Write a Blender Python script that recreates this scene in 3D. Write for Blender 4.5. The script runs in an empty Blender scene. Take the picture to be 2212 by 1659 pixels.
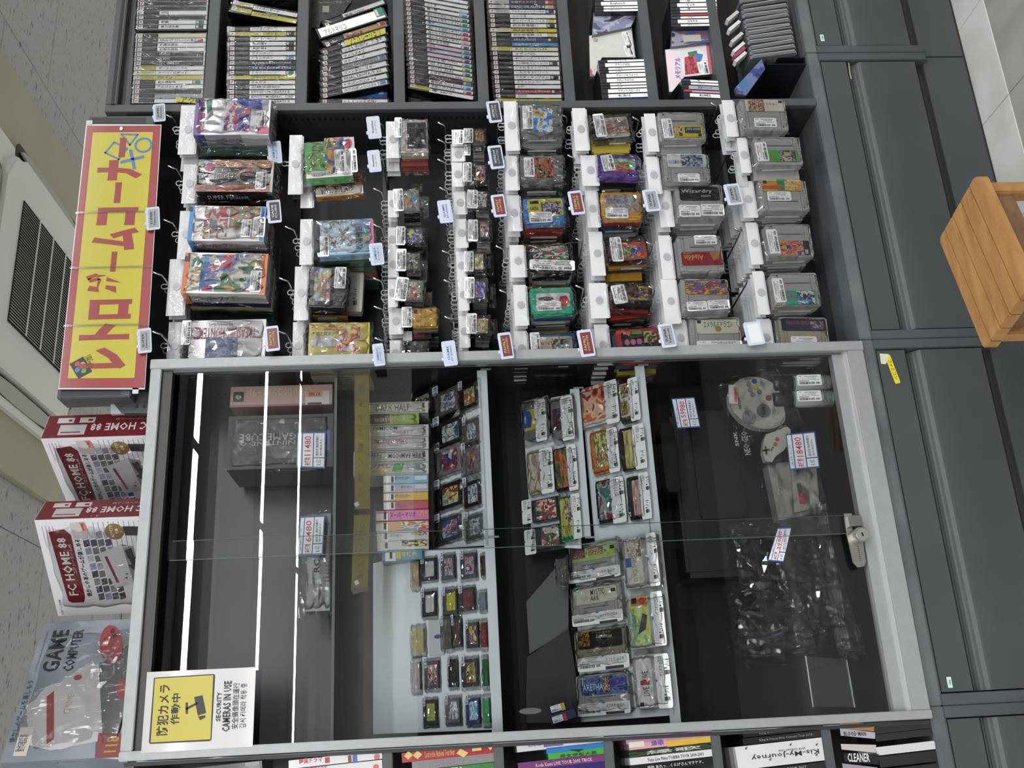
import bpy, bmesh, math, random
from mathutils import Vector, Matrix, Euler
random.seed(7)
PI = math.pi
C = bpy.context.scene.collection
sc = bpy.context.scene
# ---------------------------------------------------------------- camera
FPX, W_PX, H_PX = 2172.3, 2212.0, 1659.0
YAW, PITCH, ROLL = .3586, -.0688, -.0286
CAM = Vector((-.8887, -2.1406, 1.4366))
_f = Vector((math.sin(YAW)*math.cos(PITCH), math.cos(YAW)*math.cos(PITCH), math.sin(PITCH)))
_r0 = Vector((math.cos(YAW), -math.sin(YAW), 0)); _u0 = _r0.cross(_f)
RT = math.cos(ROLL)*_r0 + math.sin(ROLL)*_u0        # towards the right of the room
UPV = -math.sin(ROLL)*_r0 + math.cos(ROLL)*_u0
cam = bpy.data.cameras.new('camera'); camo = bpy.data.objects.new('camera', cam); C.objects.link(camo)
cam.sensor_width = 36; cam.lens = 36*FPX/W_PX; cam.clip_start = .05
# the photograph is taken with the camera turned on its side: picture-right is down
m = Matrix((-UPV, RT, -_f)).transposed().to_4x4(); m.translation = CAM
camo.matrix_world = m; sc.camera = camo
# ---------------------------------------------------------------- world, lights, exposure
w = bpy.data.worlds.new('world'); sc.world = w; w.use_nodes = True
w.node_tree.nodes['Background'].inputs[0].default_value = (.85, .92, 1, 1)
w.node_tree.nodes['Background'].inputs[1].default_value = .10
LAMP_ROWS = [(-1.55, 26), (-3.80, 105), (-6.03, 105), (-8.0, 80), (2.9, 55), (4.8, 14)]  # rearmost row is unseen, added to brighten the ceiling by bounce
def area(name, loc, sx, sy, power, col=(.985, .995, 1)):
    l = bpy.data.lights.new(name, 'AREA'); l.shape = 'RECTANGLE'; l.size = sx; l.size_y = sy
    l.energy = power; l.color = col
    o = bpy.data.objects.new(name, l); o.location = loc; C.objects.link(o); return o
for i, (y, pw) in enumerate(LAMP_ROWS):
    for k in range(5):
        area('ceiling_tube_light', (-4.0+k*2.0, y, 2.945), 1.93, .13, pw)
sc.view_settings.view_transform = 'Standard'; sc.view_settings.look = 'None'
sc.view_settings.gamma = 1; sc.view_settings.use_curve_mapping = False
sc.view_settings.exposure = -.55
sc.cycles.transparent_max_bounces = 28
sc.cycles.max_bounces = 8; sc.cycles.glossy_bounces = 4; sc.cycles.diffuse_bounces = 4
sc.cycles.caustics_reflective = False; sc.cycles.caustics_refractive = False
# ---------------------------------------------------------------- materials
def lin(c):
    if isinstance(c, str):
        c = c.lstrip('#'); c = [int(c[i:i+2], 16)/255 for i in (0, 2, 4)]; g = sum(c)/3; c = [x*.85+g*.15 for x in c]
    return tuple(x/12.92 if x <= .04045 else ((x+.055)/1.055)**2.4 for x in c)+(1,)
MC = {}
def M(col, rough=.45, metal=0, coat=0, spec=.5):
    k = (col, rough, metal, coat, spec)
    if k in MC: return MC[k]
    mt = bpy.data.materials.new('paint_'+str(col).strip('#')); mt.use_nodes = True
    b = mt.node_tree.nodes['Principled BSDF']
    b.inputs['Base Color'].default_value = lin(col); b.inputs['Roughness'].default_value = rough
    b.inputs['Metallic'].default_value = metal; b.inputs['Coat Weight'].default_value = coat
    b.inputs['Coat Roughness'].default_value = .08; b.inputs['Specular IOR Level'].default_value = spec
    MC[k] = mt; return mt
def nodes(mt):
    mt.use_nodes = True; nt = mt.node_tree; return nt, nt.nodes, nt.links, nt.nodes['Principled BSDF']
def noisy(name, c1, c2, scale=8, rough=.5, bump=0, detail=6, stretch=(1, 1, 1), coat=0, r2=None, dist=0, lo=.35, hi=.65, metal=0):
    mt = bpy.data.materials.new(name); nt, N, L, b = nodes(mt)
    g = N.new('ShaderNodeNewGeometry'); mp = N.new('ShaderNodeMapping'); mp.inputs['Scale'].default_value = stretch
    L.new(g.outputs['Position'], mp.inputs['Vector'])
    n = N.new('ShaderNodeTexNoise'); n.inputs['Scale'].default_value = scale; n.inputs['Detail'].default_value = detail
    n.inputs['Distortion'].default_value = dist; L.new(mp.outputs[0], n.inputs['Vector'])
    r = N.new('ShaderNodeValToRGB'); r.color_ramp.elements[0].position = lo; r.color_ramp.elements[1].position = hi
    r.color_ramp.elements[0].color = lin(c1); r.color_ramp.elements[1].color = lin(c2)
    L.new(n.outputs['Fac'], r.inputs['Fac']); L.new(r.outputs['Color'], b.inputs['Base Color'])
    b.inputs['Roughness'].default_value = rough; b.inputs['Coat Weight'].default_value = coat; b.inputs['Metallic'].default_value = metal
    if r2 is not None:
        q = N.new('ShaderNodeMapRange'); q.inputs['To Min'].default_value = rough; q.inputs['To Max'].default_value = r2
        L.new(n.outputs['Fac'], q.inputs['Value']); L.new(q.outputs[0], b.inputs['Roughness'])
    if bump:
        bp = N.new('ShaderNodeBump'); bp.inputs['Strength'].default_value = bump; bp.inputs['Distance'].default_value = .002
        L.new(n.outputs['Fac'], bp.inputs['Height']); L.new(bp.outputs[0], b.inputs['Normal'])
    return mt
ART = {}
def art(*cols, scale=2.2):
    """a colourful printed illustration without any figure in it"""
    k = (cols, scale)
    if k in ART: return ART[k]
    mt = bpy.data.materials.new('printed_artwork'); nt, N, L, b = nodes(mt)
    tc = N.new('ShaderNodeTexCoord'); oi = N.new('ShaderNodeObjectInfo')
    ml = N.new('ShaderNodeMath'); ml.operation = 'MULTIPLY'; ml.inputs[1].default_value = 37
    L.new(oi.outputs['Random'], ml.inputs[0])
    n = N.new('ShaderNodeTexNoise'); n.noise_dimensions = '4D'; n.inputs['Scale'].default_value = scale
    n.inputs['Detail'].default_value = 2.5; n.inputs['Distortion'].default_value = .7
    L.new(tc.outputs['Generated'], n.inputs['Vector']); L.new(ml.outputs[0], n.inputs['W'])
    r = N.new('ShaderNodeValToRGB'); cr = r.color_ramp; cr.interpolation = 'CONSTANT'
    while len(cr.elements) < len(cols): cr.elements.new(.5)
    for i, c in enumerate(cols):
        cr.elements[i].position = 0 if i == 0 else .36+.28*(i-1)/max(1, len(cols)-2); cr.elements[i].color = lin(c)
    L.new(n.outputs['Fac'], r.inputs['Fac']); L.new(r.outputs['Color'], b.inputs['Base Color'])
    b.inputs['Roughness'].default_value = .3
    ART[k] = mt; return mt
def clear(name, tint, refl=1.0, rough=.02, base=0.0, milky=0.0, milkc=(.9, .93, .95, 1), ior=1.45, bump=0, bscale=60, bd=.004, st=(1, 1, 1), tl=.4):
    mt = bpy.data.materials.new(name); mt.use_nodes = True; nt = mt.node_tree; N = nt.nodes; L = nt.links
    for x in list(N): N.remove(x)
    out = N.new('ShaderNodeOutputMaterial'); tr = N.new('ShaderNodeBsdfTransparent'); tr.inputs[0].default_value = tint
    gl = N.new('ShaderNodeBsdfGlossy'); gl.inputs['Roughness'].default_value = rough
    fr = N.new('ShaderNodeFresnel'); fr.inputs['IOR'].default_value = ior
    ma = N.new('ShaderNodeMath'); ma.operation = 'MULTIPLY_ADD'; ma.inputs[1].default_value = refl; ma.inputs[2].default_value = base; ma.use_clamp = True
    L.new(fr.outputs[0], ma.inputs[0])
    a = tr
    if milky:
        d = N.new('ShaderNodeBsdfDiffuse'); d.inputs[0].default_value = milkc
        t2 = N.new('ShaderNodeBsdfTranslucent'); t2.inputs[0].default_value = milkc
        mm = N.new('ShaderNodeMixShader'); mm.inputs[0].default_value = tl; L.new(d.outputs[0], mm.inputs[1]); L.new(t2.outputs[0], mm.inputs[2])
        m1 = N.new('ShaderNodeMixShader'); m1.inputs[0].default_value = milky
        L.new(tr.outputs[0], m1.inputs[1]); L.new(mm.outputs[0], m1.inputs[2]); a = m1
    mx = N.new('ShaderNodeMixShader'); L.new(ma.outputs[0], mx.inputs[0]); L.new(a.outputs[0], mx.inputs[1]); L.new(gl.outputs[0], mx.inputs[2])
    L.new(mx.outputs[0], out.inputs[0])
    if bump:
        n = N.new('ShaderNodeTexNoise'); n.inputs['Scale'].default_value = bscale; n.inputs['Detail'].default_value = 2
        g = N.new('ShaderNodeNewGeometry'); mp = N.new('ShaderNodeMapping'); mp.inputs['Scale'].default_value = st; L.new(g.outputs['Position'], mp.inputs[0]); L.new(mp.outputs[0], n.inputs['Vector']); n.inputs['Distortion'].default_value = .8
        b = N.new('ShaderNodeBump'); b.inputs['Strength'].default_value = bump; b.inputs['Distance'].default_value = bd
        v = N.new('ShaderNodeTexVoronoi'); v.feature = 'DISTANCE_TO_EDGE'; v.inputs['Scale'].default_value = bscale     # sharp creases
        n.inputs['Scale'].default_value = 9
        vm = N.new('ShaderNodeVectorMath'); vm.operation = 'MULTIPLY_ADD'; vm.inputs[1].default_value = (.09, .09, .09)
        L.new(n.outputs['Color'], vm.inputs[0]); L.new(mp.outputs[0], vm.inputs[2]); L.new(vm.outputs[0], v.inputs['Vector'])
        mn = N.new('ShaderNodeMapRange'); mn.interpolation_type = 'SMOOTHSTEP'; mn.inputs['From Max'].default_value = .16; L.new(v.outputs['Distance'], mn.inputs['Value'])
        ad = N.new('ShaderNodeMath'); ad.operation = 'MULTIPLY_ADD'; ad.inputs[1].default_value = .5; L.new(n.outputs['Fac'], ad.inputs[0]); L.new(mn.outputs[0], ad.inputs[2])
        L.new(ad.outputs[0], b.inputs['Height']); L.new(b.outputs[0], gl.inputs['Normal'])
    return mt
GLASS = clear('door_glass', (.965, .975, .972, 1), .72, 0)
SHELFGLASS = clear('shelf_glass', (.86, .93, .91, 1), 1.2, .01)
FILM = clear('bag_film', (.975, .975, .975, 1), 1.5, .05, .002, ior=1.5, bump=1, bscale=24, bd=.0035, st=(1.6, 1, .55))
CLEAR = clear('clear_bag', (.985, .985, .985, 1), 1.0, .04, 0, ior=1.45, bump=.6, bscale=12, bd=.002)
SLEEVE = clear('sleeve_film', (.985, .985, .985, 1), 1.0, .06, .0, ior=1.45, bump=.6, bscale=22, bd=.003, st=(1.8, 1, .5))
RING = clear('frosted_plastic', (.92, .94, .96, 1), 1.0, .25, .02, milky=.5, milkc=(.85, .87, .9, 1))
ACRYL = clear('milky_acrylic', (.8, .87, .9, 1), 1.0, .18, .02, milky=.96, milkc=(.66, .71, .75, 1), tl=.12)
YFILM = clear('yellow_card_film', (.75, .68, .12, 1), .8, .1, .01, milky=.5, milkc=(.28, .25, .04, 1))
CRYS = clear('jewel_case_plastic', (.75, .78, .8, 1), 1.5, .08, .05, milky=.12)
GREY = noisy('rack_grey', '#42474b', '#484d51', 9, .42, 0, 3, r2=.5)
GREYD = noisy('rack_grey_dark', '#272b2f', '#2d3135', 7, .5, 0, 3)
LEDGE = noisy('ledge_grey', '#4a4f54', '#63686b', 5, .2, .04, 8, r2=.4)
DRAWER = noisy('drawer_grey', '#3e4346', '#43484b', 4, .38, 0, 4, r2=.45)
BLACK = M('#0a0b0d', .5); SILVER = noisy('frame_silver', '#94989b', '#989c9f', 60, .38, 0, 2, metal=.25)
STEEL = M('#b9bbbd', .18, .95); WHITE = M('#e3e4e6', .4); PAPER = bpy.data.materials.new('glossy_header_card'); nt, N, L, b = nodes(PAPER); b.inputs['Base Color'].default_value = lin('#cbccd0'); b.inputs['Roughness'].default_value = .5
b.inputs['Coat Weight'].default_value = .9; b.inputs['Coat Roughness'].default_value = .06
n = N.new('ShaderNodeTexNoise'); n.inputs['Scale'].default_value = 26; n.inputs['Distortion'].default_value = 1.5; n.inputs['Detail'].default_value = 1
g = N.new('ShaderNodeNewGeometry'); L.new(g.outputs['Position'], n.inputs[0]); bp = N.new('ShaderNodeBump'); bp.inputs['Strength'].default_value = .9; bp.inputs['Distance'].default_value = .007
L.new(n.outputs[0], bp.inputs['Height']); L.new(bp.outputs[0], b.inputs['Coat Normal'])
PAPER_SHADED = M('#b3b7bb', .4)  # header cards behind the front one: stack shade put into a greyer colour
CASEWALL = noisy('case_wall', '#16191b', '#1b1e20', 6, .3, 0, 3)
DARKP = M('#17181a', .3)
# ---------------------------------------------------------------- mesh helpers
MS = {}
def mesh(name, v, f, smooth=False):
    me = bpy.data.meshes.new(name); me.from_pydata(v, [], f); me.update()
    if smooth:
        for p in me.polygons: p.use_smooth = True
    return me
def fromb(name, bm, smooth=False):
    me = bpy.data.meshes.new(name); bm.normal_update(); bm.to_mesh(me); bm.free()
    if smooth:
        for p in me.polygons: p.use_smooth = True
    return me
def boxv(bm, x0, y0, z0, x1, y1, z1):
    vs = [bm.verts.new(p) for p in ((x0,y0,z0),(x1,y0,z0),(x1,y1,z0),(x0,y1,z0),(x0,y0,z1),(x1,y0,z1),(x1,y1,z1),(x0,y1,z1))]
    for q in ((0,3,2,1),(4,5,6,7),(0,1,5,4),(1,2,6,5),(2,3,7,6),(3,0,4,7)): bm.faces.new([vs[i] for i in q])
def prism(bm, pts, z0, z1):
    a = [bm.verts.new((x, y, z0)) for x, y in pts]; b = [bm.verts.new((x, y, z1)) for x, y in pts]; n = len(pts)
    bm.faces.new(a[::-1]); bm.faces.new(b)
    for i in range(n): bm.faces.new([a[i], a[(i+1) % n], b[(i+1) % n], b[i]])
def rr(w, h, r, n=3):
    o = []
    for cx, cy, a0 in ((w/2-r, h/2-r, 0), (-w/2+r, h/2-r, 90), (-w/2+r, -h/2+r, 180), (w/2-r, -h/2+r, 270)):
        for i in range(n+1):
            a = math.radians(a0+90*i/n); o.append((cx+r*math.cos(a), cy+r*math.sin(a)))
    return o
def lathe(bm, prof, n=16, axis='x', cx=0, cy=0):
    """profile (t, radius) along x"""
    rings = []
    for t, r in prof:
        rings.append([bm.verts.new((t, cx+r*math.cos(2*PI*i/n), cy+r*math.sin(2*PI*i/n))) for i in range(n)])
    for a, b in zip(rings, rings[1:]):
        for i in range(n): bm.faces.new([a[i], a[(i+1) % n], b[(i+1) % n], b[i]])
    bm.faces.new(rings[0][::-1]); bm.faces.new(rings[-1])
def tube(bm, pts, r, n=6):
    rings = []
    pts = [Vector(p) for p in pts]
    for i, p in enumerate(pts):
        d = (pts[min(i+1, len(pts)-1)]-pts[max(i-1, 0)]).normalized()
        a = d.orthogonal().normalized() if i == 0 else (pa-d*pa.dot(d)).normalized()
        pa = a; b = d.cross(a)
        rings.append([bm.verts.new(p+r*(math.cos(2*PI*k/n)*a+math.sin(2*PI*k/n)*b)) for k in range(n)])
    for a, b in zip(rings, rings[1:]):
        for i in range(n): bm.faces.new([a[i], a[(i+1) % n], b[(i+1) % n], b[i]])
    bm.faces.new(rings[0][::-1]); bm.faces.new(rings[-1])
def unit(name):
    if name in MS: return MS[name]
    bm = bmesh.new()
    if name == 'box': boxv(bm, -.5, -.5, -1, .5, .5, 0)
    elif name == 'tag': prism(bm, rr(1, 1, .09, 2), -1, 0)
    elif name == 'round': prism(bm, rr(1, 1, .16, 4), -1, 0)
    elif name == 'disc': prism(bm, [(.5*math.cos(2*PI*i/20), .5*math.sin(2*PI*i/20)) for i in range(20)], -1, 0)
    elif name == 'ringflat':
        n = 24
        o = [bm.verts.new((.5*math.cos(2*PI*i/n), .5*math.sin(2*PI*i/n), 0)) for i in range(n)]
        p = [bm.verts.new((.38*math.cos(2*PI*i/n), .38*math.sin(2*PI*i/n), 0)) for i in range(n)]
        for i in range(n): bm.faces.new([o[i], o[(i+1) % n], p[(i+1) % n], p[i]])
    elif name == 'bevel':
        boxv(bm, -.5, -.5, -1, .5, .5, 0)
        bmesh.ops.bevel(bm, geom=[e for e in bm.edges], offset=.035, segments=2, affect='EDGES')
    elif name == 'print':      # landscape price sticker print: text lines and a barcode
        R = random.Random(3)
        for y, a, b, h in ((.36, -.42, -.3, .04), (.34, -.18, .35, .05), (.22, -.05, .3, .03), (.1, -.3, .28, .025), (.02, .05, .4, .025), (-.08, -.42, -.02, .06)):
            x = a
            while x < b:
                l = R.uniform(.02, .07); boxv(bm, x, y-h/2, -.5, min(b, x+l), y+h/2, 0); x += l+.012
        x = -.42
        while x < .2:
            l = R.choice((.008, .014, .022)); boxv(bm, x, -.4, -.5, x+l, -.18, 0); x += l+R.choice((.008, .016))
        for x in (.27, .31, .35, .39): boxv(bm, x, -.38, -.5, x+.025, -.2, 0)
    elif name == 'sfc':        # wide grey cartridge: long side along x, ribbed grips on both ends
        prism(bm, rr(.98, .98, .04, 2), -1, -.12)
        prism(bm, rr(.80, .96, .02, 1), -.12, 0)
        for s in (-1, 1):
            prism(bm, [(s*.405, -.45), (s*.49, -.42), (s*.49, .45), (s*.405, .45)][::s], -.12, -.05)
            for k in range(6): boxv(bm, min(s*.41, s*.488), .18-k*.085, -.12, max(s*.41, s*.488), .215-k*.085, -.005)
    elif name == 'fc':         # small cartridge with stepped corners at one long edge
        prism(bm, [(-.5, -.36), (-.45, -.36), (-.45, -.5), (.45, -.5), (.45, -.36), (.5, -.36), (.5, .42), (.46, .5), (-.46, .5), (-.5, .42)], -1, -.12)
        prism(bm, [(-.44, -.46), (.44, -.46), (.44, .46), (-.44, .46)], -.12, 0)
        for s in (-1, 1):
            for k in range(7): boxv(bm, min(s*.445, s*.49), .34-k*.1, -.12, max(s*.445, s*.49), .38-k*.1, -.02)
    elif name == 'n64':        # arched top cartridge (arch towards -y)
        pts = [(-.5, .5), (-.5, -.36)]+[(-.5+i/8, -.36-.14*math.sin(PI*i/8)) for i in range(1, 8)]+[(.5, -.36), (.5, .5)]
        prism(bm, pts[::1], -1, -.1); prism(bm, [(x*.86, y*.96) for x, y in pts], -.1, 0)
        for s in (-1, 1): boxv(bm, s*.46-.03, -.2, -.1, s*.46+.03, .45, -.04)
    elif name == 'gb':         # little cartridge, grooved shoulder, cut corner
        prism(bm, [(-.5, -.5), (.5, -.5), (.5, .5), (-.5, .5)], -1, -.12)
        prism(bm, [(-.36, -.42), (.46, -.42), (.46, .42), (-.36, .42)], -.12, 0)
        for k in range(4): boxv(bm, -.48, -.4+k*.22, -.12, -.38, -.28+k*.22, -.03)
    elif name.startswith('film') or name.startswith('flat'):
        R = random.Random(name); am = .6 if name[1] == 'i' else .2; nx, ny = 11, 9; V = {}
        for i in range(nx+1):
            for j in range(ny+1):
                x, y = i/nx-.5, j/ny-.5; e = min(i, nx-i, j, ny-j)
                z = (-.75 if e == 0 else R.uniform(-.2, .15)*am if e == 1 else R.uniform(-.04, .26)*am)
                V[i, j] = bm.verts.new((x+(R.uniform(-.02, .02)), y+R.uniform(-.02, .02), z))
        for i in range(nx):
            for j in range(ny):
                a, b, c, d = V[i, j], V[i+1, j], V[i+1, j+1], V[i, j+1]
                if R.random() < .5: bm.faces.new([a, b, c]); bm.faces.new([a, c, d])
                else: bm.faces.new([a, b, d]); bm.faces.new([b, c, d])
    elif name.startswith('sleeve'):   # cellophane on a spine: shell plus crimped triangular ends
        R = random.Random(name); boxv(bm, -.5, -.5, -1, .5, .5, 0)
        for s in (-1, 1):
            e = s*(.5+R.uniform(.02, .05)); t = R.uniform(-.3, .3)
            a = bm.verts.new((s*.5, -.5, 0)); b = bm.verts.new((s*.5, .5, 0)); c = bm.verts.new((e, t, -.15)); d = bm.verts.new((s*.5, 0, -.8))
            bm.faces.new([a, b, c]); bm.faces.new([a, c, d]); bm.faces.new([b, d, c])
    elif name == 'ring':       # hanging loop: ring round the hook and a strap to the header card (ring centre at origin, strap to +x)
        n = 12
        tube(bm, [(.5*math.cos(2*PI*i/n), .5*math.sin(2*PI*i/n), 0) for i in range(1, n)], .11, 5)
        boxv(bm, .35, .3, -.1, 2.3, .5, .08); boxv(bm, .35, -.5, -.1, 1.9, -.32, .08)
    elif name == 'screw':
        prism(bm, [(.5*math.cos(2*PI*i/10), .5*math.sin(2*PI*i/10)) for i in range(10)], -1, 0)
    MS[name] = fromb(name, bm); return MS[name]
TX = {}
def textmesh(s, bold=0.0):
    k = (s, bold)
    if k in TX: return TX[k]
    c = bpy.data.curves.new('t', 'FONT'); c.body = s; c.resolution_u = 1 if len(s) > 6 else 2; c.offset = bold; c.space_character = 1.0+bold*3
    o = bpy.data.objects.new('t', c); C.objects.link(o); dg = bpy.context.evaluated_depsgraph_get()
    me = bpy.data.meshes.new_from_object(o.evaluated_get(dg)); bpy.data.objects.remove(o); bpy.data.curves.remove(c)
    me.name = 'lettering'; me.materials.clear()
    if len(me.vertices):
        xs = [v.co.x for v in me.vertices]; ys = [v.co.y for v in me.vertices]
        cx, cy, ww, hh = (min(xs)+max(xs))/2, (min(ys)+max(ys))/2, max(1e-4, max(xs)-min(xs)), max(1e-4, max(ys)-min(ys))
        for v in me.vertices: v.co = ((v.co.x-cx)/ww, (v.co.y-cy)/hh, 0)
    TX[k] = me; return me
def link(name, me, mat=None, parent=None, mtx=None):
    o = bpy.data.objects.new(name, me); C.objects.link(o)
    if me is not None and mat is not None:
        if len(me.materials) == 0: me.materials.append(None)
        o.material_slots[0].link = 'OBJECT'; o.material_slots[0].material = mat
    if mtx is not None: o.matrix_basis = mtx
    if parent is not None:
        o.parent = parent
        if parent.parent is not None: o.matrix_parent_inverse = parent.matrix_basis.inverted()
    return o
USED = {}
def tag(o, label, cat, group=None, kind=None):
    label = ' '.join(label.split())
    if label in USED and (group is None or USED[label] != group): print('DUP LABEL', label)
    USED[label] = group
    n = len(label.split())
    if not 4 <= n <= 16: print('LABEL LEN', n, label)
    o['label'] = label; o['category'] = cat
    if group: o['group'] = group
    if kind: o['kind'] = kind
    return o
def wbox(name, mat, x0, x1, y0, y1, z0, z1, parent=None, bev=0):
    bm = bmesh.new(); boxv(bm, x0, y0, z0, x1, y1, z1)
    if bev: bmesh.ops.bevel(bm, geom=list(bm.edges), offset=bev, segments=2, affect='EDGES')
    o = link(name, fromb(name, bm), mat)
    if parent:
        o.parent = parent; pm = parent.matrix_basis if parent.parent is None else parent.parent.matrix_basis @ parent.matrix_parent_inverse @ parent.matrix_basis
        o.matrix_parent_inverse = pm.inverted()
    return o
def struct(o): o['kind'] = 'structure'; return o
# ---------------------------------------------------------------- picture -> place
def ray(px, py): return _f*FPX-UPV*(px-W_PX/2)+RT*(H_PX/2-py)
def P(px, py, ax, val):
    d = ray(px, py); i = 'xyz'.index(ax); return CAM+d*((val-CAM[i])/d[i])
class F:
    """a thing with a flat front; local x = towards the floor, y = to the right of the room, z = out of the front.
    Y: depth of its plane; or plane=(point, normal) for slanted ones."""
    def __init__(s, name, label, cat, px, py, Y=0, group=None, tilt=0, plane=None, yaw=0, X=None):
        R = Matrix(((0, 1, 0), (0, 0, -1), (-1, 0, 0)))
        R = Matrix.Rotation(yaw, 3, 'Z') @ Matrix.Rotation(-tilt, 3, 'X') @ R
        n = R.col[2]
        p0 = plane if plane is not None else Vector((0, Y, 0))
        d = ray(px, py); o = CAM+d*((p0-CAM).dot(n)/d.dot(n))
        s.mw = R.to_4x4(); s.mw.translation = o; s.n = n; s.o = o; s.mi = s.mw.inverted()
        s.root = bpy.data.objects.new(name, None); s.root.empty_display_size = .02; C.objects.link(s.root); s.root.matrix_basis = s.mw
        if label: tag(s.root, label, cat, group)
    def loc(s, px, py):
        d = ray(px, py); return s.mi @ (CAM+d*((s.o-CAM).dot(s.n)/d.dot(s.n)))
    def rect(s, r):
        x0, y0, x1, y1 = r[:4]; cx, cy = (x0+x1)/2, (y0+y1)/2; c = s.loc(cx, cy)
        return c.x, c.y, abs(s.loc(x1, cy).x-s.loc(x0, cy).x), abs(s.loc(cx, y0).y-s.loc(cx, y1).y)
    def add(s, name, me, mat, r, z=0, t=.001, rot=0, parent=None):
        """rect r in picture pixels as seen (before the in-plane turn rot)"""
        x, y, a, b = s.rect(r); a0 = math.radians(rot)
        if isinstance(me, str): me = unit(me)
        mtx = Matrix.Translation((x, y, z)) @ Matrix.Rotation(a0, 4, 'Z') @ Matrix.Diagonal((a, b, t, 1))
        return link(name, me, mat, parent or s.root, mtx)
    def text(s, st, r, col, z=.0012, rot=0, bold=0.0, parent=None, name='lettering', skew=0):
        x, y, a, b = s.rect(r); q = round(rot/90) % 2
        if q: a, b = b, a
        mat = col if not isinstance(col, str) else M(col, .5)
        mtx = Matrix.Translation((x, y, z)) @ Matrix.Rotation(math.radians(rot), 4, 'Z') @ Matrix.Diagonal((a, b, 1, 1))
        return link(name, textmesh(st, bold), mat, parent or s.root, mtx)
    def poly(s, name, mat, pts, z=0, t=.003, parent=None):
        q = [s.loc(*p) for p in pts]; q = [(v.x, v.y) for v in q]
        A = sum(q[i][0]*q[(i+1) % len(q)][1]-q[(i+1) % len(q)][0]*q[i][1] for i in range(len(q)))
        if A < 0: q = q[::-1]
        bm = bmesh.new(); prism(bm, q, z-t, z); return link(name, fromb(name, bm), mat, parent or s.root)
    def line(s, name, mat, pts, wpx, z=0, t=.0004, parent=None, closed=False):
        """a stroke of flat print"""
        q = [s.loc(*p) for p in pts]; sc_ = abs(s.loc(pts[0][0]+1, pts[0][1]).x-q[0].x)*wpx/2
        if closed: q = q+[q[0]]
        bm = bmesh.new()
        for a, b in zip(q, q[1:]):
            d = (b-a); d.z = 0; d.normalize(); nn = Vector((-d.y, d.x, 0))*sc_; e = d*sc_*.9
            v = [bm.verts.new(p) for p in (a-e-nn, b+e-nn, b+e+nn, a-e+nn)]
            for k in v: k.co.z = z
            bm.faces.new(v)
        return link(name, fromb(name, bm), mat, parent or s.root)
def sticker(fr, r, z, rot=0, mat=None, t=.0006):
    x0, y0, x1, y1 = r
    tall = (y1-y0) > (x1-x0)
    st = fr.add('price_sticker', 'tag', mat or M('#e6e7e9', .35), r, z, t, rot)
    x, y, a, b = fr.rect(r); a0 = math.radians(rot+(90 if tall else 0))
    if tall: a, b = b, a
    mtx = Matrix.Translation((x, y, z+.0004)) @ Matrix.Rotation(a0, 4, 'Z') @ Matrix.Diagonal((a, b, .0006, 1))
    link('barcode', unit('print'), M('#24262a', .6), st, mtx)
    return st
# ================================================================ ROOM
FLOORL = noisy('floor_light_tile', '#b4b6b0', '#c9cbc6', 3, .35, .03, 8, (1, 1, 1), dist=1.5)
FLOORG = noisy('floor_grey_tile', '#8f8e88', '#a09f99', 5, .4, .03, 8, dist=1)
fl = struct(wbox('floor', M('#bdbcb7', .6), -5, 6.5, -10.5, 6, -.03, -.004)); fl['category'] = 'floor'
tl = mesh('floor_tile', [], []); bm = bmesh.new(); boxv(bm, 0, 0, -.02, .3035, .3035, 0)
bmesh.ops.bevel(bm, geom=[e for e in bm.edges if all(v.co.z > -.01 for v in e.verts)], offset=.0012, segments=1, affect='EDGES')
tl = fromb('floor_tile', bm)
for i in range(-5, 9):
    for j in range(-6, 1):
        X = .613+(i-2)*.3055; Y = .199-.3055+j*.3055
        o = link('floor_tile', tl, FLOORL if j == 0 else FLOORG, fl, Matrix.Translation((X, Y, 0)))
ceilm = bpy.data.materials.new('rock_wool_board'); nt, N, L, b = nodes(ceilm)
g = N.new('ShaderNodeNewGeometry'); mp = N.new('ShaderNodeMapping'); mp.inputs['Scale'].default_value = (26, 75, 1); mp.inputs['Rotation'].default_value = (0, 0, .0)
L.new(g.outputs['Position'], mp.inputs[0])
n1 = N.new('ShaderNodeTexNoise'); n1.inputs['Scale'].default_value = 1; n1.inputs['Detail'].default_value = 3; n1.inputs['Distortion'].default_value = 1.2; L.new(mp.outputs[0], n1.inputs[0])
r = N.new('ShaderNodeValToRGB'); r.color_ramp.elements[0].position = .61; r.color_ramp.elements[1].position = .66
r.color_ramp.elements[0].color = lin('#a9a8a8'); r.color_ramp.elements[1].color = lin('#767575'); L.new(n1.outputs[0], r.inputs[0]); L.new(r.outputs[0], b.inputs['Base Color'])
b.inputs['Roughness'].default_value = .9
bp = N.new('ShaderNodeBump'); bp.invert = True; bp.inputs['Strength'].default_value = .5; bp.inputs['Distance'].default_value = .003; L.new(r.outputs[0], bp.inputs['Height']); 
ce = struct(wbox('ceiling', M('#6c6a67', .9), -5, 6.5, -10.5, 6, 3.006, 3.06)); ce['category'] = 'ceiling'
bm = bmesh.new(); boxv(bm, 0, 0, 0, .8865, .9065, .012)
bmesh.ops.bevel(bm, geom=[e for e in bm.edges if all(v.co.z < .001 for v in e.verts)], offset=.002, segments=1, affect='EDGES'); cb = fromb('ceiling_board', bm)
for i in range(-2, 5):
    for j in range(-12 if i < 3 else -2, 6):
        link('ceiling_board', cb, ceilm, ce, Matrix.Translation((-.027+i*.8895, (1.348 if i % 2 == 0 else 1.848)+(j-1)*.91, 3.0)))
wm = noisy('wall_paint', '#d0cfca', '#d8d7d2', 4, .7)
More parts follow.
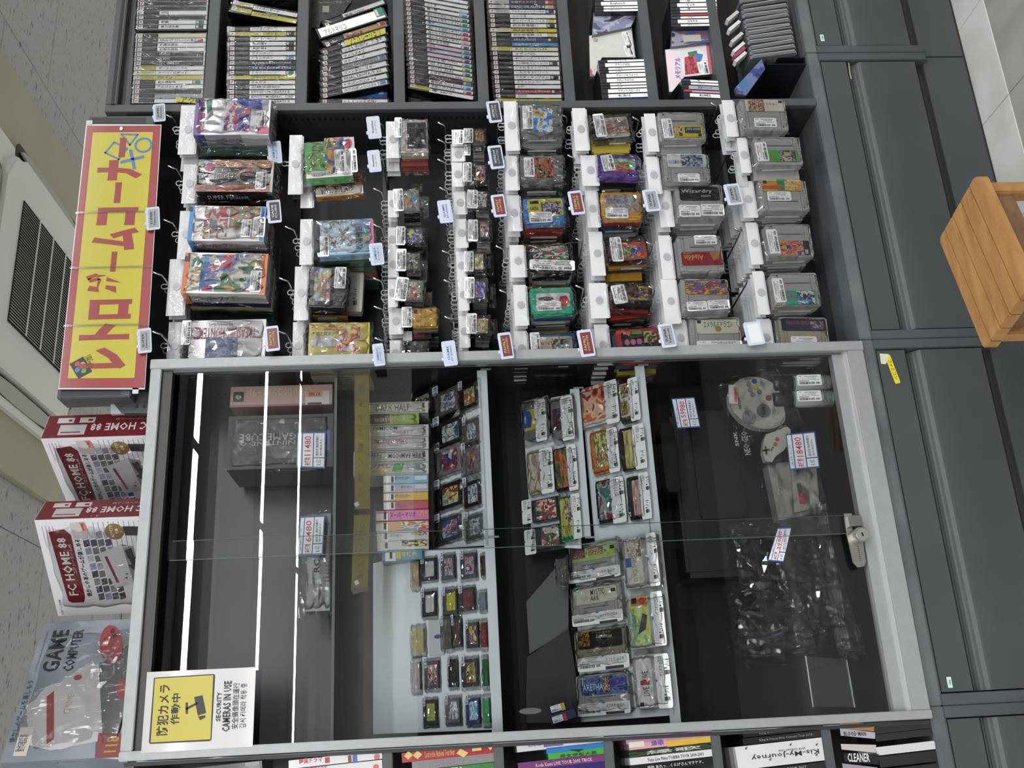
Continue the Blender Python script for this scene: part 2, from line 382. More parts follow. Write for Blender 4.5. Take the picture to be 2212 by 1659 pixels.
for nm, a in (('wall_back', (-5, 6.5, 5.9, 6)), ('wall_front', (-5, 6.5, -10.5, -10.4)), ('wall_left', (-5, -4.9, -10.5, 6)), ('wall_right', (6.4, 6.5, -10.5, 6))):
    struct(wbox(nm, wm, a[0], a[1], a[2], a[3], 0, 3.0))['category'] = 'wall'
# ceiling lamp bodies (the tubes themselves are the area lights just below them)
LB = M('#c9c9c7', .5)
for (y, pw) in LAMP_ROWS:
    for k in range(5):
        X = -4.0+k*2.0
        o = wbox('ceiling_lamp', LB, X-.99, X+.99, y-.06, y+.06, 2.955, 2.999, None, .004)
        tag(o, '%s lamp body of the %s row of ceiling lamps' % (['first', 'second', 'third', 'fourth', 'fifth'][k], {-1.55: 'nearest', -3.8: 'second', -6.03: 'third', -8.0: 'farthest', 2.9: 'rear', 4.8: 'added rearmost'}[y]), 'lamp', 'rows of ceiling lamps')
# ---------------------------------------------------------------- shelf run across the aisle, seen only mirrored in the glass doors
opp = bpy.data.objects.new('aisle_shelf', None); C.objects.link(opp); opp.matrix_basis = Matrix.Translation((.6, -3.2, 0))
tag(opp, 'dark shelf run across the aisle mirrored in the glass doors', 'shelf')
wbox('back_panel', GREYD, -1.8, 3.2, -3.42, -3.4, 0, 1.6, opp)
wbox('kick', GREYD, -1.8, 3.2, -3.05, -3.02, 0, .1, opp)
for k, z in enumerate((.1, .45, .82, 1.2, 1.58)): wbox('shelf_board', GREY, -1.8, 3.2, -3.4, -3.0, z, z+.025, opp)
for z in (.125, .475, .845, 1.225):
    cols = ['#30343a', '#5a4630', '#384858', '#22252b', '#6b6a66', '#43302f']
    for k in range(16):
        x = -1.75+k*.31+random.uniform(0, .04); h = random.uniform(.12, .26)
        wbox('packed_goods', M(random.choice(cols), .5), x, x+random.uniform(.15, .27), -3.35, -3.05, z, z+h, opp)
# ================================================================ AIR CONDITIONER
ac = bpy.data.objects.new('ceiling_air_conditioner', None); C.objects.link(ac); ac.matrix_basis = Matrix.Translation((.86, 1.35, 3.0))
tag(ac, 'square white air conditioner set into a beige plate on the ceiling', 'air conditioner')
wbox('backing_plate', noisy('beige_plate', '#a09c80', '#a8a48a', 2, .55), .14, 1.585, .43, 1.885, 2.975, 3.0, ac, .004)
ACW = M('#dcdad6', .45)
bm = bmesh.new(); prism(bm, [(x+.81, y+1.34) for x, y in rr(.93, .93, .05, 4)], 2.955, 2.975)
o = link('outer_panel', fromb('outer_panel', bm), ACW, None); o.parent = ac; o.matrix_parent_inverse = ac.matrix_basis.inverted()
bm = bmesh.new()
pts = []
for x, y in rr(.80, .80, .13, 6): pts.append((x+.845, y+1.37))
prism(bm, pts, 2.925, 2.955); bmesh.ops.bevel(bm, geom=[e for e in bm.edges if all(v.co.z < 2.93 for v in e.verts)], offset=.015, segments=3, affect='EDGES')
o = link('grille_panel', fromb('grille_panel', bm), ACW, None); o.parent = ac; o.matrix_parent_inverse = ac.matrix_basis.inverted()
gx0, gx1, gy0, gy1 = .615, 1.09, 1.11, 1.635
wbox('grille_well', M('#22221f', .8), gx0, gx1, gy0, gy1, 2.921, 2.9255, ac)
sm = mesh('grille_slat', [], []); bm = bmesh.new()
v = [bm.verts.new(p) for p in ((0, 0, 0), (.0075, 0, .006), (.0075, gy1-gy0, .006), (0, gy1-gy0, 0), (0, 0, -.0015), (.0075, 0, .0045), (.0075, gy1-gy0, .0045), (0, gy1-gy0, -.0015))]
for q in ((3, 2, 1, 0), (4, 5, 6, 7), (0, 1, 5, 4), (1, 2, 6, 5), (2, 3, 7, 6), (3, 0, 4, 7)): bm.faces.new([v[i] for i in q])
sm = fromb('grille_slat', bm)
for k in range(44):
    o = link('slat', sm, ACW, None, Matrix.Translation((gx0+.003+k*(gx1-gx0-.006)/43.5, gy0, 2.9155))); o.parent = ac; o.matrix_parent_inverse = ac.matrix_basis.inverted()
for k in range(1, 4):
    y = gy0+k*(gy1-gy0)/4; wbox('grille_rib', ACW, gx0, gx1, y-.003, y+.003, 2.911, 2.9145, ac)
def vane(cx, cy, along):
    bm = bmesh.new(); n = 16; top = []; L_ = .56
    for i in range(n+1):
        t = i/n*2-1; s = t*L_/2; wd = .038*max(.15, math.sqrt(max(0, 1-t**4)))
        top.append((s, wd))
    pts = [(s, wd) for s, wd in top]+[(s, -wd*.4) for s, wd in reversed(top)]
    prism(bm, pts, -.004, .004)
    return fromb('air_vane', bm)
vm = vane(0, 0, 0)
for cx, cy, a in ((.845+.43, 1.37, PI/2*3), (.845-.43, 1.37, PI/2), (.845, 1.37+.43, 0), (.845, 1.37-.43, PI)):
    R = Matrix.Translation((cx, cy, 2.945)) @ Matrix.Rotation(a, 4, 'Z')
    o = link('vane_slot', fromb('vane_slot', (lambda b: (prism(b, rr(.62, .075, .03, 4), -.001, .001), b)[1])(bmesh.new())), BLACK, None, R @ Matrix.Translation((0, 0, .009))); o.parent = ac; o.matrix_parent_inverse = ac.matrix_basis.inverted()
    o = link('air_vane', vm, M('#aaa79c', .5), None, R @ Matrix.Rotation(.25, 4, 'X')); o.parent = ac; o.matrix_parent_inverse = ac.matrix_basis.inverted()
# ================================================================ DRAWER BASE UNITS
W = .828; HB = .4493
def groove_panel(x0, x1, yf):
    """front with a rolled finger groove along it: profile extruded in x"""
    pr = [(.413, 0), (.345, 0), (.3435, .016), (.341, .022), (.334, .024), (.333, .020), (.329, .0195), (.328, .016), (.322, .015), (.318, .011), (.314, .006), (.310, .0025), (.306, .0008), (.301, 0), (.157, 0)]
    pr = [(z, yf+y) for z, y in pr]+[(.157, yf+.04), (.413, yf+.04)]
    bm = bmesh.new(); a = [bm.verts.new((x0, y, z)) for z, y in pr]; b = [bm.verts.new((x1, y, z)) for z, y in pr]; n = len(pr)
    for i in range(n): bm.faces.new([a[i], a[(i+1) % n], b[(i+1) % n], b[i]])
    bm.faces.new(a[::-1]); bm.faces.new(b); bmesh.ops.recalc_face_normals(bm, faces=bm.faces)
    return fromb('drawer_front', bm)
names = {1: 'grey drawer base unit under the disc shelves, wooden stool clear of it', 0: 'grey drawer base unit beneath the hanging cartridges, behind the wooden stool',
         -1: 'grey drawer base unit under the glass showcase, with yellow label', -2: 'grey drawer base unit under the tall video case shelf'}
names[1] = 'grey drawer base unit under the disc shelves, beside a bare floor strip'
for k in (1, 0, -1, -2):
    x0, x1 = k*W+.0005, (k+1)*W-.0005
    u = bpy.data.objects.new('drawer_unit', None); C.objects.link(u); u.matrix_basis = Matrix.Translation(((x0+x1)/2, .2, 0)); tag(u, names[k], 'drawer unit', 'row of drawer base units')
    wbox('body', GREY, x0+.01, x1-.01, .045, .44, .06, HB-.03, u)
    wbox('top', LEDGE, x0, x1, 0, .44, HB-.03, HB, u, .002)
    wbox('top_rail', GREY, x0+.0235, x1-.0235, .002, .04, .4165, HB-.03, u)
    for a, b in ((x0, x0+.0235), (x1-.0235, x1)): wbox('post', GREY, a, b, 0, .05, .124, HB-.03, u, .0015)
    d = link('drawer', groove_panel(x0+.0265, x1-.0265, .004), DRAWER, None); d.parent = u; d.matrix_parent_inverse = u.matrix_basis.inverted()
    wbox('drawer_gap', GREYD, x0+.0235, x1-.0235, .03, .045, .12, .157, u)
    wbox('kick_panel', DRAWER, x0+.001, x1-.001, .02, .05, .008, .126, u, .001)
    wbox('foot_strip', M('#2a2826', .7), x0, x1, .024, .05, .001, .008, u)
fr = F('mint_sticker', 'small mint green number sticker on the drawer nearest the floor strip', 'sticker', 1776, 82, .0035)
fr.add('plate', 'tag', M('#b5dccb', .5), (1772, 75, 1780, 89), .0006, .0005); fr.text('188', (1774.5, 78, 1778, 86), '#2c3a36', .0011, 90)
fr = F('mint_sticker', 'small mint green number sticker on the drawer below the showcase', 'sticker', 2050, 1473, .0035)
fr.add('plate', 'tag', M('#b5dccb', .5), (2046, 1462, 2056, 1486), .0006, .0005); fr.text('186', (2049, 1468, 2053.5, 1479), '#2c3a36', .0011, 90)
fr = F('yellow_label', 'yellow strip label lettered in black on the showcase drawer', 'label', 1928, 797, .0035)
fr.add('plate', 'tag', M('#d9c71e', .45), (1922, 766, 1934, 829), .0006, .0005, 10); fr.text('ファミコン', (1924.5, 777, 1932, 820), '#2a2612', .0012, 280)
fr = F('cream_tape', 'torn cream tape scrap beside the yellow drawer label', 'tape', 1910, 776, .0035)
fr.poly('scrap', M('#c9c7a4', .6), [(1900, 764), (1919, 765), (1918, 778), (1913, 787), (1903, 786)], .0008, .0006)
fr = F('gold_tape', 'thin strip of torn yellow tape at the groove end', 'tape', 1834, 150, .0035)
fr.poly('scrap', M('#a8925a', .5), [(1832, 136), (1834, 136), (1837, 158), (1840, 171), (1837, 171), (1834, 155)], .001, .0005)
# ================================================================ RACK STRUCTURE (hanging bay + disc rack)
def post(name, x0, x1, z1, label, slots=True, yb=.2):
    o = bpy.data.objects.new(name, None); C.objects.link(o); o.matrix_basis = Matrix.Translation(((x0+x1)/2, .1, HB)); tag(o, label, 'panel')
    wbox('side_panel', GREYD, x0, x1, 0.002, yb, HB, z1, o)
    wbox('front_edge', GREY, x0-.001, x1+.001, -.003, .012, HB, z1, o, .001)
    if slots:
        bm = bmesh.new(); z = HB+.06
        while z < z1-.03:
            for y in (.03, .14): boxv(bm, x0-.0016, y, z, x0-.0004, y+.010, z+.0045)
            z += .0145
        s = link('slots', fromb('slots', bm), BLACK, None); s.parent = o; s.matrix_parent_inverse = o.matrix_basis.inverted(); s['kind'] = 'stuff'
    return o
post('rack_side_panel', .661, .681, 2.25, 'slotted dark grey side panel between hanging games and disc shelves')
bay = bpy.data.objects.new('hanging_bay_back', None); C.objects.link(bay); bay.matrix_basis = Matrix.Translation((.33, .2, HB))
tag(bay, 'dark grey back panel behind the hanging packets of games', 'panel')
wbox('back_panel', GREYD, -.01, .661, .2, .215, HB, 2.25, bay)
for px in (392, 640, 828, 985, 1085, 1250, 1410, 1580):
    z = P(px, 500, 'y', .19).z; wbox('hook_bar', GREYD if px < 800 else M('#55595d', .4), .003, .655, .186, .2, z-.012, z, bay)
rk = bpy.data.objects.new('disc_rack', None); C.objects.link(rk); rk.matrix_basis = Matrix.Translation((1.15, .1, HB))
tag(rk, 'tall dark grey rack with shelves of disc cases', 'rack')
wbox('back_panel', BLACK, .681, 1.66, .19, .2, HB, 2.25, rk)
wbox('top_board', GREY, .681, 1.66, -.005, .2, 2.222, 2.25, rk, .002)
wbox('top_groove', BLACK, .681, 1.66, -.006, .0, 2.2285, 2.236, rk)
SH = [2.014, 1.786, 1.539, 1.326, 1.104, .888, .700]
for z in SH: wbox('shelf_board', GREY, .681, 1.66, 0, .19, z-.028, z, rk, .0015)
wbox('far_side_panel', GREYD, 1.64, 1.66, 0, .2, HB, 2.222, rk)
wbox('top_backboard', GREY, .681, 1.66, .02, .19, 2.185, 2.222, rk)
# header box with the sign
hd = bpy.data.objects.new('header_box', None); C.objects.link(hd); hd.matrix_basis = Matrix.Translation((.28, 0, 2.18))
tag(hd, 'dark grey header box carrying the red and yellow banner', 'header')
wbox('box', GREY, -.095, .642, -.012, .05, 2.125, 2.283, hd, .002)
wbox('rim', M('#2c3034', .5), -.09, .637, -.0125, -.011, 2.145, 2.275, hd)
br = bpy.data.objects.new('upright_bracket', None); C.objects.link(br); br.matrix_basis = Matrix.Translation((-.1, .03, 2.09)); tag(br, 'slotted upright top rising behind the showcase below the banner', 'bracket')
fr = F('dummy', None, None, 280, 868, .03); C.objects.unlink(fr.root)
for nm, mt, pts, z, t in (('face', GREY, [(243, 849), (330, 846), (330, 866), (243, 869)], 0, .02), ('slotted_face', M('#3a4148', .4), [(243, 869), (330, 866), (330, 892), (262, 892)], -.002, .02),
                          ('light_edge', M('#aab0b8', .4), [(238, 866), (244, 870), (266, 892), (238, 893)], -.004, .01)):
    o = fr.poly(nm, mt, pts, z, t); o.parent = br; o.matrix_parent_inverse = br.matrix_basis.inverted() @ fr.mw
for x in (263, 294, 310):
    o = fr.add('slot', 'disc', BLACK, (x-5 if x == 263 else x-3, 875 if x != 263 else 876.5, x+4, 881 if x != 263 else 879), -.001, .001, 0 if x == 263 else -50); o.parent = br; o.matrix_parent_inverse = br.matrix_basis.inverted() @ fr.mw
bpy.data.objects.remove(fr.root)
# ---------------------------------------------------------------- banner
SIGNY = M('#c2b61c', .22, 0, .5); SIGNR = M('#a0282d', .22, 0, .5); SIGNB = M('#2f6cb2', .3)
B = F('banner_sign', 'laminated red bordered yellow banner with large red katakana lettering', 'banner', 240, 550, -.02)
bpts = [(188, 272), (347, 272), (312, 838), (128, 838)]
B.poly('laminate', M('#cfd3d4', .15, 0, .5), [(186, 268), (349, 269), (313, 841), (126, 841)], 0, .0012)
B.poly('red_border', SIGNR, bpts, .0008, .0006)
B.poly('yellow_field', SIGNY, [(201, 287), (331, 286), (291, 817), (147, 818)], .0016, .0006)
# symbols: triangle, circle, square, cross
B.line('triangle', SIGNB, [(263, 291), (298, 292), (281, 314)], 3.8, .0022, closed=True)
B.add('circle', 'ringflat', SIGNB, (291, 298, 330, 331), .0022, 1)
B.line('square', SIGNB, [(247, 308), (275, 322), (257, 345), (228, 331)], 3.8, .0022, closed=True)
B.line('cross', SIGNB, [(283, 327), (291, 364)], 7, .0022); B.line('cross', SIGNB, [(264, 351), (309, 340)], 7, .0022)
# katakana as strokes, read upwards in the picture
for ch, r_ in (('レ', (173, 752, 273, 797)), ('ト', (173, 700, 280, 735)), ('ロ', (193, 648, 284, 690)), ('ゲ', (184, 591, 288, 642)), ('ー', (240, 545, 252, 587)), ('ム', (200, 494, 299, 541)), ('コ', (210, 449, 298, 487)), ('ー', (248, 395, 262, 439)), ('ナ', (211, 347, 308, 390)), ('ー', (258, 299, 272, 340))):
    B.text(ch, r_, SIGNR, .0028, 90, .055)
B.poly('black_logo_tile', M('#16171a', .3), [(180, 771), (200, 803), (170, 819), (151, 787)], .0023, .0004)
for c, x, y in (('#b83a3c', 168, 787), ('#c9b733', 180, 788), ('#2f76c0', 168, 800), ('#4a9a46', 182, 802)):
    B.add('logo_dot', 'disc', M(c, .3), (x-6, y-5, x+6, y+5), .0027, .0004, 60)
B.text('SUPER Famicom', (183, 768, 203, 796), '#3a3420', .0029, 300)
B.add('eyelet', 'disc', M('#e8e8e8', .3), (259, 275, 266, 283), .0028, .0006)
for y in (459, 578, 703): B.line('tape_seam', clear('tape_seam', (.9, .9, .88, 1), 1.5, .1, .18), [(348-(y-272)*.062, y-1), (186-(y-272)*.105, y+2)], 5, .0034)
for pts in ([(188, 268), (202, 262)], [(282, 838), (306, 851)]):
    pass
B.add('clip', 'tag', M('#c8c9c6', .3), (187, 261, 200, 270), .002, .003); B.add('clip', 'tag', M('#c8c9c6', .3), (286, 836, 299, 850), .0, .003)
# ================================================================ SHOWCASE
XR, XL, ZT = -.0068, -.852, 2.0877
sh = bpy.data.objects.new('glass_showcase', None); C.objects.link(sh); sh.matrix_basis = Matrix.Translation(((XL+XR)/2, .1, HB))
tag(sh, 'silver framed glass showcase with two sliding glass doors', 'showcase')
DEP = .235
wbox('right_stile', SILVER, XR-.0235, XR, -.012, .03, HB, ZT, sh, .0015)
wbox('left_stile', SILVER, XL, XL+.018, -.012, .03, HB, ZT, sh, .0015)
wbox('top_rail', SILVER, XL+.018, XR-.0205, -.010, .03, 2.0625, ZT-.0015, sh, .0015)
wbox('bottom_rail', SILVER, XL+.018, XR-.0205, -.009, .004, HB+.001, .488, sh, .001)
wbox('track', SILVER, XL+.018, XR-.0205, .004, .03, HB+.001, .522, sh, .001)
wbox('track_groove', M('#c9ccd0', .2, .6), XL+.018, XR-.0205, -.004, .004, .4885, .496, sh)
wbox('top_track', M('#24261f', .35), XL+.018, XR-.0205, .0, .03, 2.043, 2.0625, sh, .001)
for k in range(3): wbox('track_lip', M('#38372d', .4), XL+.018, XR-.0235, -.001+k*.009, .0002+k*.009, 2.040, 2.0435, sh)
wbox('side_liner', M('#6b7377', .25, .5), XR-.028, XR-.0205, .002, .012, .5, 2.04, sh)
wbox('back_panel', CASEWALL, XL+.01, XR-.01, DEP, DEP+.012, HB, ZT-.01, sh)
wbox('side_wall', CASEWALL, XL+.001, XL+.012, .03, DEP, HB, ZT-.002, sh); wbox('side_wall', CASEWALL, XR-.012, XR-.001, .03, DEP, HB, ZT-.002, sh)
wbox('roof', CASEWALL, XL+.012, XR-.012, .03, DEP, ZT-.018, ZT-.006, sh)
wbox('case_floor', CASEWALL, XL+.012, XR-.012, .03, DEP, .505, .52, sh)
bm = bmesh.new(); z = .6
while z < 2.0:
    boxv(bm, XR-.0135, .19, z, XR-.0122, .2, z+.004); z += .0145
s_ = link('slots', fromb('slots', bm), BLACK, None); s_.parent = sh; s_.matrix_parent_inverse = sh.matrix_basis.inverted(); s_['kind'] = 'stuff'
# doors: right door in front, left door behind it, overlapping in the middle
d1 = wbox('glass_door', GLASS, -.458, XR-.02, .006, .0095, .515, 2.025, sh); d2 = wbox('glass_door', GLASS, XL+.018, -.415, .019, .0225, .515, 2.025, sh)
def glass_edge(x, y, nm='door_edge'): return wbox(nm, M('#4f5f5b', .3), x-.0005, x+.0004, y, y+.0035, .515, 2.02, sh)
glass_edge(-.4585, .006); glass_edge(-.4145, .019)
# lock
lk = F('showcase_lock', 'nickel plated sliding lock with round key cylinder on the glass doors', 'lock', 1846, 1165, .002)
NK = M('#a9a6a0', .25, .9)
lk.poly('plate', NK, [(1823, 1109), (1840, 1109), (1842, 1150), (1838, 1160), (1829, 1158)], 0, .003)
lk.add('catch', 'bevel', M('#8f8d88', .3, .85), (1830, 1116, 1857, 1139), .012, .012, 0)
ob = lk.poly('lock_bar', NK, [(1829, 1158), (1850, 1150), (1862, 1158), (1870, 1214), (1866, 1224), (1852, 1226), (1842, 1216)], .002, .003)
lk.add('cylinder', 'disc', NK, (1836, 1143, 1868, 1175), .022, .020, 0); c_ = lk.add('key_face', 'disc', M('#c4c1bb', .2, .9), (1842, 1146, 1868, 1172), .0235, .002)
lk.add('keyhole', 'box', BLACK, (1853, 1155, 1856, 1163), .0242, .0008, 20, parent=c_)
for k in range(8): lk.add('tooth', 'box', M('#6f6c66', .4, .8), (1850+k*.8, 1180+k*4.2, 1854+k*.8, 1182+k*4.2), .0028, .0008)
# security notice
sg = F('security_notice', 'white and yellow security camera notice taped over the glass door corner', 'sign', 430, 1530, -.0125)
SP = M('#bcbab9', .22, 0, .3)
sg.poly('sheet', SP, [(318, 1452), (553, 1441), (546, 1613), (305, 1627)], .0008, .0008)
sg.poly('black_border', M('#151515', .4), [(333, 1464), (462, 1456), (465, 1459), (457, 1598), (453, 1601), (324, 1607), (322, 1603)], .0014, .0005)
sg.poly('yellow_panel', M('#bfae1f', .3), [(335.5, 1466), (461, 1458.5), (455, 1597), (326, 1604)], .002, .0005)
sg.text('防犯カメラ', (341, 1479, 366, 1588), '#151515', .0025, 90, .02); sg.text('作動中', (370, 1498, 390, 1565), '#201f1c', .0025, 90, .02)
sg.poly('camera_pictogram', M('#1c1b1a', .4), [(420, 1506), (438, 1502), (446, 1540), (428, 1546)], .0025, .0004)
sg.poly('camera_pictogram', M('#1c1b1a', .4), [(428, 1548), (444, 1545), (444, 1550), (433, 1556)], .0025, .0004)
sg.line('camera_pictogram', M('#1c1b1a', .4), [(404, 1520), (404, 1540)], 5, .0025); sg.line('camera_pictogram', M('#1c1b1a', .4), [(404, 1531), (425, 1520)], 5, .0025)
sg.text('SECURITY', (468, 1495, 478, 1558), '#1b1b1c', .0025, 90, .02); sg.text('CAMERAS IN USE', (482, 1471, 499, 1580), '#1b1b1c', .0025, 90, .02)
sg.text('安全攝像頭在運行', (502, 1475, 516, 1574), '#2a2a2c', .0025, 90); sg.text('감시 카메라 작동 중', (519, 1476, 533, 1572), '#2a2a2c', .0025, 90)
# ================================================================ STOOL
def wood(name, c1, c2, rot):
    mt = bpy.data.materials.new(name); nt, N, L, b = nodes(mt)
    g = N.new('ShaderNodeNewGeometry'); mp = N.new('ShaderNodeMapping'); mp.vector_type = 'POINT'; mp.inputs['Rotation'].default_value = (0, 0, rot); mp.inputs['Scale'].default_value = (6, 60, 30)
    L.new(g.outputs['Position'], mp.inputs[0]); n = N.new('ShaderNodeTexNoise'); n.inputs['Scale'].default_value = 1; n.inputs['Detail'].default_value = 6; n.inputs['Distortion'].default_value = .6
    L.new(mp.outputs[0], n.inputs[0]); r = N.new('ShaderNodeValToRGB'); r.color_ramp.elements[0].position = .3; r.color_ramp.elements[1].position = .75
    r.color_ramp.elements[0].color = lin(c1); r.color_ramp.elements[1].color = lin(c2); L.new(n.outputs[0], r.inputs[0])
    n2 = N.new('ShaderNodeTexNoise'); n2.inputs['Scale'].default_value = 14; L.new(g.outputs['Position'], n2.inputs[0])
    mx = N.new('ShaderNodeMix'); mx.data_type = 'RGBA'; mx.blend_type = 'MULTIPLY'; mx.inputs[0].default_value = .35
    L.new(r.outputs[0], mx.inputs[6]); L.new(n2.outputs[0], mx.inputs[7]); L.new(mx.outputs[2], b.inputs['Base Color']); b.inputs['Roughness'].default_value = .38
    return mt
SA = P(2027, 517, 'z', .35); SD = P(2125, 757, 'z', .35)
ud = (SD-SA); ud.z = 0; SLn = ud.length; ud.normalize(); ang = math.atan2(ud.y, ud.x)
WD = wood('stool_wood', '#b27a3c', '#cd9752', -ang); WD2 = wood('stool_wood_dark', '#80563380'[:7], '#9a7048', -ang)
stl = bpy.data.objects.new('wooden_stool', None); C.objects.link(stl); sm_ = Matrix.Translation((SA.x, SA.y, 0)) @ Matrix.Rotation(ang, 4, 'Z'); stl.matrix_basis = sm_
tag(stl, 'small varnished wooden step stool with grooved slatted top on the floor', 'stool')
SWd = .193
def sbox(nm, x0, x1, y0, y1, z0, z1, mt=WD, bev=.003, par=stl):
    bm = bmesh.new(); boxv(bm, x0, y0, z0, x1, y1, z1)
    if bev: bmesh.ops.bevel(bm, geom=list(bm.edges), offset=bev, segments=2, affect='EDGES')
    o = link(nm, fromb(nm, bm), mt); o.parent = par; return o
# x runs along SA->SD, y to the far side (+) / the viewer side is +y after rotation by ang (x points left, so +y is nearer)
ws = [.033, .0465, .046, .0475, .039]; y = 0
for i, wv in enumerate(ws):
    sc2 = SWd/sum(ws); y1 = y+wv*sc2
    bm = bmesh.new()
    if i in (0, len(ws)-1):
        s = -1 if i == 0 else 1; yo = y if i == 0 else y1; yi = y1 if i == 0 else y; rr_ = .014; pts = []
        for cx, a0, a1 in ((SLn-rr_, 0, 90), (rr_, 90, 180)):
            for k in range(5):
                a = math.radians(a0+(a1-a0)*k/4); pts.append((cx+rr_*math.cos(a), yo-s*rr_+s*rr_*math.sin(a)))
        pts += [(0, yi+s*.002), (SLn, yi+s*.002)]
        if s < 0: pts = pts[::-1]
        prism(bm, pts, .326, .35)
    else: boxv(bm, 0, y+.002, .326, SLn, y1-.002, .35)
    bmesh.ops.bevel(bm, geom=[e for e in bm.edges if all(v.co.z > .349 for v in e.verts)], offset=.002, segments=2, affect='EDGES')
    o = link('seat_slat', fromb('seat_slat', bm), WD); o.parent = stl; y = y1
    if i < 4: sbox('seat_groove_shade', .003, SLn-.003, y1-.0022, y1+.0022, .33, .3462, M('#3c2311', .8), 0)  # dark strips fill the slat gaps, their shade put into the colour
sbox('seat_gap_shade_plate', .012, SLn-.012, .01, SWd-.01, .318, .3255, M('#2e1c10', .7))  # dark plate added below the slats to deepen the gap shade
for yy in (.028, SWd-.028): sbox('apron', .03, SLn-.03, yy-.009, yy+.009, .275, .325, WD2)
for xx in (.03, SLn-.03): sbox('apron', xx-.009, xx+.009, .03, SWd-.03, .28, .325, WD2)
for xx in (.026, SLn-.026):
    for yy in (.026, SWd-.026): sbox('leg', xx-.015, xx+.015, yy-.015, yy+.015, 0.001, .326, WD)
    sbox('stretcher', xx-.008, xx+.008, .03, SWd-.03, .11, .14, WD2)
sbox('stretcher', .03, SLn-.03, SWd/2-.009, SWd/2+.009, .112, .138, WD2)
# ================================================================ BOXES ON THE SHOWCASE
def carton(name, label, cat, near, fl, fdir_w, H, depth, zbase, body, sidec, group=None):
    """near: front corner point; yaw from front direction"""
    d = Vector(fl)-Vector(near); yaw = math.atan2(d.y, d.x)
    return d, yaw
def upbox(label, right, left, depth, zt, body, side, px, py):
    """carton whose front runs from right corner to left corner (x,y), top at zt"""
    R_, L_ = Vector(right), Vector(left); d = (L_-R_); wd = d.length; yaw = math.atan2(-d.y, -d.x)
    mid = (R_+L_)/2
    fr = F('game_console_box', label, 'box', px, py, plane=Vector((mid.x, mid.y, 2.2)), yaw=yaw, group=None)
    H = zt-ZT-.001
    # body in frame coordinates: origin somewhere on the plane
    c = fr.mi @ Vector((mid.x, mid.y, (zt+ZT)/2))
    bm = bmesh.new(); boxv(bm, c.x-H/2, c.y-wd/2, -depth, c.x+H/2, c.y+wd/2, 0)
    o = link('carton', fromb('carton', bm), body, fr.root)
    bm = bmesh.new(); boxv(bm, c.x-H/2+.001, c.y+wd/2-.0002, -depth+.001, c.x+H/2-.001, c.y+wd/2+.0006, -.0005)
    s = link('side_panel', fromb('side_panel', bm), side, fr.root)
    return fr, c, wd, H, s
RED = M('#7d1d26', .3, 0, .6); WBX = M('#eceaf2', .3, 0, .4)
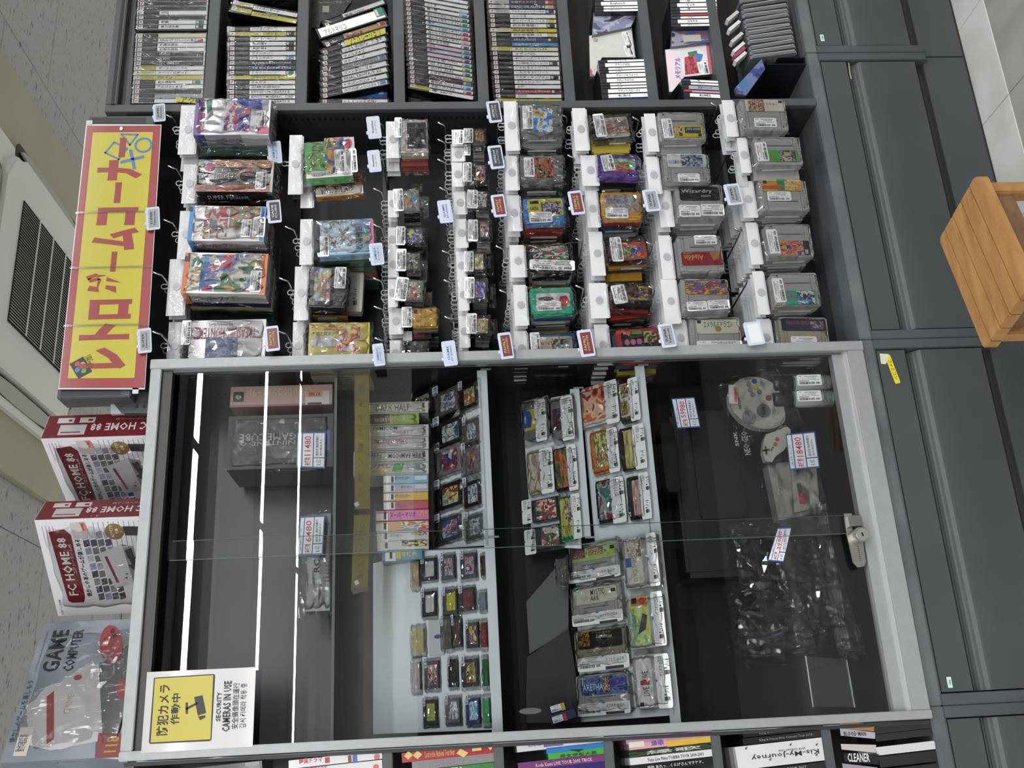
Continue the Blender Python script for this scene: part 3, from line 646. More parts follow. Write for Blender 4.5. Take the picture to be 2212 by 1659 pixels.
def fchome(label, right, left, ox, oy, first):
    """ox, oy: shift in pixels of the artwork relative to the nearer box"""
    fr, c, wd, H, s = upbox(label, right, left, .073, 2.33, WBX, RED, 200+ox, 1200+oy)
    m_ = lambda x, y: (c.x-H/2+x*H, c.y+wd/2-y*wd)      # x 0..1 top to bottom, y 0..1 right to left
    def pl(nm, mt, pts, z=.0006, t=.0004, par=None):
        q = [m_(*p) for p in pts]; A = sum(q[i][0]*q[(i+1) % len(q)][1]-q[(i+1) % len(q)][0]*q[i][1] for i in range(len(q)))
        if A < 0: q = q[::-1]
        bm = bmesh.new(); prism(bm, q, z-t, z); return link(nm, fromb(nm, bm), mt, fr.root)
    def tx(stx, x, y, w_, h_, col, rot=90, bold=0, z=.0014):
        q = m_(x, y); a, b = w_*wd, h_*H
        mtx = Matrix.Translation((q[0], q[1], z)) @ Matrix.Rotation(math.radians(rot), 4, 'Z') @ Matrix.Diagonal((a, b, 1, 1))
        return link('lettering', textmesh(stx, bold), M(col, .4), fr.root, mtx)
    # red title flag
    pl('title_flag', RED, [(.10, .12), (.24, .10), (.29, .16), (.29, .80), (.27, .86), (.16, .86), (.13, .84)], .0008)
    tx('FC HOME 88', .195, .48, .60, .085, '#e6e3e6', 90, .02)
    tx('エフシーホーム88', .255, .40, .30, .03, '#d9cfd4', 90)
    tx('懐かしのあのゲームが楽しめる', .335, .50, .60, .05, '#1c1a20', 90, .01)
    tx('FC用ゲーム互換機', .05, .90, .16, .022, '#2a2a30', 90)
    for k in range(4): pl('stripe', M('#a9a8b8', .4), [(.05+k*.03, .06), (.056+k*.03, .06), (.056+k*.03, .27), (.05+k*.03, .27)], .0005, .0002)
    for k in range(10): pl('stripe', M('#9f9eae', .4), [(.50+k*.045, .04), (.506+k*.045, .04), (.506+k*.045, .30), (.50+k*.045, .30)], .0005, .0002)
    sc_ = ['#6b6a72', '#3b3a40', '#8a8692', '#5b5f52', '#a8a6b8', '#4a4860', '#7c7368', '#9aa0c8', '#c0bdc8', '#55585c', '#3c4a3a', '#8890a8']
    R = random.Random(5)
    for i in range(4):
        for j in range(9):
            x = .38+i*.065+j*.004; y = .14+j*.08
            pl('screen_shot', art(R.choice(sc_), R.choice(sc_), '#c8c6d0', scale=4), [(x, y), (x+.055, y-.012), (x+.055, y+.055), (x, y+.067)], .0007, .0002)
    # console picture
    pl('console_picture', M('#c8c6ca', .35), [(.49, .36), (.72, .27), (.76, .68), (.58, .72)], .0011, .0003); pl('console_picture', M('#83818c', .35), [(.72, .27), (.82, .30), (.84, .66), (.76, .68)], .0011, .0003)
    pl('red_slot', M('#8e2430', .3), [(.545, .39), (.57, .385), (.63, .66), (.605, .665)], .0014, .0002)
    pl('red_dot', M('#8e2430', .3), [(.70, .575), (.72, .565), (.72, .59)], .0014, .0002); pl('red_dot', M('#8e2430', .3), [(.685, .615), (.715, .605), (.71, .63)], .0014, .0002)
    pl('plug_picture', M('#2a2024', .35), [(.74, .33), (.80, .31), (.81, .40), (.90, .40), (.90, .42), (.83, .45), (.92, .47), (.84, .49), (.95, .52), (.86, .55), (.90, .66), (.82, .66), (.80, .55), (.74, .49), (.78, .47), (.75, .40)], .0016, .0003)
    pl('plug_picture', M('#2c2a2e', .35), [(.76, .09), (.93, .10), (.93, .19), (.77, .18)], .0016, .0003)
    n = 14; pl('gold_badge', M('#8d6a3a', .35), [(.68+.085*math.cos(2*PI*k/n), .14+.085*math.sin(2*PI*k/n)*.95) for k in range(n)], .0012, .0003)
    tx('ACアダプタ', .655, .135, .12, .035, '#efe7dc', 90, .01); tx('付属', .70, .135, .05, .03, '#efe7dc', 90, .01)
    pl('controller_picture', M('#cfccd2', .35), [(.88, .25), (.97, .28), (1, .34), (1, .55), (.95, .40), (.88, .30)], .0014, .0003)
    for x, y in ((.905, .275), (.925, .265), (.92, .295), (.945, .285)): pl('red_dot', M('#8e2430', .3), [(x-.009, y-.008), (x+.009, y-.008), (x+.009, y+.008), (x-.009, y+.008)], .0017, .0002)
    pl('red_dot', M('#8e2430', .3), [(.93, .40), (.96, .39), (.97, .42), (.945, .435)], .0017, .0002)
    pl('colour_patch', art('#3a8fc0', '#7fc7b0', '#3a62a8', '#d8d060', '#c86a4a'), [(.84, .70), (.99, .70), (.99, .80), (.84, .79)], .0013, .0003)
    pl('colour_patch', art('#58a060', '#e0c040', '#c86a4a', '#7ac0b0', '#e8a040'), [(.86, .82), (1, .82), (1, .93), (.87, .93)], .0013, .0003)
    # price sticker
    pl('price_sticker', M('#cdc6c6', .35), [(.30, .04), (.42, .035), (.45, .13), (.43, .19), (.31, .19)], .0016, .0003); pl('price_sticker', M('#cf7a66', .35), [(.385, .035), (.43, .035), (.45, .12), (.41, .125)], .0019, .0002)
    tx('¥3980', .41, .08, .07, .02, '#7a2a26', 90, 0, .0022)
    # side face print: local plane at +y side, drawn as boxes slightly proud
    def sp(nm, mt, x0, x1, z0, z1, proud=.0012):
        bm = bmesh.new(); boxv(bm, c.x-H/2+x0*H, c.y+wd/2, -.073*z1, c.x-H/2+x1*H, c.y+wd/2+proud, -.073*z0); return link(nm, fromb(nm, bm), mt, s)
    me = textmesh('FC HOME 88', .02)
    mt_ = Matrix.Translation((c.x-H/2+.70*H, c.y+wd/2+.0014, -.073*.42)) @ Matrix(((-1, 0, 0, 0), (0, 0, 1, 0), (0, 1, 0, 0), (0, 0, 0, 1))) @ Matrix.Diagonal((.56*H, .073*.33, 1, 1))
    link('lettering', me, M('#dcd3d6', .4), s, mt_)
    mt_ = Matrix.Translation((c.x-H/2+.78*H, c.y+wd/2+.0014, -.073*.75)) @ Matrix(((-1, 0, 0, 0), (0, 0, 1, 0), (0, 1, 0, 0), (0, 0, 0, 1))) @ Matrix.Diagonal((.3*H, .073*.10, 1, 1))
    link('lettering', textmesh('エフシーホーム88'), M('#c9bcc0', .4), s, mt_)
    sp('console_picture', M('#c5bfc0', .35), .14, .38, .12, .55); sp('controller_picture', M('#cfc9c8', .35), .10, .25, .64, .86); sp('controller_picture', M('#cfc9c8', .35), .30, .44, .64, .86)
    sp('red_dot', RED, .2, .23, .70, .78, .0016); sp('red_dot', RED, .38, .42, .70, .78, .0016); sp('red_slot', RED, .16, .34, .2, .24, .0016)
    wr = fr.root; f0 = unit('film1')
    mtx = Matrix.Translation((c.x, c.y, .002)) @ Matrix.Diagonal((H*1.0, wd*1.0, .012, 1)); link('shrink_film', f0, SLEEVE, fr.root, mtx)
    return fr
fchome('white and red console box with orange price tag, nearer the banner', (-.168, .043), (-.2877, .2782), 0, 0, True)
fchome('white and red console box standing in the middle of the three on top', (-.348, .06), (-.527, .253), 0, 0, False)
# third carton
fr, c, wd, H, s = upbox('large grey blue console box with big black capitals, outermost on the showcase', (-.551, .18), (-.842, .031), .075, 2.33, noisy('grey_blue_carton', '#6f7a88', '#9aa3b0', 6, .22, .05, 2, coat=.8), M('#3a2c28', .3), 150, 1500)
g_ = fr
def ln(*a, **k): return g_.line(*a, **k)
g_.poly('dark_floor_picture', M('#3a4146', .25, 0, .8), [(215, 1432), (283, 1390), (262, 1640), (205, 1640)], .0006, .0003)
g_.poly('console_picture', M('#b9b5b8', .3), [(57, 1525), (190, 1434), (213, 1436), (222, 1600), (110, 1622), (62, 1610)], .001, .0003)
n = 24; g_.poly('console_picture', M('#c2bec0', .3), [(128+58*math.cos(2*PI*k/n), 1548+72*math.sin(2*PI*k/n)) for k in range(n)], .0013, .0002)
g_.poly('red_slot', M('#a03430', .3), [(101, 1506), (117, 1493), (117, 1597), (101, 1608)], .0016, .0002)
for px, py, rx, ry in ((240, 1393, 25, 46), (267, 1490, 16, 24)):
    g_.poly('red_controller_picture', M('#a83236', .3), [(px+rx*math.cos(2*PI*k/n)+8*math.sin(2*PI*k/n)*0, py-ry*.9*math.sin(2*PI*k/n)) for k in range(n)], .0018, .0002)
for px, py in ((244, 1364), (248, 1374)): g_.add('button_picture', 'disc', M('#3a2226', .3), (px-5, py-5, px+5, py+5), .0022, .0002)
for a, b in (((222, 1412), (244, 1428)), ((222, 1430), (244, 1412))): ln('cross_picture', M('#8a878c', .3), [a, b], 5, .0022)
g_.add('red_button_picture', 'disc', M('#a83236', .3), (160, 1458, 177, 1470), .0017, .0002)
g_.text('GAME', (103, 1362, 138, 1450), '#1d1f24', .0018, 90, .02); g_.text('COMPUTER', (148, 1361, 170, 1449), '#22252b', .0018, 90, .01)
g_.text("Let's play a game, Everybody has fun", (87, 1366, 93, 1450), '#3a3f48', .0018, 90)
g_.text('懐かしのゲームを楽しもう', (40, 1470, 54, 1602), '#22252b', .0018, 90)
g_.text('GAME', (142, 1500, 156, 1542), '#b8a870', .002, 90); g_.text('FCコンピュータ', (270, 1370, 280, 1404), '#b8a83a', .0018, 90)
g_.poly('red_flag', M('#8c2a2c', .3), [(213, 1584), (262, 1584), (262, 1636), (206, 1636)], .0012, .0003); g_.text('118', (228, 1592, 255, 1626), '#b89a3a', .0018, 90, .03)
g_.poly('price_sticker', M('#cfc9bb', .35), [(45, 1572), (76, 1571), (57, 1634), (28, 1634)], .0015, .0003)
g_.text('動作確認済', (38, 1588, 58, 1624), '#3a3f70', .002, 90)
link('shrink_film', unit('film2'), SLEEVE, g_.root, Matrix.Translation((c.x, c.y, .002)) @ Matrix.Diagonal((H, wd, .016, 1)))
# ================================================================ DISC CASES IN THE RACK
HEAD = {'k': '#23242a', 'y': '#c9bd3a', 'x': '#b9bbb8', 'l': '#d2cfa8'}
COL = {'w': '#e4e3e2', 'k': '#26272c', 'y': '#cdc13c', 'l': '#d6d3a6', 'i': '#353a70', 'b': '#4a86b8', 'g': '#2f7a5a', 'r': '#a83a40', 'a': '#9aa0aa', 'o': '#c89a6a', 'v': '#b4b0cc', 'u': '#cfa9b8', 't': '#3a9088',
       'n': '#3a2a2e', 'p': '#c888a8', 'e': '#5f6f86', '0': None, 'c': '#b7c6d6', 'q': '#33506a', 's': '#5a2730'}
NAMEC = {'w': 'white', 'k': 'black', 'y': 'yellow', 'l': 'cream', 'i': 'indigo', 'b': 'blue', 'g': 'green', 'r': 'red', 'a': 'grey', 'o': 'orange', 'v': 'lavender', 'u': 'pale pink', 't': 'teal', 'n': 'dark brown', 'p': 'pink', 'e': 'slate blue', 'c': 'pale blue', 'q': 'navy', 's': 'maroon'}
ORD = ['first', 'second', 'third', 'fourth', 'fifth', 'sixth', 'seventh', 'eighth', 'ninth', 'tenth', 'eleventh', 'twelfth', 'thirteenth', 'fourteenth', 'fifteenth', 'sixteenth', 'seventeenth', 'eighteenth', 'nineteenth', 'twentieth', 'twenty-first', 'twenty-second', 'twenty-third', 'twenty-fourth', 'twenty-fifth']
CASEB = {'k': M('#1d2127', .25, 0, .5), 'w': M('#c5c8cc', .25), 'g': M('#2c5a38', .25)}
CASE_D = .135
def case(label, cx, cy, ln_, th, rot, head, body, tail, title, group, bagged=True, fr_Y=.004, tcol=None, depth=.13, ps=True, bodym='k', hfrac=.3, cat='disc case', name='disc_case'):
    fr = F(name, label, cat, cx, cy, fr_Y, group)
    full = (cx-ln_/2, cy-th/2, cx+ln_/2, cy+th/2)
    fr.add('case', 'box', CASEB[bodym], full, 0, depth, rot)
    a = math.radians(rot); ca, sa = math.cos(a), math.sin(a)
    def sub(x0, x1, y0=.1, y1=.9):      # fractions along the spine
        mx, my = (x0+x1)/2*ln_-ln_/2, (y0+y1)/2*th-th/2
        X, Yp = cx+mx*ca+my*sa, cy-mx*sa+my*ca
        w_, h_ = (x1-x0)*ln_, (y1-y0)*th
        return (X-w_/2, Yp-h_/2, X+w_/2, Yp+h_/2)
    if head:
        ins = fr.add('spine_insert', 'box', M(COL[body], .3), sub(.02+hfrac, .98), .0006, .0005, rot)
        hd_ = fr.add('spine_head', 'box', M(HEAD.get(head, COL.get(head)), .3), sub(.02, .02+hfrac), .0006, .0005, rot)
        if ps:
            fr.add('logo_square', 'box', M('#d8d3d3', .3), sub(.035, .095), .001, .0003, rot, parent=hd_)
            fr.text('P', sub(.052, .08, .3, .75), '#a8484c', .0014, rot, .03, hd_)
            fr.text('PlayStation.2' if head != 'x' else 'XBOX 360', sub(.12, .29, .3, .72), '#9c9ca0' if head == 'k' else '#7c7a60', .0014, rot, 0, hd_)
    else:
        ins = fr.add('spine_insert', 'box', M(COL[body], .3), sub(.03, .97), .0006, .0005, rot)
    if tail and tail != '0':
        tl_ = fr.add('spine_tail', 'box', M(COL[tail], .3), sub(.84, .96), .0010, .0004, rot, parent=ins)
        fr.add('age_mark', 'box', M('#b9bcc0', .3), sub(.85, .885, .2, .8), .0014, .0003, rot, parent=ins)
    if title:
        dark = body in 'kinqsrgb'
        tc = tcol or ('#cfcfd2' if dark else '#3a3d48')
        n = max(2, len(title)); x1 = min(.82 if tail and tail != '0' else .92, (.35 if head else .1)+.052*n*(1 if ord(title[0]) > 300 else .62))
        fr.text(title, sub(.35 if head else .1, x1, .22, .76), tc, .0013, rot, .008, ins)
    if bagged: fr.add('cellophane_sleeve', 'sleeve%d' % (int(cx+cy) % 4), SLEEVE, sub(-.015, 1.015, -.04, 1.04), .0024, depth+.003, rot)
    return fr
def disc_row(shelf, specs, x0, x1, ybot, step, xdrift, rot=0, th=None, start=1, first_gap=None, group=None, **kw):
    for i, s in enumerate(specs):
        head, body, tail, title = s[0], s[1], s[2], s[3:]
        cy = ybot-step*i; dx = xdrift*i
        if first_gap and i >= first_gap[0]: cy -= first_gap[1]
        nm = NAMEC[body]
        ti = '' if not tail or tail == '0' else ' with %s end' % NAMEC[tail]
        lab = '%s spined case%s, %s from side panel, %s' % (nm, ti, ORD[start-1+i], shelf)
        hk = head if head != '-' else ''
        bg = kw.get('bagged', True)
        case(lab, (x0+x1)/2+dx, cy, x1-x0, th or step*.88, rot, hk, body, tail, title, group or 'disc cases on the '+shelf, bagged=bg, bodym='w' if shelf.startswith('shelf nearest') else 'k')
R1 = ['kw0', 'ka0', 'kk0', 'kw0アルゴスの戦士', 'kwg真女神転生', 'yy0ICO イコ', 'lw0スーパーロボット', 'yw0ダーククロニクル', 'kk0SVC CHAOS', 'kk0武蔵伝', 'kk0武蔵伝', 'kw0幻想水滸伝', 'kw0幻想水滸伝', 'kwrKING OF COLOSSEUM', 'kl0', 'kwk第三次大戦', 'kwg戦国', 'kk0', 'kw0RPG', 'kk0', 'kk0', 'kkr', 'kw0']
disc_row('shelf nearest ceiling', R1, 285, 437, 218, 10.05, .62, 0, 9.0, first_gap=(15, 9))
R2 = ['kw0KINGDOM HEARTS II', 'kwaKINGDOM HEARTS', 'kw0KINGDOM HEARTS II', 'kw0幻想水滸伝III', 'kw0ナムカプ', 'yy0グランツーリスモ', 'kwgシャドウハーツ', 'ki0Till the End of Time', 'kk0真女神転生III-NOCTURNE', 'kwbドラッグオン', 'kw0ファンタジー', 'kwk鬼武者4', 'kwk鬼武者4', 'kw0バイオハザード', 'yykバイオハザード', 'kw0バイオハザード']
disc_row('second shelf from ceiling', R2, 491, 640, 220, 10.45, .12, 0, 9.4)
case('yellow spined disc case leaning against a white one, second shelf from the ceiling', 570, 33, 150, 11, -13, 'y', 'y', '', 'バイオハザード', 'disc cases on the second shelf from the ceiling')
case('white spined disc case leaning beyond the yellow one, second shelf from the ceiling', 573, 20, 148, 10, -13, 'l', 'w', '', 'バイオハザード', 'disc cases on the second shelf from the ceiling')
case('ivory disc case at the top edge of the second shelf from the ceiling', 570, -8, 145, 12, 0, 'k', 'w', '', '', 'disc cases on the second shelf from the ceiling')
fr = F('disc_case_cover', 'colourful case back showing in the gap on the second shelf from the ceiling', 'disc case', 565, 35, .05)
fr.poly('back_cover', art('#1f2c3c', '#2f5a86', '#6b4a30', '#8a8f98', '#1c2128'), [(498, 18), (640, 3), (640, 50), (505, 52)], 0, .012); fr.add('print_block', 'box', M('#33363c', .4), (575, 3, 615, 14), .001, .0005); fr.add('print_block', 'box', M('#8f9298', .4), (560, 40, 600, 47), .001, .0005)
# third shelf: leaning
case('ivory spined disc case with orange title lying level on the third shelf from the ceiling', 766, 220, 148, 11, 0, 'k', 'w', '', 'トルネコの大冒険3', 'disc cases on the third shelf', tcol='#b0562a')
R3 = ['kwbエアロダンシング4', 'kw0ドラゴンクエスト8', 'kw0FINAL FANTASY XII', 'kw0ファンタジースター', 'kaeFINAL FANTASY X-2', 'kw0グランディア', 'kw0テイルズオブ', 'kw0シャドウハーツ', 'kw0シミュレーション']
for i, s in enumerate(R3):
    case('white spined disc case leaning on the third shelf, %s above the level one' % ORD[i], 766-i*.2, 192-i*12.6, 150, 11, 13.5+i*.8, s[0], s[1], s[2], s[3:], 'disc cases on the third shelf')
case('orange and pink spined disc case leaning on the third shelf', 768, 73, 148, 11, 21, 'k', 'o', 'r', '桜坂消防隊', 'disc cases on the third shelf', tcol='#7a3a3a')
case('thick white boxed game with green end leaning on the third shelf', 760, 50, 158, 23, 21.5, '', 'w', 'g', 'アルトネリコ', 'disc cases on the third shelf', bagged=False, tcol='#8a8a92')
case('white spined disc case topmost of the leaning ones, third shelf', 765, 28, 146, 9, 23.5, 'k', 'w', '', '電車でGO!', 'disc cases on the third shelf')
fr = F('yellow_genre_card', 'yellow handwritten genre card between leaning cases on the third shelf', 'card', 789, 80, -.002)
fr.poly('card', M('#b3a91e', .35, 0, .4), [(743, 88), (832, 60), (833, 72), (747, 99)], 0, .001); fr.text('シミュレーション', (752, 67, 824, 93), '#35321c', .0006, 16)
fr = F('yellow_genre_card', 'yellow handwritten genre card at the foot of the shelf nearest the ceiling', 'card', 430, 218, -.004)
fr.poly('card', M('#b3a91e', .35, 0, .4), [(379, 209), (484, 220), (482, 229), (380, 219)], 0, .001); fr.text('アクション', (390, 211, 470, 226), '#35321c', .0006, -6)
fr = F('disc_case_cover', 'deep blue case cover showing below the leaning cases, third shelf', 'disc case', 765, 200, .03)
fr.poly('cover', art('#16284a', '#1f3f78', '#2a5a9a', '#101a30', '#243a5e'), [(690, 218), (836, 178), (836, 216), (700, 216)], 0, .01); fr.add('barcode', 'box', M('#8f98a8', .4), (818, 183, 828, 204), .001, .0005)
fr = F('disc_case_cover', 'dark green case cover behind the leaning cases at the top, third shelf', 'disc case', 720, 30, .06)
fr.poly('cover', art('#101512', '#0c0e10', '#22301f', '#1a1a1e', '#2d3a2a', scale=5), [(676, 0), (760, 0), (740, 30), (690, 60), (672, 60)], 0, .01); fr.text('PlayStation 2 専用ソフト', (686, 2, 760, 9), '#7b8a74', .001); fr.add('print_block', 'box', M('#8f9488', .4), (697, 13, 711, 27), .001, .0005)
# fourth shelf: leaning the other way
R4 = ['yw0零 zero', 'kwr奇跡のプリズム', 'kwb夜想曲 True Blood', 'ksbアルスマグナ', 'kwyときめきGirl\'s Side', 'kwgGirl\'s Side', 'kwgGirl\'s Side', 'kwtDEAR My SUN!!', 'kui', 'kvi遙か', 'kut緋色', 'kwi遙かなる時空', 'kwp遙かなる時空の中で3', 'kwr遙かなる時空の中で3', 'kwr遙かなる時空の中で3', 'kcb遙か', 'kwg遙かなる時空の中で4', 'kwg遙かなる時空の中で4', 'kwb舞一夜', 'kwcふしぎ', 'kw0', 'kw0']
disc_row('fourth shelf from ceiling', R4, 881, 1026, 199, 9.75, -.55, -12.8, 9.2)
fr = F('disc_case_cover', 'dark case cover showing beneath the leaning cases, fourth shelf', 'disc case', 950, 208, .04)
fr.poly('cover', art('#0e0f12', '#15181c', '#4a4f4e', '#101114', '#26292a'), [(880, 190), (1022, 222), (882, 222)], 0, .01)
R5 = ['yy0もじぴったん', 'kw0ZOOO', 'krsスーパー上海2005', 'kw0上海', 'kw0スマッシュコート', 'kwkドカポンキングダム', 'kw0いただきストリート', 'kw0いただきストリート', 'kwkプロ野球スピリッツ3', 'kw0ボウリングハイパー', 'kw0マデンNFL', 'yl0みんなのGOLF4', 'kb0みんなのテニス', 'kik0みんなのGOLF3', 'kwy桃太郎電鉄USA', 'ly0桃太郎電鉄12', 'kwk桃太郎電鉄11', 'kwyボンバーマンカート', 'kw0ふふふ玉', 'xwiアルティメットマーヴル', 'xqoDEAD OR ALIVE 4', 'xnrお姫チャンバラ']
disc_row('fifth shelf from ceiling', R5, 1067, 1216, 218, 10.15, -.72, -.8, 9.3)
# ---- thin CD cases on the lower shelves
def cdrow(shelf, specs, x0, x1, ybot, rot=0, xd=0):
    y = ybot
    for i, s in enumerate(specs):
        th = {'T': 9.5, 't': 5.2}[s[0]]; y -= th+1
        lab = '%s spined %s jewel case, %s from the nearer end, %s' % (NAMEC[s[1]], 'thick' if s[0] == 'T' else 'slim', ORD[i], shelf)
        case(lab, (x0+x1)/2+xd*i, y+th/2, x1-x0, th, rot, s[2] if s[2] != '-' else '', s[1], '', s[3:], 'jewel cases, '+shelf, bagged=False, fr_Y=-.002 if 'front' in shelf else .002, depth=.115, ps=False, hfrac=.12 if s[0] == 'T' else .18, tcol='#33363c')
        if s[0] == 'T' or i % 2: pass
cdrow('lower pile on the sixth shelf', ['Tik', 'Twk夜に翔ける', 'Twkブランドブロード2', 'twkルナ', 'twk上海', 'TwkクロノクロスA', 'Twkグローバルフォース', 'twkソロ', 'twkリアル', 'Twkグランドゼロ', 'twkアーマード'], 1301, 1402, 223, 1.5, -.9)
cdrow('upper pile on the sixth shelf', ['twkブレイブ', 'twkクラッシュ', 'TwkKowloon II', 'twk2', 'twk3'], 1285, 1380, 26, 1, 0)
cdrow('lower pile on the seventh shelf', ['Tsk', 'Twk真女神転生', 'tpr', 'Tak日本シリーズ', 'twkベスト', 'twi2'], 1478, 1574, 223, -4, -1.2)
cdrow('upper pile on the seventh shelf', ['twkストーリー', 'Twkロマサガ', 'twiバスト', 'trk', 'twk', 'twk3', 'Twkピッタ', 'twk9', 'twk8'], 1450, 1552, 58, 1, -.3)
def cover(label, pts, cols, Y, mat=None, extra=None, tilt=0, t=.01):
    cx = sum(p[0] for p in pts)/len(pts); cy = sum(p[1] for p in pts)/len(pts)
    fr = F('jewel_case', label, 'disc case', cx, cy, Y, 'jewel cases turned cover outward', tilt)
    fr.poly('case', CRYS if mat is None else mat, [(cx+(x-cx)*1.03, cy+(y-cy)*1.03) for x, y in pts], -.0005, t); fr.poly('cover_sheet', art(*cols), pts, .0005, .001)
    return fr
fr = cover('jewel case with red and white cover turned outward on the sixth shelf', [(1273, 78), (1363, 60), (1372, 124), (1300, 124), (1285, 164), (1275, 164)], ['#a84a50', '#bcc2ba', '#c6c2bc', '#bcc2ba', '#b85a60'], .03)
sticker(fr, (1348, 68, 1362, 104), .0012, 12); sticker(fr, (1350, 98, 1366, 122), .0012, 12); fr.text('KONAMI', (1282, 84, 1291, 92), '#a83a40', .0012)
fr = cover('blurred violet jewel case cover below the upper pile, sixth shelf', [(1283, 27), (1378, 25), (1362, 58), (1280, 76)], ['#4a4a6a', '#7a7a9a', '#9aa0b0', '#5a3a5a', '#2c2c40'], .02)
fr = cover('white jewel case with pink edge and handwritten purple title, seventh shelf', [(1437, 108), (1530, 95), (1538, 160), (1478, 166), (1452, 198), (1446, 198)], ['#d9d3d8', '#dcd8da', '#d6d0d6', '#e0c8d0', '#d8d4da'], .03)
fr.poly('pink_edge', M('#c0606e', .35), [(1525, 97), (1531, 96), (1539, 160), (1532, 161)], .001, .0004); fr.text('メモリアル', (1458, 125, 1470, 170), '#7a5ab0', .0012, 84, .03); fr.poly('red_round_print', art('#a83a4a', '#b84a56', '#8c2a3a', '#c05a5a', '#a83a4a'), [(1478, 125), (1500, 118), (1512, 128), (1512, 158), (1480, 162)], .0014, .0003)
fr.poly('green_leaf_print', M('#3a7a5a', .4), [(1485, 114), (1504, 110), (1507, 117), (1488, 122)], .0016, .0003); fr.poly('blue_print', M('#3a7ac0', .4), [(1502, 116), (1518, 118), (1514, 132), (1502, 130)], .0017, .0003); sticker(fr, (1508, 134, 1530, 162), .002, 5)
fr = cover('dark blue jewel case back below the upper pile, seventh shelf', [(1452, 60), (1550, 58), (1544, 90), (1450, 101)], ['#2c3f80', '#3a4f90', '#6a4a60', '#8a8a98', '#2a3050'], .02)
fr.add('print_block', 'box', M('#a8a898', .4), (1475, 76, 1514, 90), .0012, .0004, 3)
# grey case edges (opened cases) lying on the lowest shelf
Gm = [M('#5c6065', .2, 0, .5), M('#3c4044', .2, 0, .5), CRYS]
for i in range(13):
    y = 116-i*10.5+(6 if i > 5 else 0); x = 1690-i*1.9
    fr = F('jewel_case', 'jewel case lying edge outward on the lowest shelf, %s out from the bookend' % ORD[i], 'disc case', x-35, y, -.0, 'jewel cases on the lowest shelf')
    rot = 8+(i % 3)*1.5
    fr.add('case', 'bevel', Gm[1] if i in (6, 11) else Gm[0], (x-70, y-4, x+33, y+4), 0, .12, rot); fr.add('hinge_strip', 'box', M('#8d9195', .15), (x-66, y-3.2, x+28, y-1.2), .001, .001, rot)
    if i in (0, 1, 2, 4, 7, 9): fr.add('spine_sheet', 'box', M(['#c9c5c6', '#9c3a58', '#d0cccc', '#3a4a6a', '#b9b4b0'][i % 5], .35), (x-107, y+2, x-72, y+8), -.002, .02, 42)
fr = cover('magenta and blue jewel case back beside the black bookend', [(1588, 190), (1645, 128), (1652, 150), (1612, 206), (1592, 202)], ['#1f2a58', '#2f3f80', '#5a6a9a', '#3a6a9a', '#151a30'], -.005)
fr = F('bookend', 'black metal bookend standing on the ledge by the divider panel', 'bookend', 1665, 145, 0)
bx0 = P(1698, 133, 'y', .012)
BKM = M('#15171f', .35)
for a in ((.8005, .8025, .012, .185, HB, .556), (.8215, .8235, .012, .185, HB, .556), (.8025, .8215, .012, .185, HB, .452), (.8025, .8215, .012, .185, .554, .556), (.8025, .8215, .18, .185, .452, .554)):
    o = wbox('plate', BKM, *a); o.parent = fr.root; o.matrix_parent_inverse = fr.mi
# ================================================================ SHOWCASE CONTENTS
wbox_sh = lambda *a: wbox(*a)
def glassboard(label, z, y0, y1, x0=XL+.014, x1=XR-.014, t=.006):
    o = wbox('glass_shelf', SHELFGLASS, x0, x1, y0, y1, z-t, z); tag(o, label, 'glass shelf')
    e = wbox('front_edge', M('#34413f', .3), x0, x1, y0-.0004, y0, z-t, z, o); return o
glassboard('upper glass shelf of the showcase under the console boxes', 1.6835, .032, .232)
def board(label, name, Y0, Z0, Y1, Z1, pts, lip=None):
    tilt = math.atan2(Y1-Y0, Z1-Z0); plane = Vector((0, Y0, Z0))
    cx = sum(p[0] for p in pts)/len(pts); cy = sum(p[1] for p in pts)/len(pts)
    fr = F(name, label, 'display board', cx, cy, plane=plane, tilt=tilt)
    fr.poly('sloping_plate', ACRYL, pts, 0, .004)
    if lip:
        x0, x1 = lip
        wbox('front_lip', ACRYL, x0, x1, Y0-.005, Y0+.001, Z0-.024, Z0-.001, fr.root, .001)
        for x in (x0-.004, x1): wbox('shelf_clip', M('#b9bdbf', .3, .6), x, x+.004, Y0-.006, Y0-.004, Z0-.034, Z0-.01, fr.root)
    return plane, tilt
PA = board('milky white sloping display board holding the small cartridges nearer the hanging games', 'display_board', .05, 1.357, .2, 1.477, [(1036, 817), (925, 975), (925, 1187), (1052, 1178)], (-.425, -.033))
PB = board('wide milky white sloping display board with the sparse small cartridges', 'display_board', .05, 1.357, .2, 1.61, [(1053, 1182), (926, 1188), (806, 1217), (806, 1586), (1068, 1576)], (-.835, -.429))
PC = board('short milky sloping display board with the blue haired picture cartridge', 'display_board', .12, 1.133, .2, 1.245, [(1238, 850), (1127, 872), (1150, 1180), (1255, 1185)], (-.42, -.06))
PD = board('milky sloping display board under the orange cartridge', 'display_board', .05, .985, .15, 1.106, [(1381, 812), (1262, 925), (1285, 1172), (1405, 1168)], (-.835, -.033))
PE = board('grey sloping display board under the four wide grey cartridges', 'display_board', .05, .985, .15, 1.106, [(1405, 1168), (1240, 1176), (1256, 1560), (1455, 1545)])
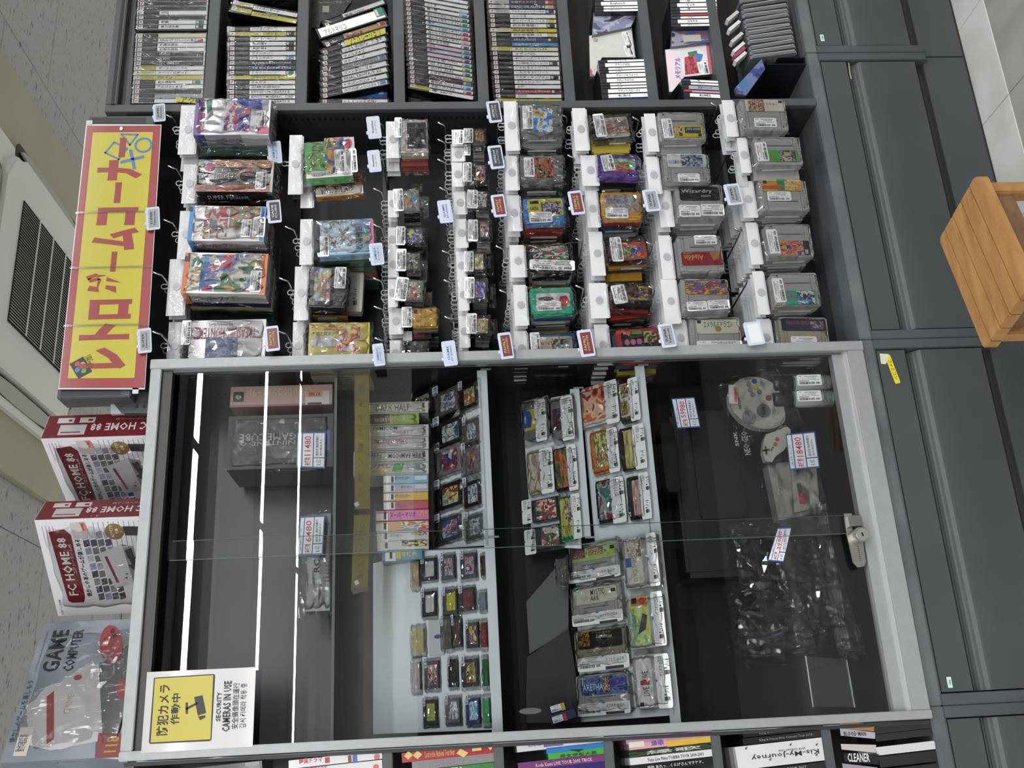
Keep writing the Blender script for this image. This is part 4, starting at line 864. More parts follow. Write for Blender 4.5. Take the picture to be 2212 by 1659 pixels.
def cart(label, name, cat, kind, body, rot, shell, plane, group=None, films=True, t=.012, extras=(), stick=None, z0=.0, fm=.08):
    pl, tl_ = plane
    x0, y0, x1, y1 = body
    fr = F(name, label, cat, (x0+x1)/2, (y0+y1)/2, plane=pl, tilt=tl_, group=group)
    off = t+z0
    fr.add('cartridge_shell', kind, shell, body, off, t, rot)
    items(fr, extras, off, rot)
    if stick:
        for s_ in (stick if isinstance(stick, list) else [stick]): sticker(fr, s_, off+.0025, rot if abs(rot) < 40 else 0)
    if films:
        a, b = (x1-x0)*fm, (y1-y0)*fm; fr.add('plastic_bag', 'film%d' % (int(x0+y0) % 5), FILM, (x0-a, y0-b, x1+a, y1+b), off+.003, t+.003, rot)
    return fr
def items(fr, extras, off, rot=0):
    last = None
    for k, e in enumerate(extras):
        z = off+.0007+.0003*k
        if e[0] == 'r': last = fr.add('printed_label', 'tag', e[2] if not isinstance(e[2], str) else M(e[2], .35), e[1], z, .0005, rot if len(e) < 4 else e[3])
        elif e[0] == 'b': last = fr.add('printed_block', 'box', e[2] if not isinstance(e[2], str) else M(e[2], .35), e[1], z, .0004, rot if len(e) < 4 else e[3])
        elif e[0] == 'o': fr.add('printed_spot', 'disc', e[2] if not isinstance(e[2], str) else M(e[2], .35), e[1], z, .0004, rot)
        elif e[0] == 't': fr.text(e[1], e[2], e[3], z, (e[4] if len(e) > 4 else 0)+rot, .012, last if last is not None else None)
        elif e[0] == 'g': fr.add('groove', 'box', e[2] if len(e) > 2 else M('#4c4d4e', .5), e[1], off+.0004, .0004, rot)
        elif e[0] == 'p': last = fr.poly('printed_shape', e[2] if not isinstance(e[2], str) else M(e[2], .35), e[1], z, .0003)
        elif e[0] == 'l': fr.line('printed_line', M(e[2], .4), e[1], e[3], z)
SFCG = M('#8b8c8a', .4, 0, .4); SFCT = M('#8c8770', .4, 0, .4); GBG = M('#77747a', .4); GBK = M('#1b1b1e', .3, 0, .6); FCB = M('#121214', .3, 0, .6)
# --- upper shelf: boxes
def upright(label, name, Y, front, col, depth, extras=(), cat='box', rot=0, side=None, coat=.4):
    x0, y0, x1, y1 = front
    fr = F(name, label, cat, (x0+x1)/2, (y0+y1)/2, Y)
    fr.add('carton', 'box', col if not isinstance(col, str) else M(col, .35, 0, coat), front, 0, depth, rot)
    items(fr, extras, 0, rot); return fr
fr = upright('pink console game box with orange price tag on the upper glass shelf', 'pink_game_box', .10, (498, 833, 718, 877), noisy('pink_card', '#a9827e', '#b38a86', 5, .4), .09,
        [('r', (504, 847, 527, 868), '#14151a'), ('o', (508, 853, 522, 864), art('#b03a3a', '#3a8a6a', '#3a5a9a', '#c0b04a', '#b03a3a')), ('t', 'せがれいじりコントローラ2', (540, 838, 676, 856), '#c9bb7a', 180), ('b', (660, 845, 712, 874), '#b9b3b3'), ('b', (662, 845, 697, 858), '#c98a6a'), ('t', '¥7,980', (667, 846, 692, 856), '#7a2f22', 180), ('b', (665, 870, 695, 874), '#2a2a2c')])
fr.add('lower_band', 'box', M('#8e5f52', .4), (498, 873, 718, 877), .0005, .0004)
fr = upright('black shrink wrapped console carton lettered upside down beside the pink box', 'black_console_box', .06, (492, 896, 720, 1011), M('#121316', .4), .15,
        [('t', 'GAMECUBE', (517, 936, 641, 952), '#8d8f94', 180), ('t', 'NINTENDO', (518, 953, 638, 962), '#8d8f94', 180), ('b', (704, 928, 713, 972), '#2b4a8c'), ('b', (600, 962, 640, 990), art('#1d1c16', '#2a2712', '#1b1b1e', '#24231a', '#1c1d20'))])
fr.add('shrink_film', 'film3', SLEEVE, (484, 893, 722, 1014), .004, .02)
def pricecard(label, Y, pts, num, rotn, z=0, plane=None):
    cx = sum(p[0] for p in pts)/4; cy = sum(p[1] for p in pts)/4
    fr = F('price_card', label, 'price card', cx, cy, Y)
    fr.poly('card', M('#2f4c94', .35), pts, .001, .001)
    (ax, ay), (bx, by), (cx_, cy_), (dx, dy) = pts      # top-left, top-right, bottom-right, bottom-left as seen
    def q(u, v): return (ax+(bx-ax)*u+(dx-ax)*v+(ax-bx+cx_-dx)*u*v, ay+(by-ay)*u+(dy-ay)*v+(ay-by+cy_-dy)*u*v)
    W_ = M('#cfd1d6', .3)
    for a, b, c_, d in ((.03, .04, .17, .96), (.21, .04, .56, .96), (.6, .04, .96, .70), (.6, .73, .96, .96)): fr.poly('white_field', W_, [q(a, b), q(c_, b), q(c_, d), q(a, d)], .0015, .0005)
    def tq(s, a, b, c_, d, col, bold=0):
        p, r_ = q((a+c_)/2, (b+d)/2), 0; w_ = abs(q(c_, .5)[0]-q(a, .5)[0]); h_ = abs(q(.5, d)[1]-q(.5, b)[1])
        fr.text(s, (p[0]-w_/2, p[1]-h_/2, p[0]+w_/2, p[1]+h_/2), col, .002, rotn, bold)
    tq(num, .27, .12, .50, .66, '#c03a3a', .01); tq('未使用', .27, .72, .50, .94, '#b03038', .02); tq('開封済 箱説明書付', .66, .1, .76, .66, '#3a3d45'); tq('動作確認済み', .8, .2, .88, .66, '#6a6d75'); tq('本体のみ', .06, .3, .13, .9, '#4a4d55'); tq('R 印', .68, .78, .88, .92, '#5a5d65')
    return fr
pricecard('blue bordered price card reading 11480 on the black console carton', .052, [(642, 934), (704, 933), (702, 1012), (640, 1010)], '11480', 90)
pricecard('blue bordered price card reading 6480 on the bagged light grey device', .05, [(649, 1116), (702, 1113), (697, 1199), (642, 1200)], '6480', 90)
fr = upright('light grey games device in a plastic bag standing on the upper glass shelf', 'grey_device', .07, (662, 1108, 714, 1318), M('#83878a', .4), .05, [('b', (664, 1190, 690, 1260), '#9a9da0'), ('b', (690, 1128, 712, 1240), '#6c7074')], 'device')
for k in range(16): fr.add('vent_rib', 'box', M('#5b5f62', .4), (702, 1130+k*8.2, 713, 1134+k*8.2), .0018, .001)
fr.text('RC', (678, 1208, 690, 1236), '#2a2c2e', .0016, 90, .02); fr.add('plastic_bag', 'film2', FILM, (645, 1082, 720, 1330), .008, .03)
# --- middle shelf: standing boxes
SP = [('light_grey', '#b2b0a4', (766, 869, 925, 893), [('t', 'DARK HALF', (812, 874, 884, 888), '#4e4c46'), ('b', (770, 872, 792, 891), '#a7a672')], 'grey game box with gothic outline lettering'),
      ('green', '#7da428', (768, 894, 905, 917), [('b', (799, 894, 842, 915), '#17170f'), ('t', 'MICKEY MANIA', (809, 903, 876, 910), '#d0a838'), ('t', 'ミッキーマニア', (845, 895, 865, 900), '#2a2a14')], 'black and lime green game box lettered in yellow'),
      ('white', '#aeacac', (767, 919, 926, 945), [('t', 'SUPER FAMICOM', (769, 922, 858, 930), '#26262a'), ('t', 'アールタイプ', (848, 928, 892, 940), '#b05a88')], 'pale game box with black wide lettering and pink katakana'),
      ('white', '#b2aeae', (766, 946, 926, 972), [('t', 'TREASURE HUNTER G', (808, 950, 880, 960), '#8c3a34'), ('t', 'トレジャーハンターG', (832, 960, 866, 965), '#6a6a6e'), ('b', (768, 950, 796, 970), '#b9b878')], 'pale game box lettered in thin red serif capitals'),
      ('white', '#aaa7a5', (764, 974, 926, 1000), [('t', 'SUPER FAMICOM', (839, 979, 920, 989), '#2a2a2e', 180), ('t', 'Fortune', (796, 980, 824, 990), '#3a4a7a', 180), ('b', (768, 978, 792, 998), '#b3b28a')], 'pale game box with upside down lettering'),
      ('white', '#b2b0ae', (764, 1001, 926, 1026), [('p', [(852, 1000), (873, 1000), (868, 1019), (846, 1019)], '#3f9a52'), ('t', 'ガンバレ', (782, 1002, 846, 1012), '#a83238'), ('t', '皇帝の挑戦', (878, 1003, 908, 1014), '#6a9aa8'), ('b', (790, 1013, 842, 1021), '#c0b058')], 'pale game box with red, green and yellow print'),
      ('blue', '#6d9ab0', (828, 1026, 925, 1044), [('b', (829, 1028, 853, 1043), '#c9cbcc'), ('t', 'ポケットモンスター', (853, 1029, 886, 1036), '#2a3a6a'), ('b', (896, 1028, 922, 1037), '#a9c0c8')], 'light blue small game box'),
      ('lilac', '#9a94aa', (828, 1045, 925, 1063), [('b', (829, 1047, 853, 1062), '#c9cbcc'), ('t', 'ポケモン', (866, 1049, 890, 1055), '#3a3a7a'), ('b', (896, 1046, 922, 1056), '#b4b0c0')], 'lilac small game box'),
      ('yellow', '#c99a26', (828, 1064, 925, 1081), [('b', (829, 1067, 853, 1081), '#c9cbcc'), ('t', 'ポケットモンスター', (853, 1068, 886, 1075), '#2a3a8a')], 'amber yellow small game box'),
      ('red', '#b03a48', (828, 1082, 925, 1100), [('b', (829, 1085, 853, 1101), '#c9cbcc'), ('t', 'ポケットモンスター', (858, 1085, 898, 1094), '#5a6ab8')], 'crimson small game box'),
      ('pink', '#c85a9a', (812, 1102, 926, 1124), [('b', (813, 1110, 838, 1124), '#c9cbcc'), ('t', 'スーパーマリオ', (842, 1106, 898, 1118), '#2a2a6a'), ('t', 'USA', (904, 1103, 924, 1113), '#c9b44a')], 'hot pink game box with navy katakana'),
      ('orange', '#c2935a', (812, 1126, 926, 1146), [('b', (813, 1132, 838, 1148), '#c9cbcc'), ('b', (866, 1126, 926, 1144), art('#c9bf8a', '#b03a4a', '#d0c890', '#6a8ac0', '#9a6aa0'))], 'orange patterned small game box'),
      ('white', '#b4b6b6', (814, 1147, 926, 1167), [('b', (815, 1152, 838, 1170), '#c9cbcc'), ('t', 'EX', (904, 1146, 924, 1156), '#a8323a'), ('b', (888, 1149, 906, 1155), '#b09a5a'), ('t', 'デジモン', (842, 1154, 868, 1160), '#5a6a6a')], 'white small game box with red EX'),
      ('white', '#b9b9b6', (815, 1168, 926, 1187), [('b', (816, 1171, 836, 1190), '#c9cbcc'), ('b', (868, 1166, 924, 1180), art('#c0bfa8', '#c9b84a', '#2a2a2a', '#b9b6a6', '#a8923a'))], 'white small game box with yellow sketch print'),
      ('blue', '#3f7f9c', (825, 1188, 912, 1209), [('b', (832, 1194, 855, 1212), '#c9c3c3'), ('r', (856, 1190, 866, 1207), '#c9a82a'), ('t', '冒険島', (868, 1190, 900, 1202), '#d0b87a')], 'teal blue game box lettered in cream')]
for i, (nc, col, r_, ex, lab) in enumerate(SP):
    y = r_[1]
    fr = upright(lab+' standing behind the small cartridges', 'boxed_game', .11, r_, col, .1 if r_[0] < 800 else .09, ex, 'game box')
    if i < 6: fr.add('shrink_film', 'film%d' % (i % 4), SLEEVE, (r_[0]-2, r_[1], r_[2], r_[3]), .004, .01)
    else: fr.add('barcode', 'box', M('#2a2a2c', .5), (844, r_[3]-12, 851, r_[3]-3) if False else (r_[0]+17, r_[1]+4, r_[0]+22, r_[3]-2), .0024, .0004)
for lab, pts, tx, Y in (('yellow translucent name strip on the showcase shelf edge nearer the hanging games', [(766, 810), (797, 810), (799, 1099), (766, 1100)], 'ーヤイバーソロキ', .024), ('yellow translucent name strip on the shelf edge with a small dark foot', [(765, 1113), (799, 1112), (794, 1268), (759, 1270)], 'セーフティソーナー', .024)):
    fr = F('yellow_name_strip', lab, 'name strip', 780, (pts[0][1]+pts[2][1])/2, Y)
    fr.poly('strip', YFILM, pts, 0, .001); fr.line('red_edge', M('#5a2a20', .5), pts, 1.2, .0006, closed=True)
    n = len(tx); y0, y1 = pts[0][1]+20, pts[2][1]-12
    for k, ch in enumerate(tx): fr.text(ch, (776-k*.4, y0+(y1-y0)*k/n, 787-k*.4, y0+(y1-y0)*(k+.55)/n), '#3a3410', .0008, 90)
    fr.add('price_mark', 'tag', M('#8e93a4', .4), (766, pts[2][1]-14, 775, pts[2][1]-5), .0009, .0003, 30)
    if Y and pts[2][0] < 796: fr.poly('foot', M('#17181a', .4), [(757, 1270), (796, 1268), (795, 1276), (762, 1284)], 0, .006)
# --- small cartridges on board A and B
W2 = art('#c0c2c8', '#8a8c98', '#d0d0d4', '#4a6a9a', '#c8c0a8'); A1 = art('#c9b46a', '#d8d4c0', '#6a4a3a', '#e0d8a8', '#4a5a7a'); A2 = art('#a8402c', '#d8d0b0', '#c8783a', '#5a8a5a', '#e0d0a0')
A3 = art('#3a3a6a', '#c8743a', '#9a9ab0', '#5a3a5a', '#d0b080'); A4 = art('#c9b82a', '#9a3a2a', '#e0d88a', '#8ab0a0', '#d8c040')
tn = [0]
SB = M('#c9cbd0', .35)
def small(r, shell, lab, plab, pcol, plane, text=None, t=.008, rot=0):
    x0, y0, x1, y1 = r; w_ = x1-x0; h_ = y1-y0
    ex = [('r', (x0+w_*.30, y0+h_*.14, x0+w_*.92, y0+h_*.84), pcol)]
    if text: ex.append(('t', text, (x0+w_*.42, y0+h_*.3, x0+w_*.6, y0+h_*.75), '#2a2c40', 90))
    fr = cart(lab, 'small_cartridge', 'cartridge', 'gb', r, rot, shell, plane, 'small bagged cartridges in the showcase', True, t, ex, None, 0, .13)
    st_ = fr.add('price_sticker', 'tag', SB, (x0-w_*.04, y0-h_*.12, x0+w_*.20, y0+h_*.26), t+.0016, .0005, rot); fr.text('8-28', (x0+w_*.04, y0-h_*.08, x0+w_*.16, y0+h_*.22), '#3a5ab0', t+.0022, 90, .02, st_)
    return fr
small((888, 848, 937, 902), GBK, 'black small cartridge with cream and yellow label, standing ahead of the grey gothic lettered box', None, A1, PA, 'X-ARTS')
small((942, 843, 993, 895), M('#6a5f58', .4), 'brown small cartridge with bleached white label in the first line of small cartridges', None, W2, PA)
small((997, 832, 1034, 883), GBK, 'black small cartridge with green and orange picture at the board lip corner', None, A2, PA)
small((880, 915, 930, 969), GBG, 'grey small cartridge with faded brown label leaning before the pale boxes', None, art('#6a6456', '#7c7664', '#4a5a6a', '#8a5a4a', '#6a6456'), PA)
small((943, 909, 1001, 961), GBK, 'black small cartridge with cream label and blue picture square', None, art('#c4c2b8', '#cac8bc', '#3a6a8a', '#c9c7bd', '#c4c2b8'), PA)
small((1006, 908, 1036, 957), M('#665c54', .4), 'brown small cartridge with white label half behind the lip, second line', None, W2, PA)
small((945, 966, 998, 1024), M('#8a7c7c', .4), 'mauve small cartridge with red sign style label on the white board', None, art('#c8c4c0', '#a83a34', '#2a3a7a', '#d0ccc8', '#b8b4b0'), PA)
small((1004, 966, 1038, 1025), GBG, 'grey small cartridge with red and orange label half behind the lip, third line', None, art('#9a5a5a', '#c08a4a', '#7a6a8a', '#b0605a', '#c9a070'), PA)
small((945, 1045, 1000, 1098), GBK, 'black small cartridge with round yellow and red picture', None, A4, PA)
small((1007, 1040, 1040, 1095), GBK, 'black small cartridge under a very shiny bag, fourth line', None, W2, PA)
small((946, 1118, 998, 1168), M('#4c4a52', .35), 'dark small cartridge with blue picture label above the door overlap', None, art('#2f6ab0', '#3a7ac0', '#d0c8d0', '#c05a6a', '#2f62a8'), PA)
small((1010, 1114, 1045, 1164), M('#56686a', .3), 'greenish small cartridge in a shiny bag next to the blue labelled one', None, W2, PA)
for r_, shell, lab, lc in (((914, 1207, 944, 1254), M('#33343a', .3), 'dark cartridge with white plate label, first line on the wide board', '#b4b6ba'), ((956, 1200, 984, 1252), M('#56585e', .3), 'grey cartridge with pinkish label in a folded bag, first line on the wide board', A3), ((999, 1196, 1030, 1250), M('#4a4a50', .3), 'dark cartridge with orange and purple picture, first line on the wide board', A3),
        ((915, 1278, 944, 1332), M('#33343a', .3), 'dark cartridge with white plate label, second line on the wide board', '#b4b6ba'), ((960, 1274, 990, 1328), M('#4a4c4a', .3), 'dark cartridge with bright yellow label on the wide board', '#b8b02e'), ((996, 1270, 1027, 1320), M('#3a3438', .3), 'dark cartridge with dark red label on the wide board', '#6e2a30'),
        ((957, 1336, 980, 1402), M('#4a4843', .35), 'two brown cartridges propped aslant in one bag', M('#4a4843', .35)), ((980, 1336, 999, 1398), M('#3c3a38', .35), 'dark cartridge edge next to the propped pair', M('#5a3c34', .35)), ((1010, 1345, 1036, 1400), M('#3a3a3e', .3), 'dark cartridge with orange and yellow plate label', art('#c08a34', '#c8a83a', '#3a3a7a', '#c9b060', '#b8923a')),
        ((920, 1428, 950, 1488), M('#5a5658', .3), 'cartridge with red and blue picture beneath a crumpled bag', A3), ((972, 1424, 990, 1484), GBK, 'black cartridge with green print line beside a brown one', '#22282a'), ((1001, 1424, 1034, 1484), M('#34353a', .3), 'dark cartridge with gold relief picture', art('#4a463a', '#6a6450', '#b09a3a', '#3a3a3a', '#7a6a4a')),
        ((918, 1512, 946, 1566), M('#3a3c40', .3), 'dark cartridge with two lime green label bars', '#9aa84a'), ((966, 1508, 996, 1562), M('#6a6664', .3), 'brown grey cartridge under heavy bag glare in the last line', W2), ((1010, 1508, 1038, 1564), M('#3a3470', .3), 'purple cartridge with sky blue label', art('#5a9ac0', '#7ab4d0', '#c0d8e0', '#4a8ab0', '#9ac8dc'))):
    small(r_, shell, lab, None, lc, PB)
for r_, cc, lab in (((893, 1214, 908, 1268), '#b09a70', 'narrow tan cartridge in a bag, outermost beside the first line'), ((1043, 1201, 1049, 1244), '#5a2028', 'dark red cartridge sliver by the board lip, first line'), ((1038, 1280, 1052, 1318), '#6a7a94', 'blue and maroon cartridge half hidden by the lip, second line'), ((893, 1358, 918, 1410), '#b4ac74', 'pale yellow picture cartridge alone near the board top'),
        ((1042, 1345, 1054, 1398), '#8c2a2c', 'bright red cartridge half hidden by the lip'), ((894, 1430, 910, 1490), '#a8a0a0', 'cream cartridge in crinkled bag beside the crumpled one'), ((1046, 1424, 1056, 1482), '#1f6a34', 'deep green cartridge half hidden by the lip'), ((1046, 1508, 1060, 1562), '#3f9a60', 'light green cartridge half hidden by the lip, last line')):
    fr = cart(lab, 'small_cartridge', 'cartridge', 'gb', r_, 0, M(cc, .3), PB, 'small bagged cartridges in the showcase', True, .008, [], None, 0, .2)
fr = F('clear_plastic_case', 'frosted white plastic case with a violet oval on the wide board', 'case', 950, 1372, plane=PB[0], tilt=PB[1])
fr.poly('case', M('#a9acae', .25), [(928, 1340), (962, 1340), (962, 1414), (929, 1416)], .006, .005); fr.add('violet_oval', 'disc', M('#4a3f86', .4), (941, 1371, 957, 1380), .0068, .0005)
# --- third shelf
YS = M('#d0d2d4', .35)
def auc(fr, r, z, rot=0):      # double auction sticker: white strip with blue corner, barcode and lettering
    x0, y0, x1, y1 = r; st_ = fr.add('price_sticker', 'tag', YS, r, z, .0005, rot); up = (y1-y0) > (x1-x0); L_ = max(y1-y0, x1-x0)
    if up:
        fr.text('ヤフオク! 出品中', (x0+(x1-x0)*.15, y0+L_*.06, x0+(x1-x0)*.5, y0+L_*.42), '#3c4046', z+.0005, 90, 0, st_); 
        for a, b in ((.05, .42), (.55, .9)): fr.add('barcode', 'print', M('#2c2e33', .5), (x0+(x1-x0)*.52, y0+L_*a, x1-1, y0+L_*b), z+.0005, .0003, 90 if False else 0, st_)
        fr.poly('blue_corner', M('#2c5fae', .4), [(x0, y0+L_*.46), (x0+3.5, y0+L_*.5), (x0, y0+L_*.54)], z+.0008, .0003)
    else:
        fr.text('ヤフオク! 出品中', (x0+L_*.55, y0+(y1-y0)*.08, x0+L_*.9, y0+(y1-y0)*.36), '#3c4046', z+.0005, 0, 0, st_); fr.add('barcode', 'print', M('#2c2e33', .5), (x0+1, y0+1, x0+L_*.48, y1-1), z+.0005, .0003, 0, st_)
        fr.add('barcode', 'box', M('#2c2e33', .5), (x0+L_*.55, y1-(y1-y0)*.32, x0+L_*.9, y1-(y1-y0)*.1), z+.0005, .0003, 0, st_)
        fr.poly('blue_corner', M('#2c5fae', .4), [(x0+L_*.46, y0), (x0+L_*.54, y0), (x0+L_*.5, y0+3)], z+.0008, .0003)
def big(r, kind, shell, lab, plane, ex, auct, rot=0, t=.014, g='bagged cartridges on the third showcase shelf', fm=.05):
    fr = cart(lab, 'game_cartridge', 'cartridge', kind, r, rot, shell, plane, g, False, t, ex)
    if auct: auc(fr, auct, t+.0022)
    x0, y0, x1, y1 = r; a, b = (x1-x0)*fm, (y1-y0)*fm; fr.add('plastic_bag', 'film%d' % (int(x0+y0) % 5), FILM, (x0-a, y0-b, x1+a, y1+b), t+.005, t+.004, rot); return fr
N64 = M('#65676c', .35, 0, .5)
def turn(me_kind): return me_kind
big((1132, 863, 1192, 957), 'n64', N64, 'dark grey arched cartridge with blue haired picture on yellow', PC, [('r', (1137, 888, 1164, 933), '#b8b02c'), ('p', [(1136, 890), (1152, 892), (1156, 905), (1154, 926), (1136, 930)], '#2f4f9c')], (1163, 864, 1187, 956))
big((1196, 860, 1245, 955), 'n64', N64, 'dark grey arched cartridge with dark red picture beside the yellow labelled one', PC, [('r', (1200, 885, 1222, 933), art('#3a2a30', '#5a2a34', '#2a2a34', '#4a3a44', '#6a2a34'))], (1219, 858, 1246, 954))
big((1145, 974, 1199, 1067), 'fc', M('#9c9778', .35), 'cream cartridge with pale pencil drawing label', PC, [('r', (1149, 982, 1176, 1060), art('#b5ad92', '#bfb89e', '#8a7a6a', '#c4bda4', '#9a8a78'))], (1174, 970, 1203, 1068))
big((1203, 968, 1248, 1062), 'fc', FCB, 'black cartridge with green and orange painted picture', PC, [('r', (1206, 972, 1236, 1056), art('#2a3a1e', '#4a5a2a', '#b0643a', '#8a3a24', '#3a4a2a'))], (1233, 962, 1254, 1062))
big((1155, 1078, 1212, 1127), 'gb', M('#4a4c50', .35), 'bagged grey cartridge with red striped dark picture and two stickers', PC, [('r', (1165, 1080, 1208, 1124), art('#2a3038', '#4a5260', '#a8403a', '#c0c0a0', '#222830'))], (1135, 1082, 1156, 1134))
big((1215, 1073, 1246, 1170), 'fc', M('#1f8a5a', .35, 0, .5), 'green cartridge with yellow label beside the door overlap', PC, [('r', (1218, 1078, 1242, 1160), '#b8b63a'), ('b', (1226, 1082, 1242, 1130), art('#3a2a24', '#c0a080', '#5a4a3a', '#d0c0a0', '#8a4a34')), ('t', 'ドラえもん', (1227, 1135, 1240, 1158), '#2a2c60', 90)], (1242, 1068, 1262, 1166))
big((1155, 1137, 1218, 1190), 'gb', M('#3c3d40', .35), 'bagged dark grey cartridge with red and green picture under the door overlap', PC, [('r', (1176, 1138, 1216, 1180), art('#b0b0a8', '#a03040', '#3a6a3a', '#c0b8b0', '#8a2a34'))], (1141, 1146, 1165, 1200))
fr = cart('stray small cartridge in a bag behind the wide grey cartridges', 'small_cartridge', 'cartridge', 'gb', (1206, 1208, 1228, 1262), 0, M('#4a4a44', .4), PC, None, True, .01, [('r', (1208, 1212, 1226, 1258), '#57564c')], None, 0, .15)
big((1256, 838, 1340, 920), 'box', M('#b9b5b4', .35), 'white cartridge box with warm painted picture, uppermost on the orange cartridge board', PD, [('r', (1264, 836, 1314, 912), art('#8a2030', '#c8643a', '#d0b088', '#a83040', '#5a3028'))], (1314, 824, 1343, 918))
big((1344, 830, 1375, 915), 'fc', M('#2c241e', .35), 'brown cartridge with small blue and gold pictures next to the white one', PD, [('r', (1346, 832, 1366, 904), '#b9b6ac'), ('b', (1347, 833, 1365, 862), art('#8a6a2a', '#2a3a7a', '#c0a060', '#4a3a20', '#8a8aa0')), ('b', (1349, 870, 1363, 900), art('#5a3a1e', '#7a5a2a', '#9a8a4a', '#4a2a14', '#b09a5a'))], (1366, 818, 1388, 912))
big((1282, 929, 1340, 1023), 'fc', M('#c4681c', .3, 0, .6), 'bright orange cartridge with crowded cartoon colour label', PD, [('r', (1291, 936, 1320, 1012), art('#b9b0a0', '#a83a34', '#5a8a4a', '#d0c070', '#6a7aa0', scale=5))], (1320, 926, 1344, 1023))
big((1346, 925, 1382, 1018), 'fc', FCB, 'black cartridge with yellow T shaped print', PD, [('r', (1356, 930, 1384, 1014), '#a8994a'), ('b', (1366, 930, 1372, 1012), '#c0b078')], (1376, 918, 1402, 1016))
big((1294, 1036, 1352, 1130), 'fc', M('#241b1a', .3, 0, .6), 'black cartridge with teal and silver starburst label', PD, [('r', (1299, 1041, 1334, 1124), art('#5a6264', '#2a6a6a', '#8a9294', '#7a2a2a', '#3a4446'))], (1328, 1032, 1358, 1132))
big((1362, 1030, 1398, 1124), 'fc', FCB, 'black cartridge with pale pink label', PD, [('r', (1374, 1038, 1398, 1114), art('#b08a88', '#c0a09a', '#a87a78', '#b89890', '#9a6a6a'))], (1390, 1022, 1412, 1124))
def sfcx(r, lab, rl, lcol, ex=(), plane=PE, auct=None, shell=SFCG, rot=0, g='wide grey cartridges on the third showcase shelf'):
    x0, y0, x1, y1 = r; w_ = x1-x0; h_ = y1-y0
    e = [('g', (x0+w_*.25, y0+h_*.58, x0+w_*.75, y0+h_*.60)), ('g', (x0+w_*.16, y0+3, x0+w_*.165, y1-3)), ('g', (x0+w_*.85, y0+3, x0+w_*.855, y1-3)), ('r', rl, lcol)]+list(ex)
    return big(r, 'sfc', shell, lab, plane, e, auct, rot, .016, g)
sfcx((1236, 1171, 1347, 1254), 'wide grey cartridge with lime green robot label', (1242, 1178, 1337, 1211), art('#8aac4a', '#9aba5a', '#a0b86a', '#6a6470', '#5a4a50'), [('t', 'BREAK', (1280, 1188, 1314, 1200), '#a83250'), ('b', (1326, 1179, 1335, 1187), '#222222'), ('b', (1243, 1179, 1272, 1210), art('#4a4452', '#7a6a74', '#8a3a3a', '#5a5460', '#a8a0a8'))], auct=(1235, 1230, 1348, 1255))
sfcx((1240, 1263, 1352, 1346), 'wide grey cartridge with plain cream label and tall thin capitals', (1248, 1271, 1341, 1304), '#b9b6a2', [('t', 'MYSTIC', (1284, 1273, 1314, 1286), '#3a3c40'), ('t', 'ARK', (1284, 1288, 1304, 1299), '#3a3c40'), ('b', (1328, 1272, 1338, 1279), '#22242a'), ('o', (1249, 1274, 1255, 1281), '#4a9a8a')], auct=(1244, 1323, 1354, 1349))
sfcx((1248, 1357, 1363, 1442), 'wide olive grey cartridge with black label and gold picture', (1257, 1363, 1352, 1400), '#151310', [('b', (1259, 1366, 1282, 1398), art('#6a4a24', '#a8742a', '#3a2a14', '#8a5a2a', '#1a1612')), ('t', 'Wizardry', (1296, 1370, 1332, 1380), '#a8a8a0', 180), ('t', 'スーパーファミコン', (1296, 1364, 1328, 1369), '#8a8a86')], auct=(1256, 1417, 1368, 1448), shell=M('#77745f', .35))
sfcx((1252, 1455, 1368, 1540), 'wide grey cartridge with violet and blue label', (1263, 1462, 1362, 1500), art('#3a3478', '#443a88', '#4a6a9a', '#2a2a60', '#3a7a86'), [('t', 'ARETHA', (1268, 1478, 1312, 1492), '#a8c0d8'), ('b', (1312, 1462, 1326, 1496), art('#b0903a', '#2a2a5a', '#c0a060', '#3a3a6a', '#8a7a5a')), ('t', 'スーパーファミコン', (1272, 1463, 1304, 1468), '#b0b0c4')], auct=(1256, 1517, 1370, 1545))
PE2 = (PE[0]+Vector((0, -.012, 0)), PE[1])
def sfcv(r, lab, rl, lcol, ex, auct, shell=SFCG):
    x0, y0, x1, y1 = r; w_ = x1-x0; h_ = y1-y0
    fr = cart(lab, 'game_cartridge', 'cartridge', 'sfc', (x0, y0, x1, y1), 0, shell, PE2, 'wide grey cartridges turned sideways on the third showcase shelf', False, .016, [('r', rl, lcol)]+ex)
    sh_ = fr.root.children[0]; x, y, a, b = fr.rect(r); sh_.matrix_basis = Matrix.Translation((x, y, .016)) @ Matrix.Rotation(PI/2, 4, 'Z') @ Matrix.Diagonal((b, a, .016, 1))
    auc(fr, auct, .0182); fr.add('plastic_bag', 'film1', FILM, (x0-4, y0-4, x1+4, y1+4), .021, .018); return fr
sfcv((1354, 1158, 1430, 1272), 'sideways grey cartridge with white haired picture and gold lettering', (1360, 1163, 1396, 1263), '#b8b6ae', [('b', (1361, 1164, 1392, 1206), art('#b0aca4', '#8a6a4a', '#c0bcb4', '#a89a84', '#d0ccc4')), ('t', 'ロマンシング', (1374, 1200, 1384, 1258), '#8a7c30', 90), ('b', (1360, 1208, 1372, 1228), '#3a5a9a')], (1408, 1152, 1430, 1268))
sfcv((1362, 1286, 1442, 1402), 'sideways grey cartridge with green jungle picture label', (1370, 1290, 1412, 1396), art('#8ab48a', '#a0c48a', '#c0c45a', '#7aa07a', '#98bc90'), [('b', (1370, 1290, 1405, 1310), '#b8703a'), ('b', (1372, 1294, 1383, 1306), '#1c2430'), ('o', (1388, 1293, 1402, 1307), '#b03a3a'), ('t', 'Jungle Book', (1374, 1315, 1382, 1356), '#2f7a4a', 90), ('p', [(1396, 1326), (1406, 1330), (1404, 1360), (1388, 1372)], '#3c4038')], (1418, 1278, 1444, 1396))
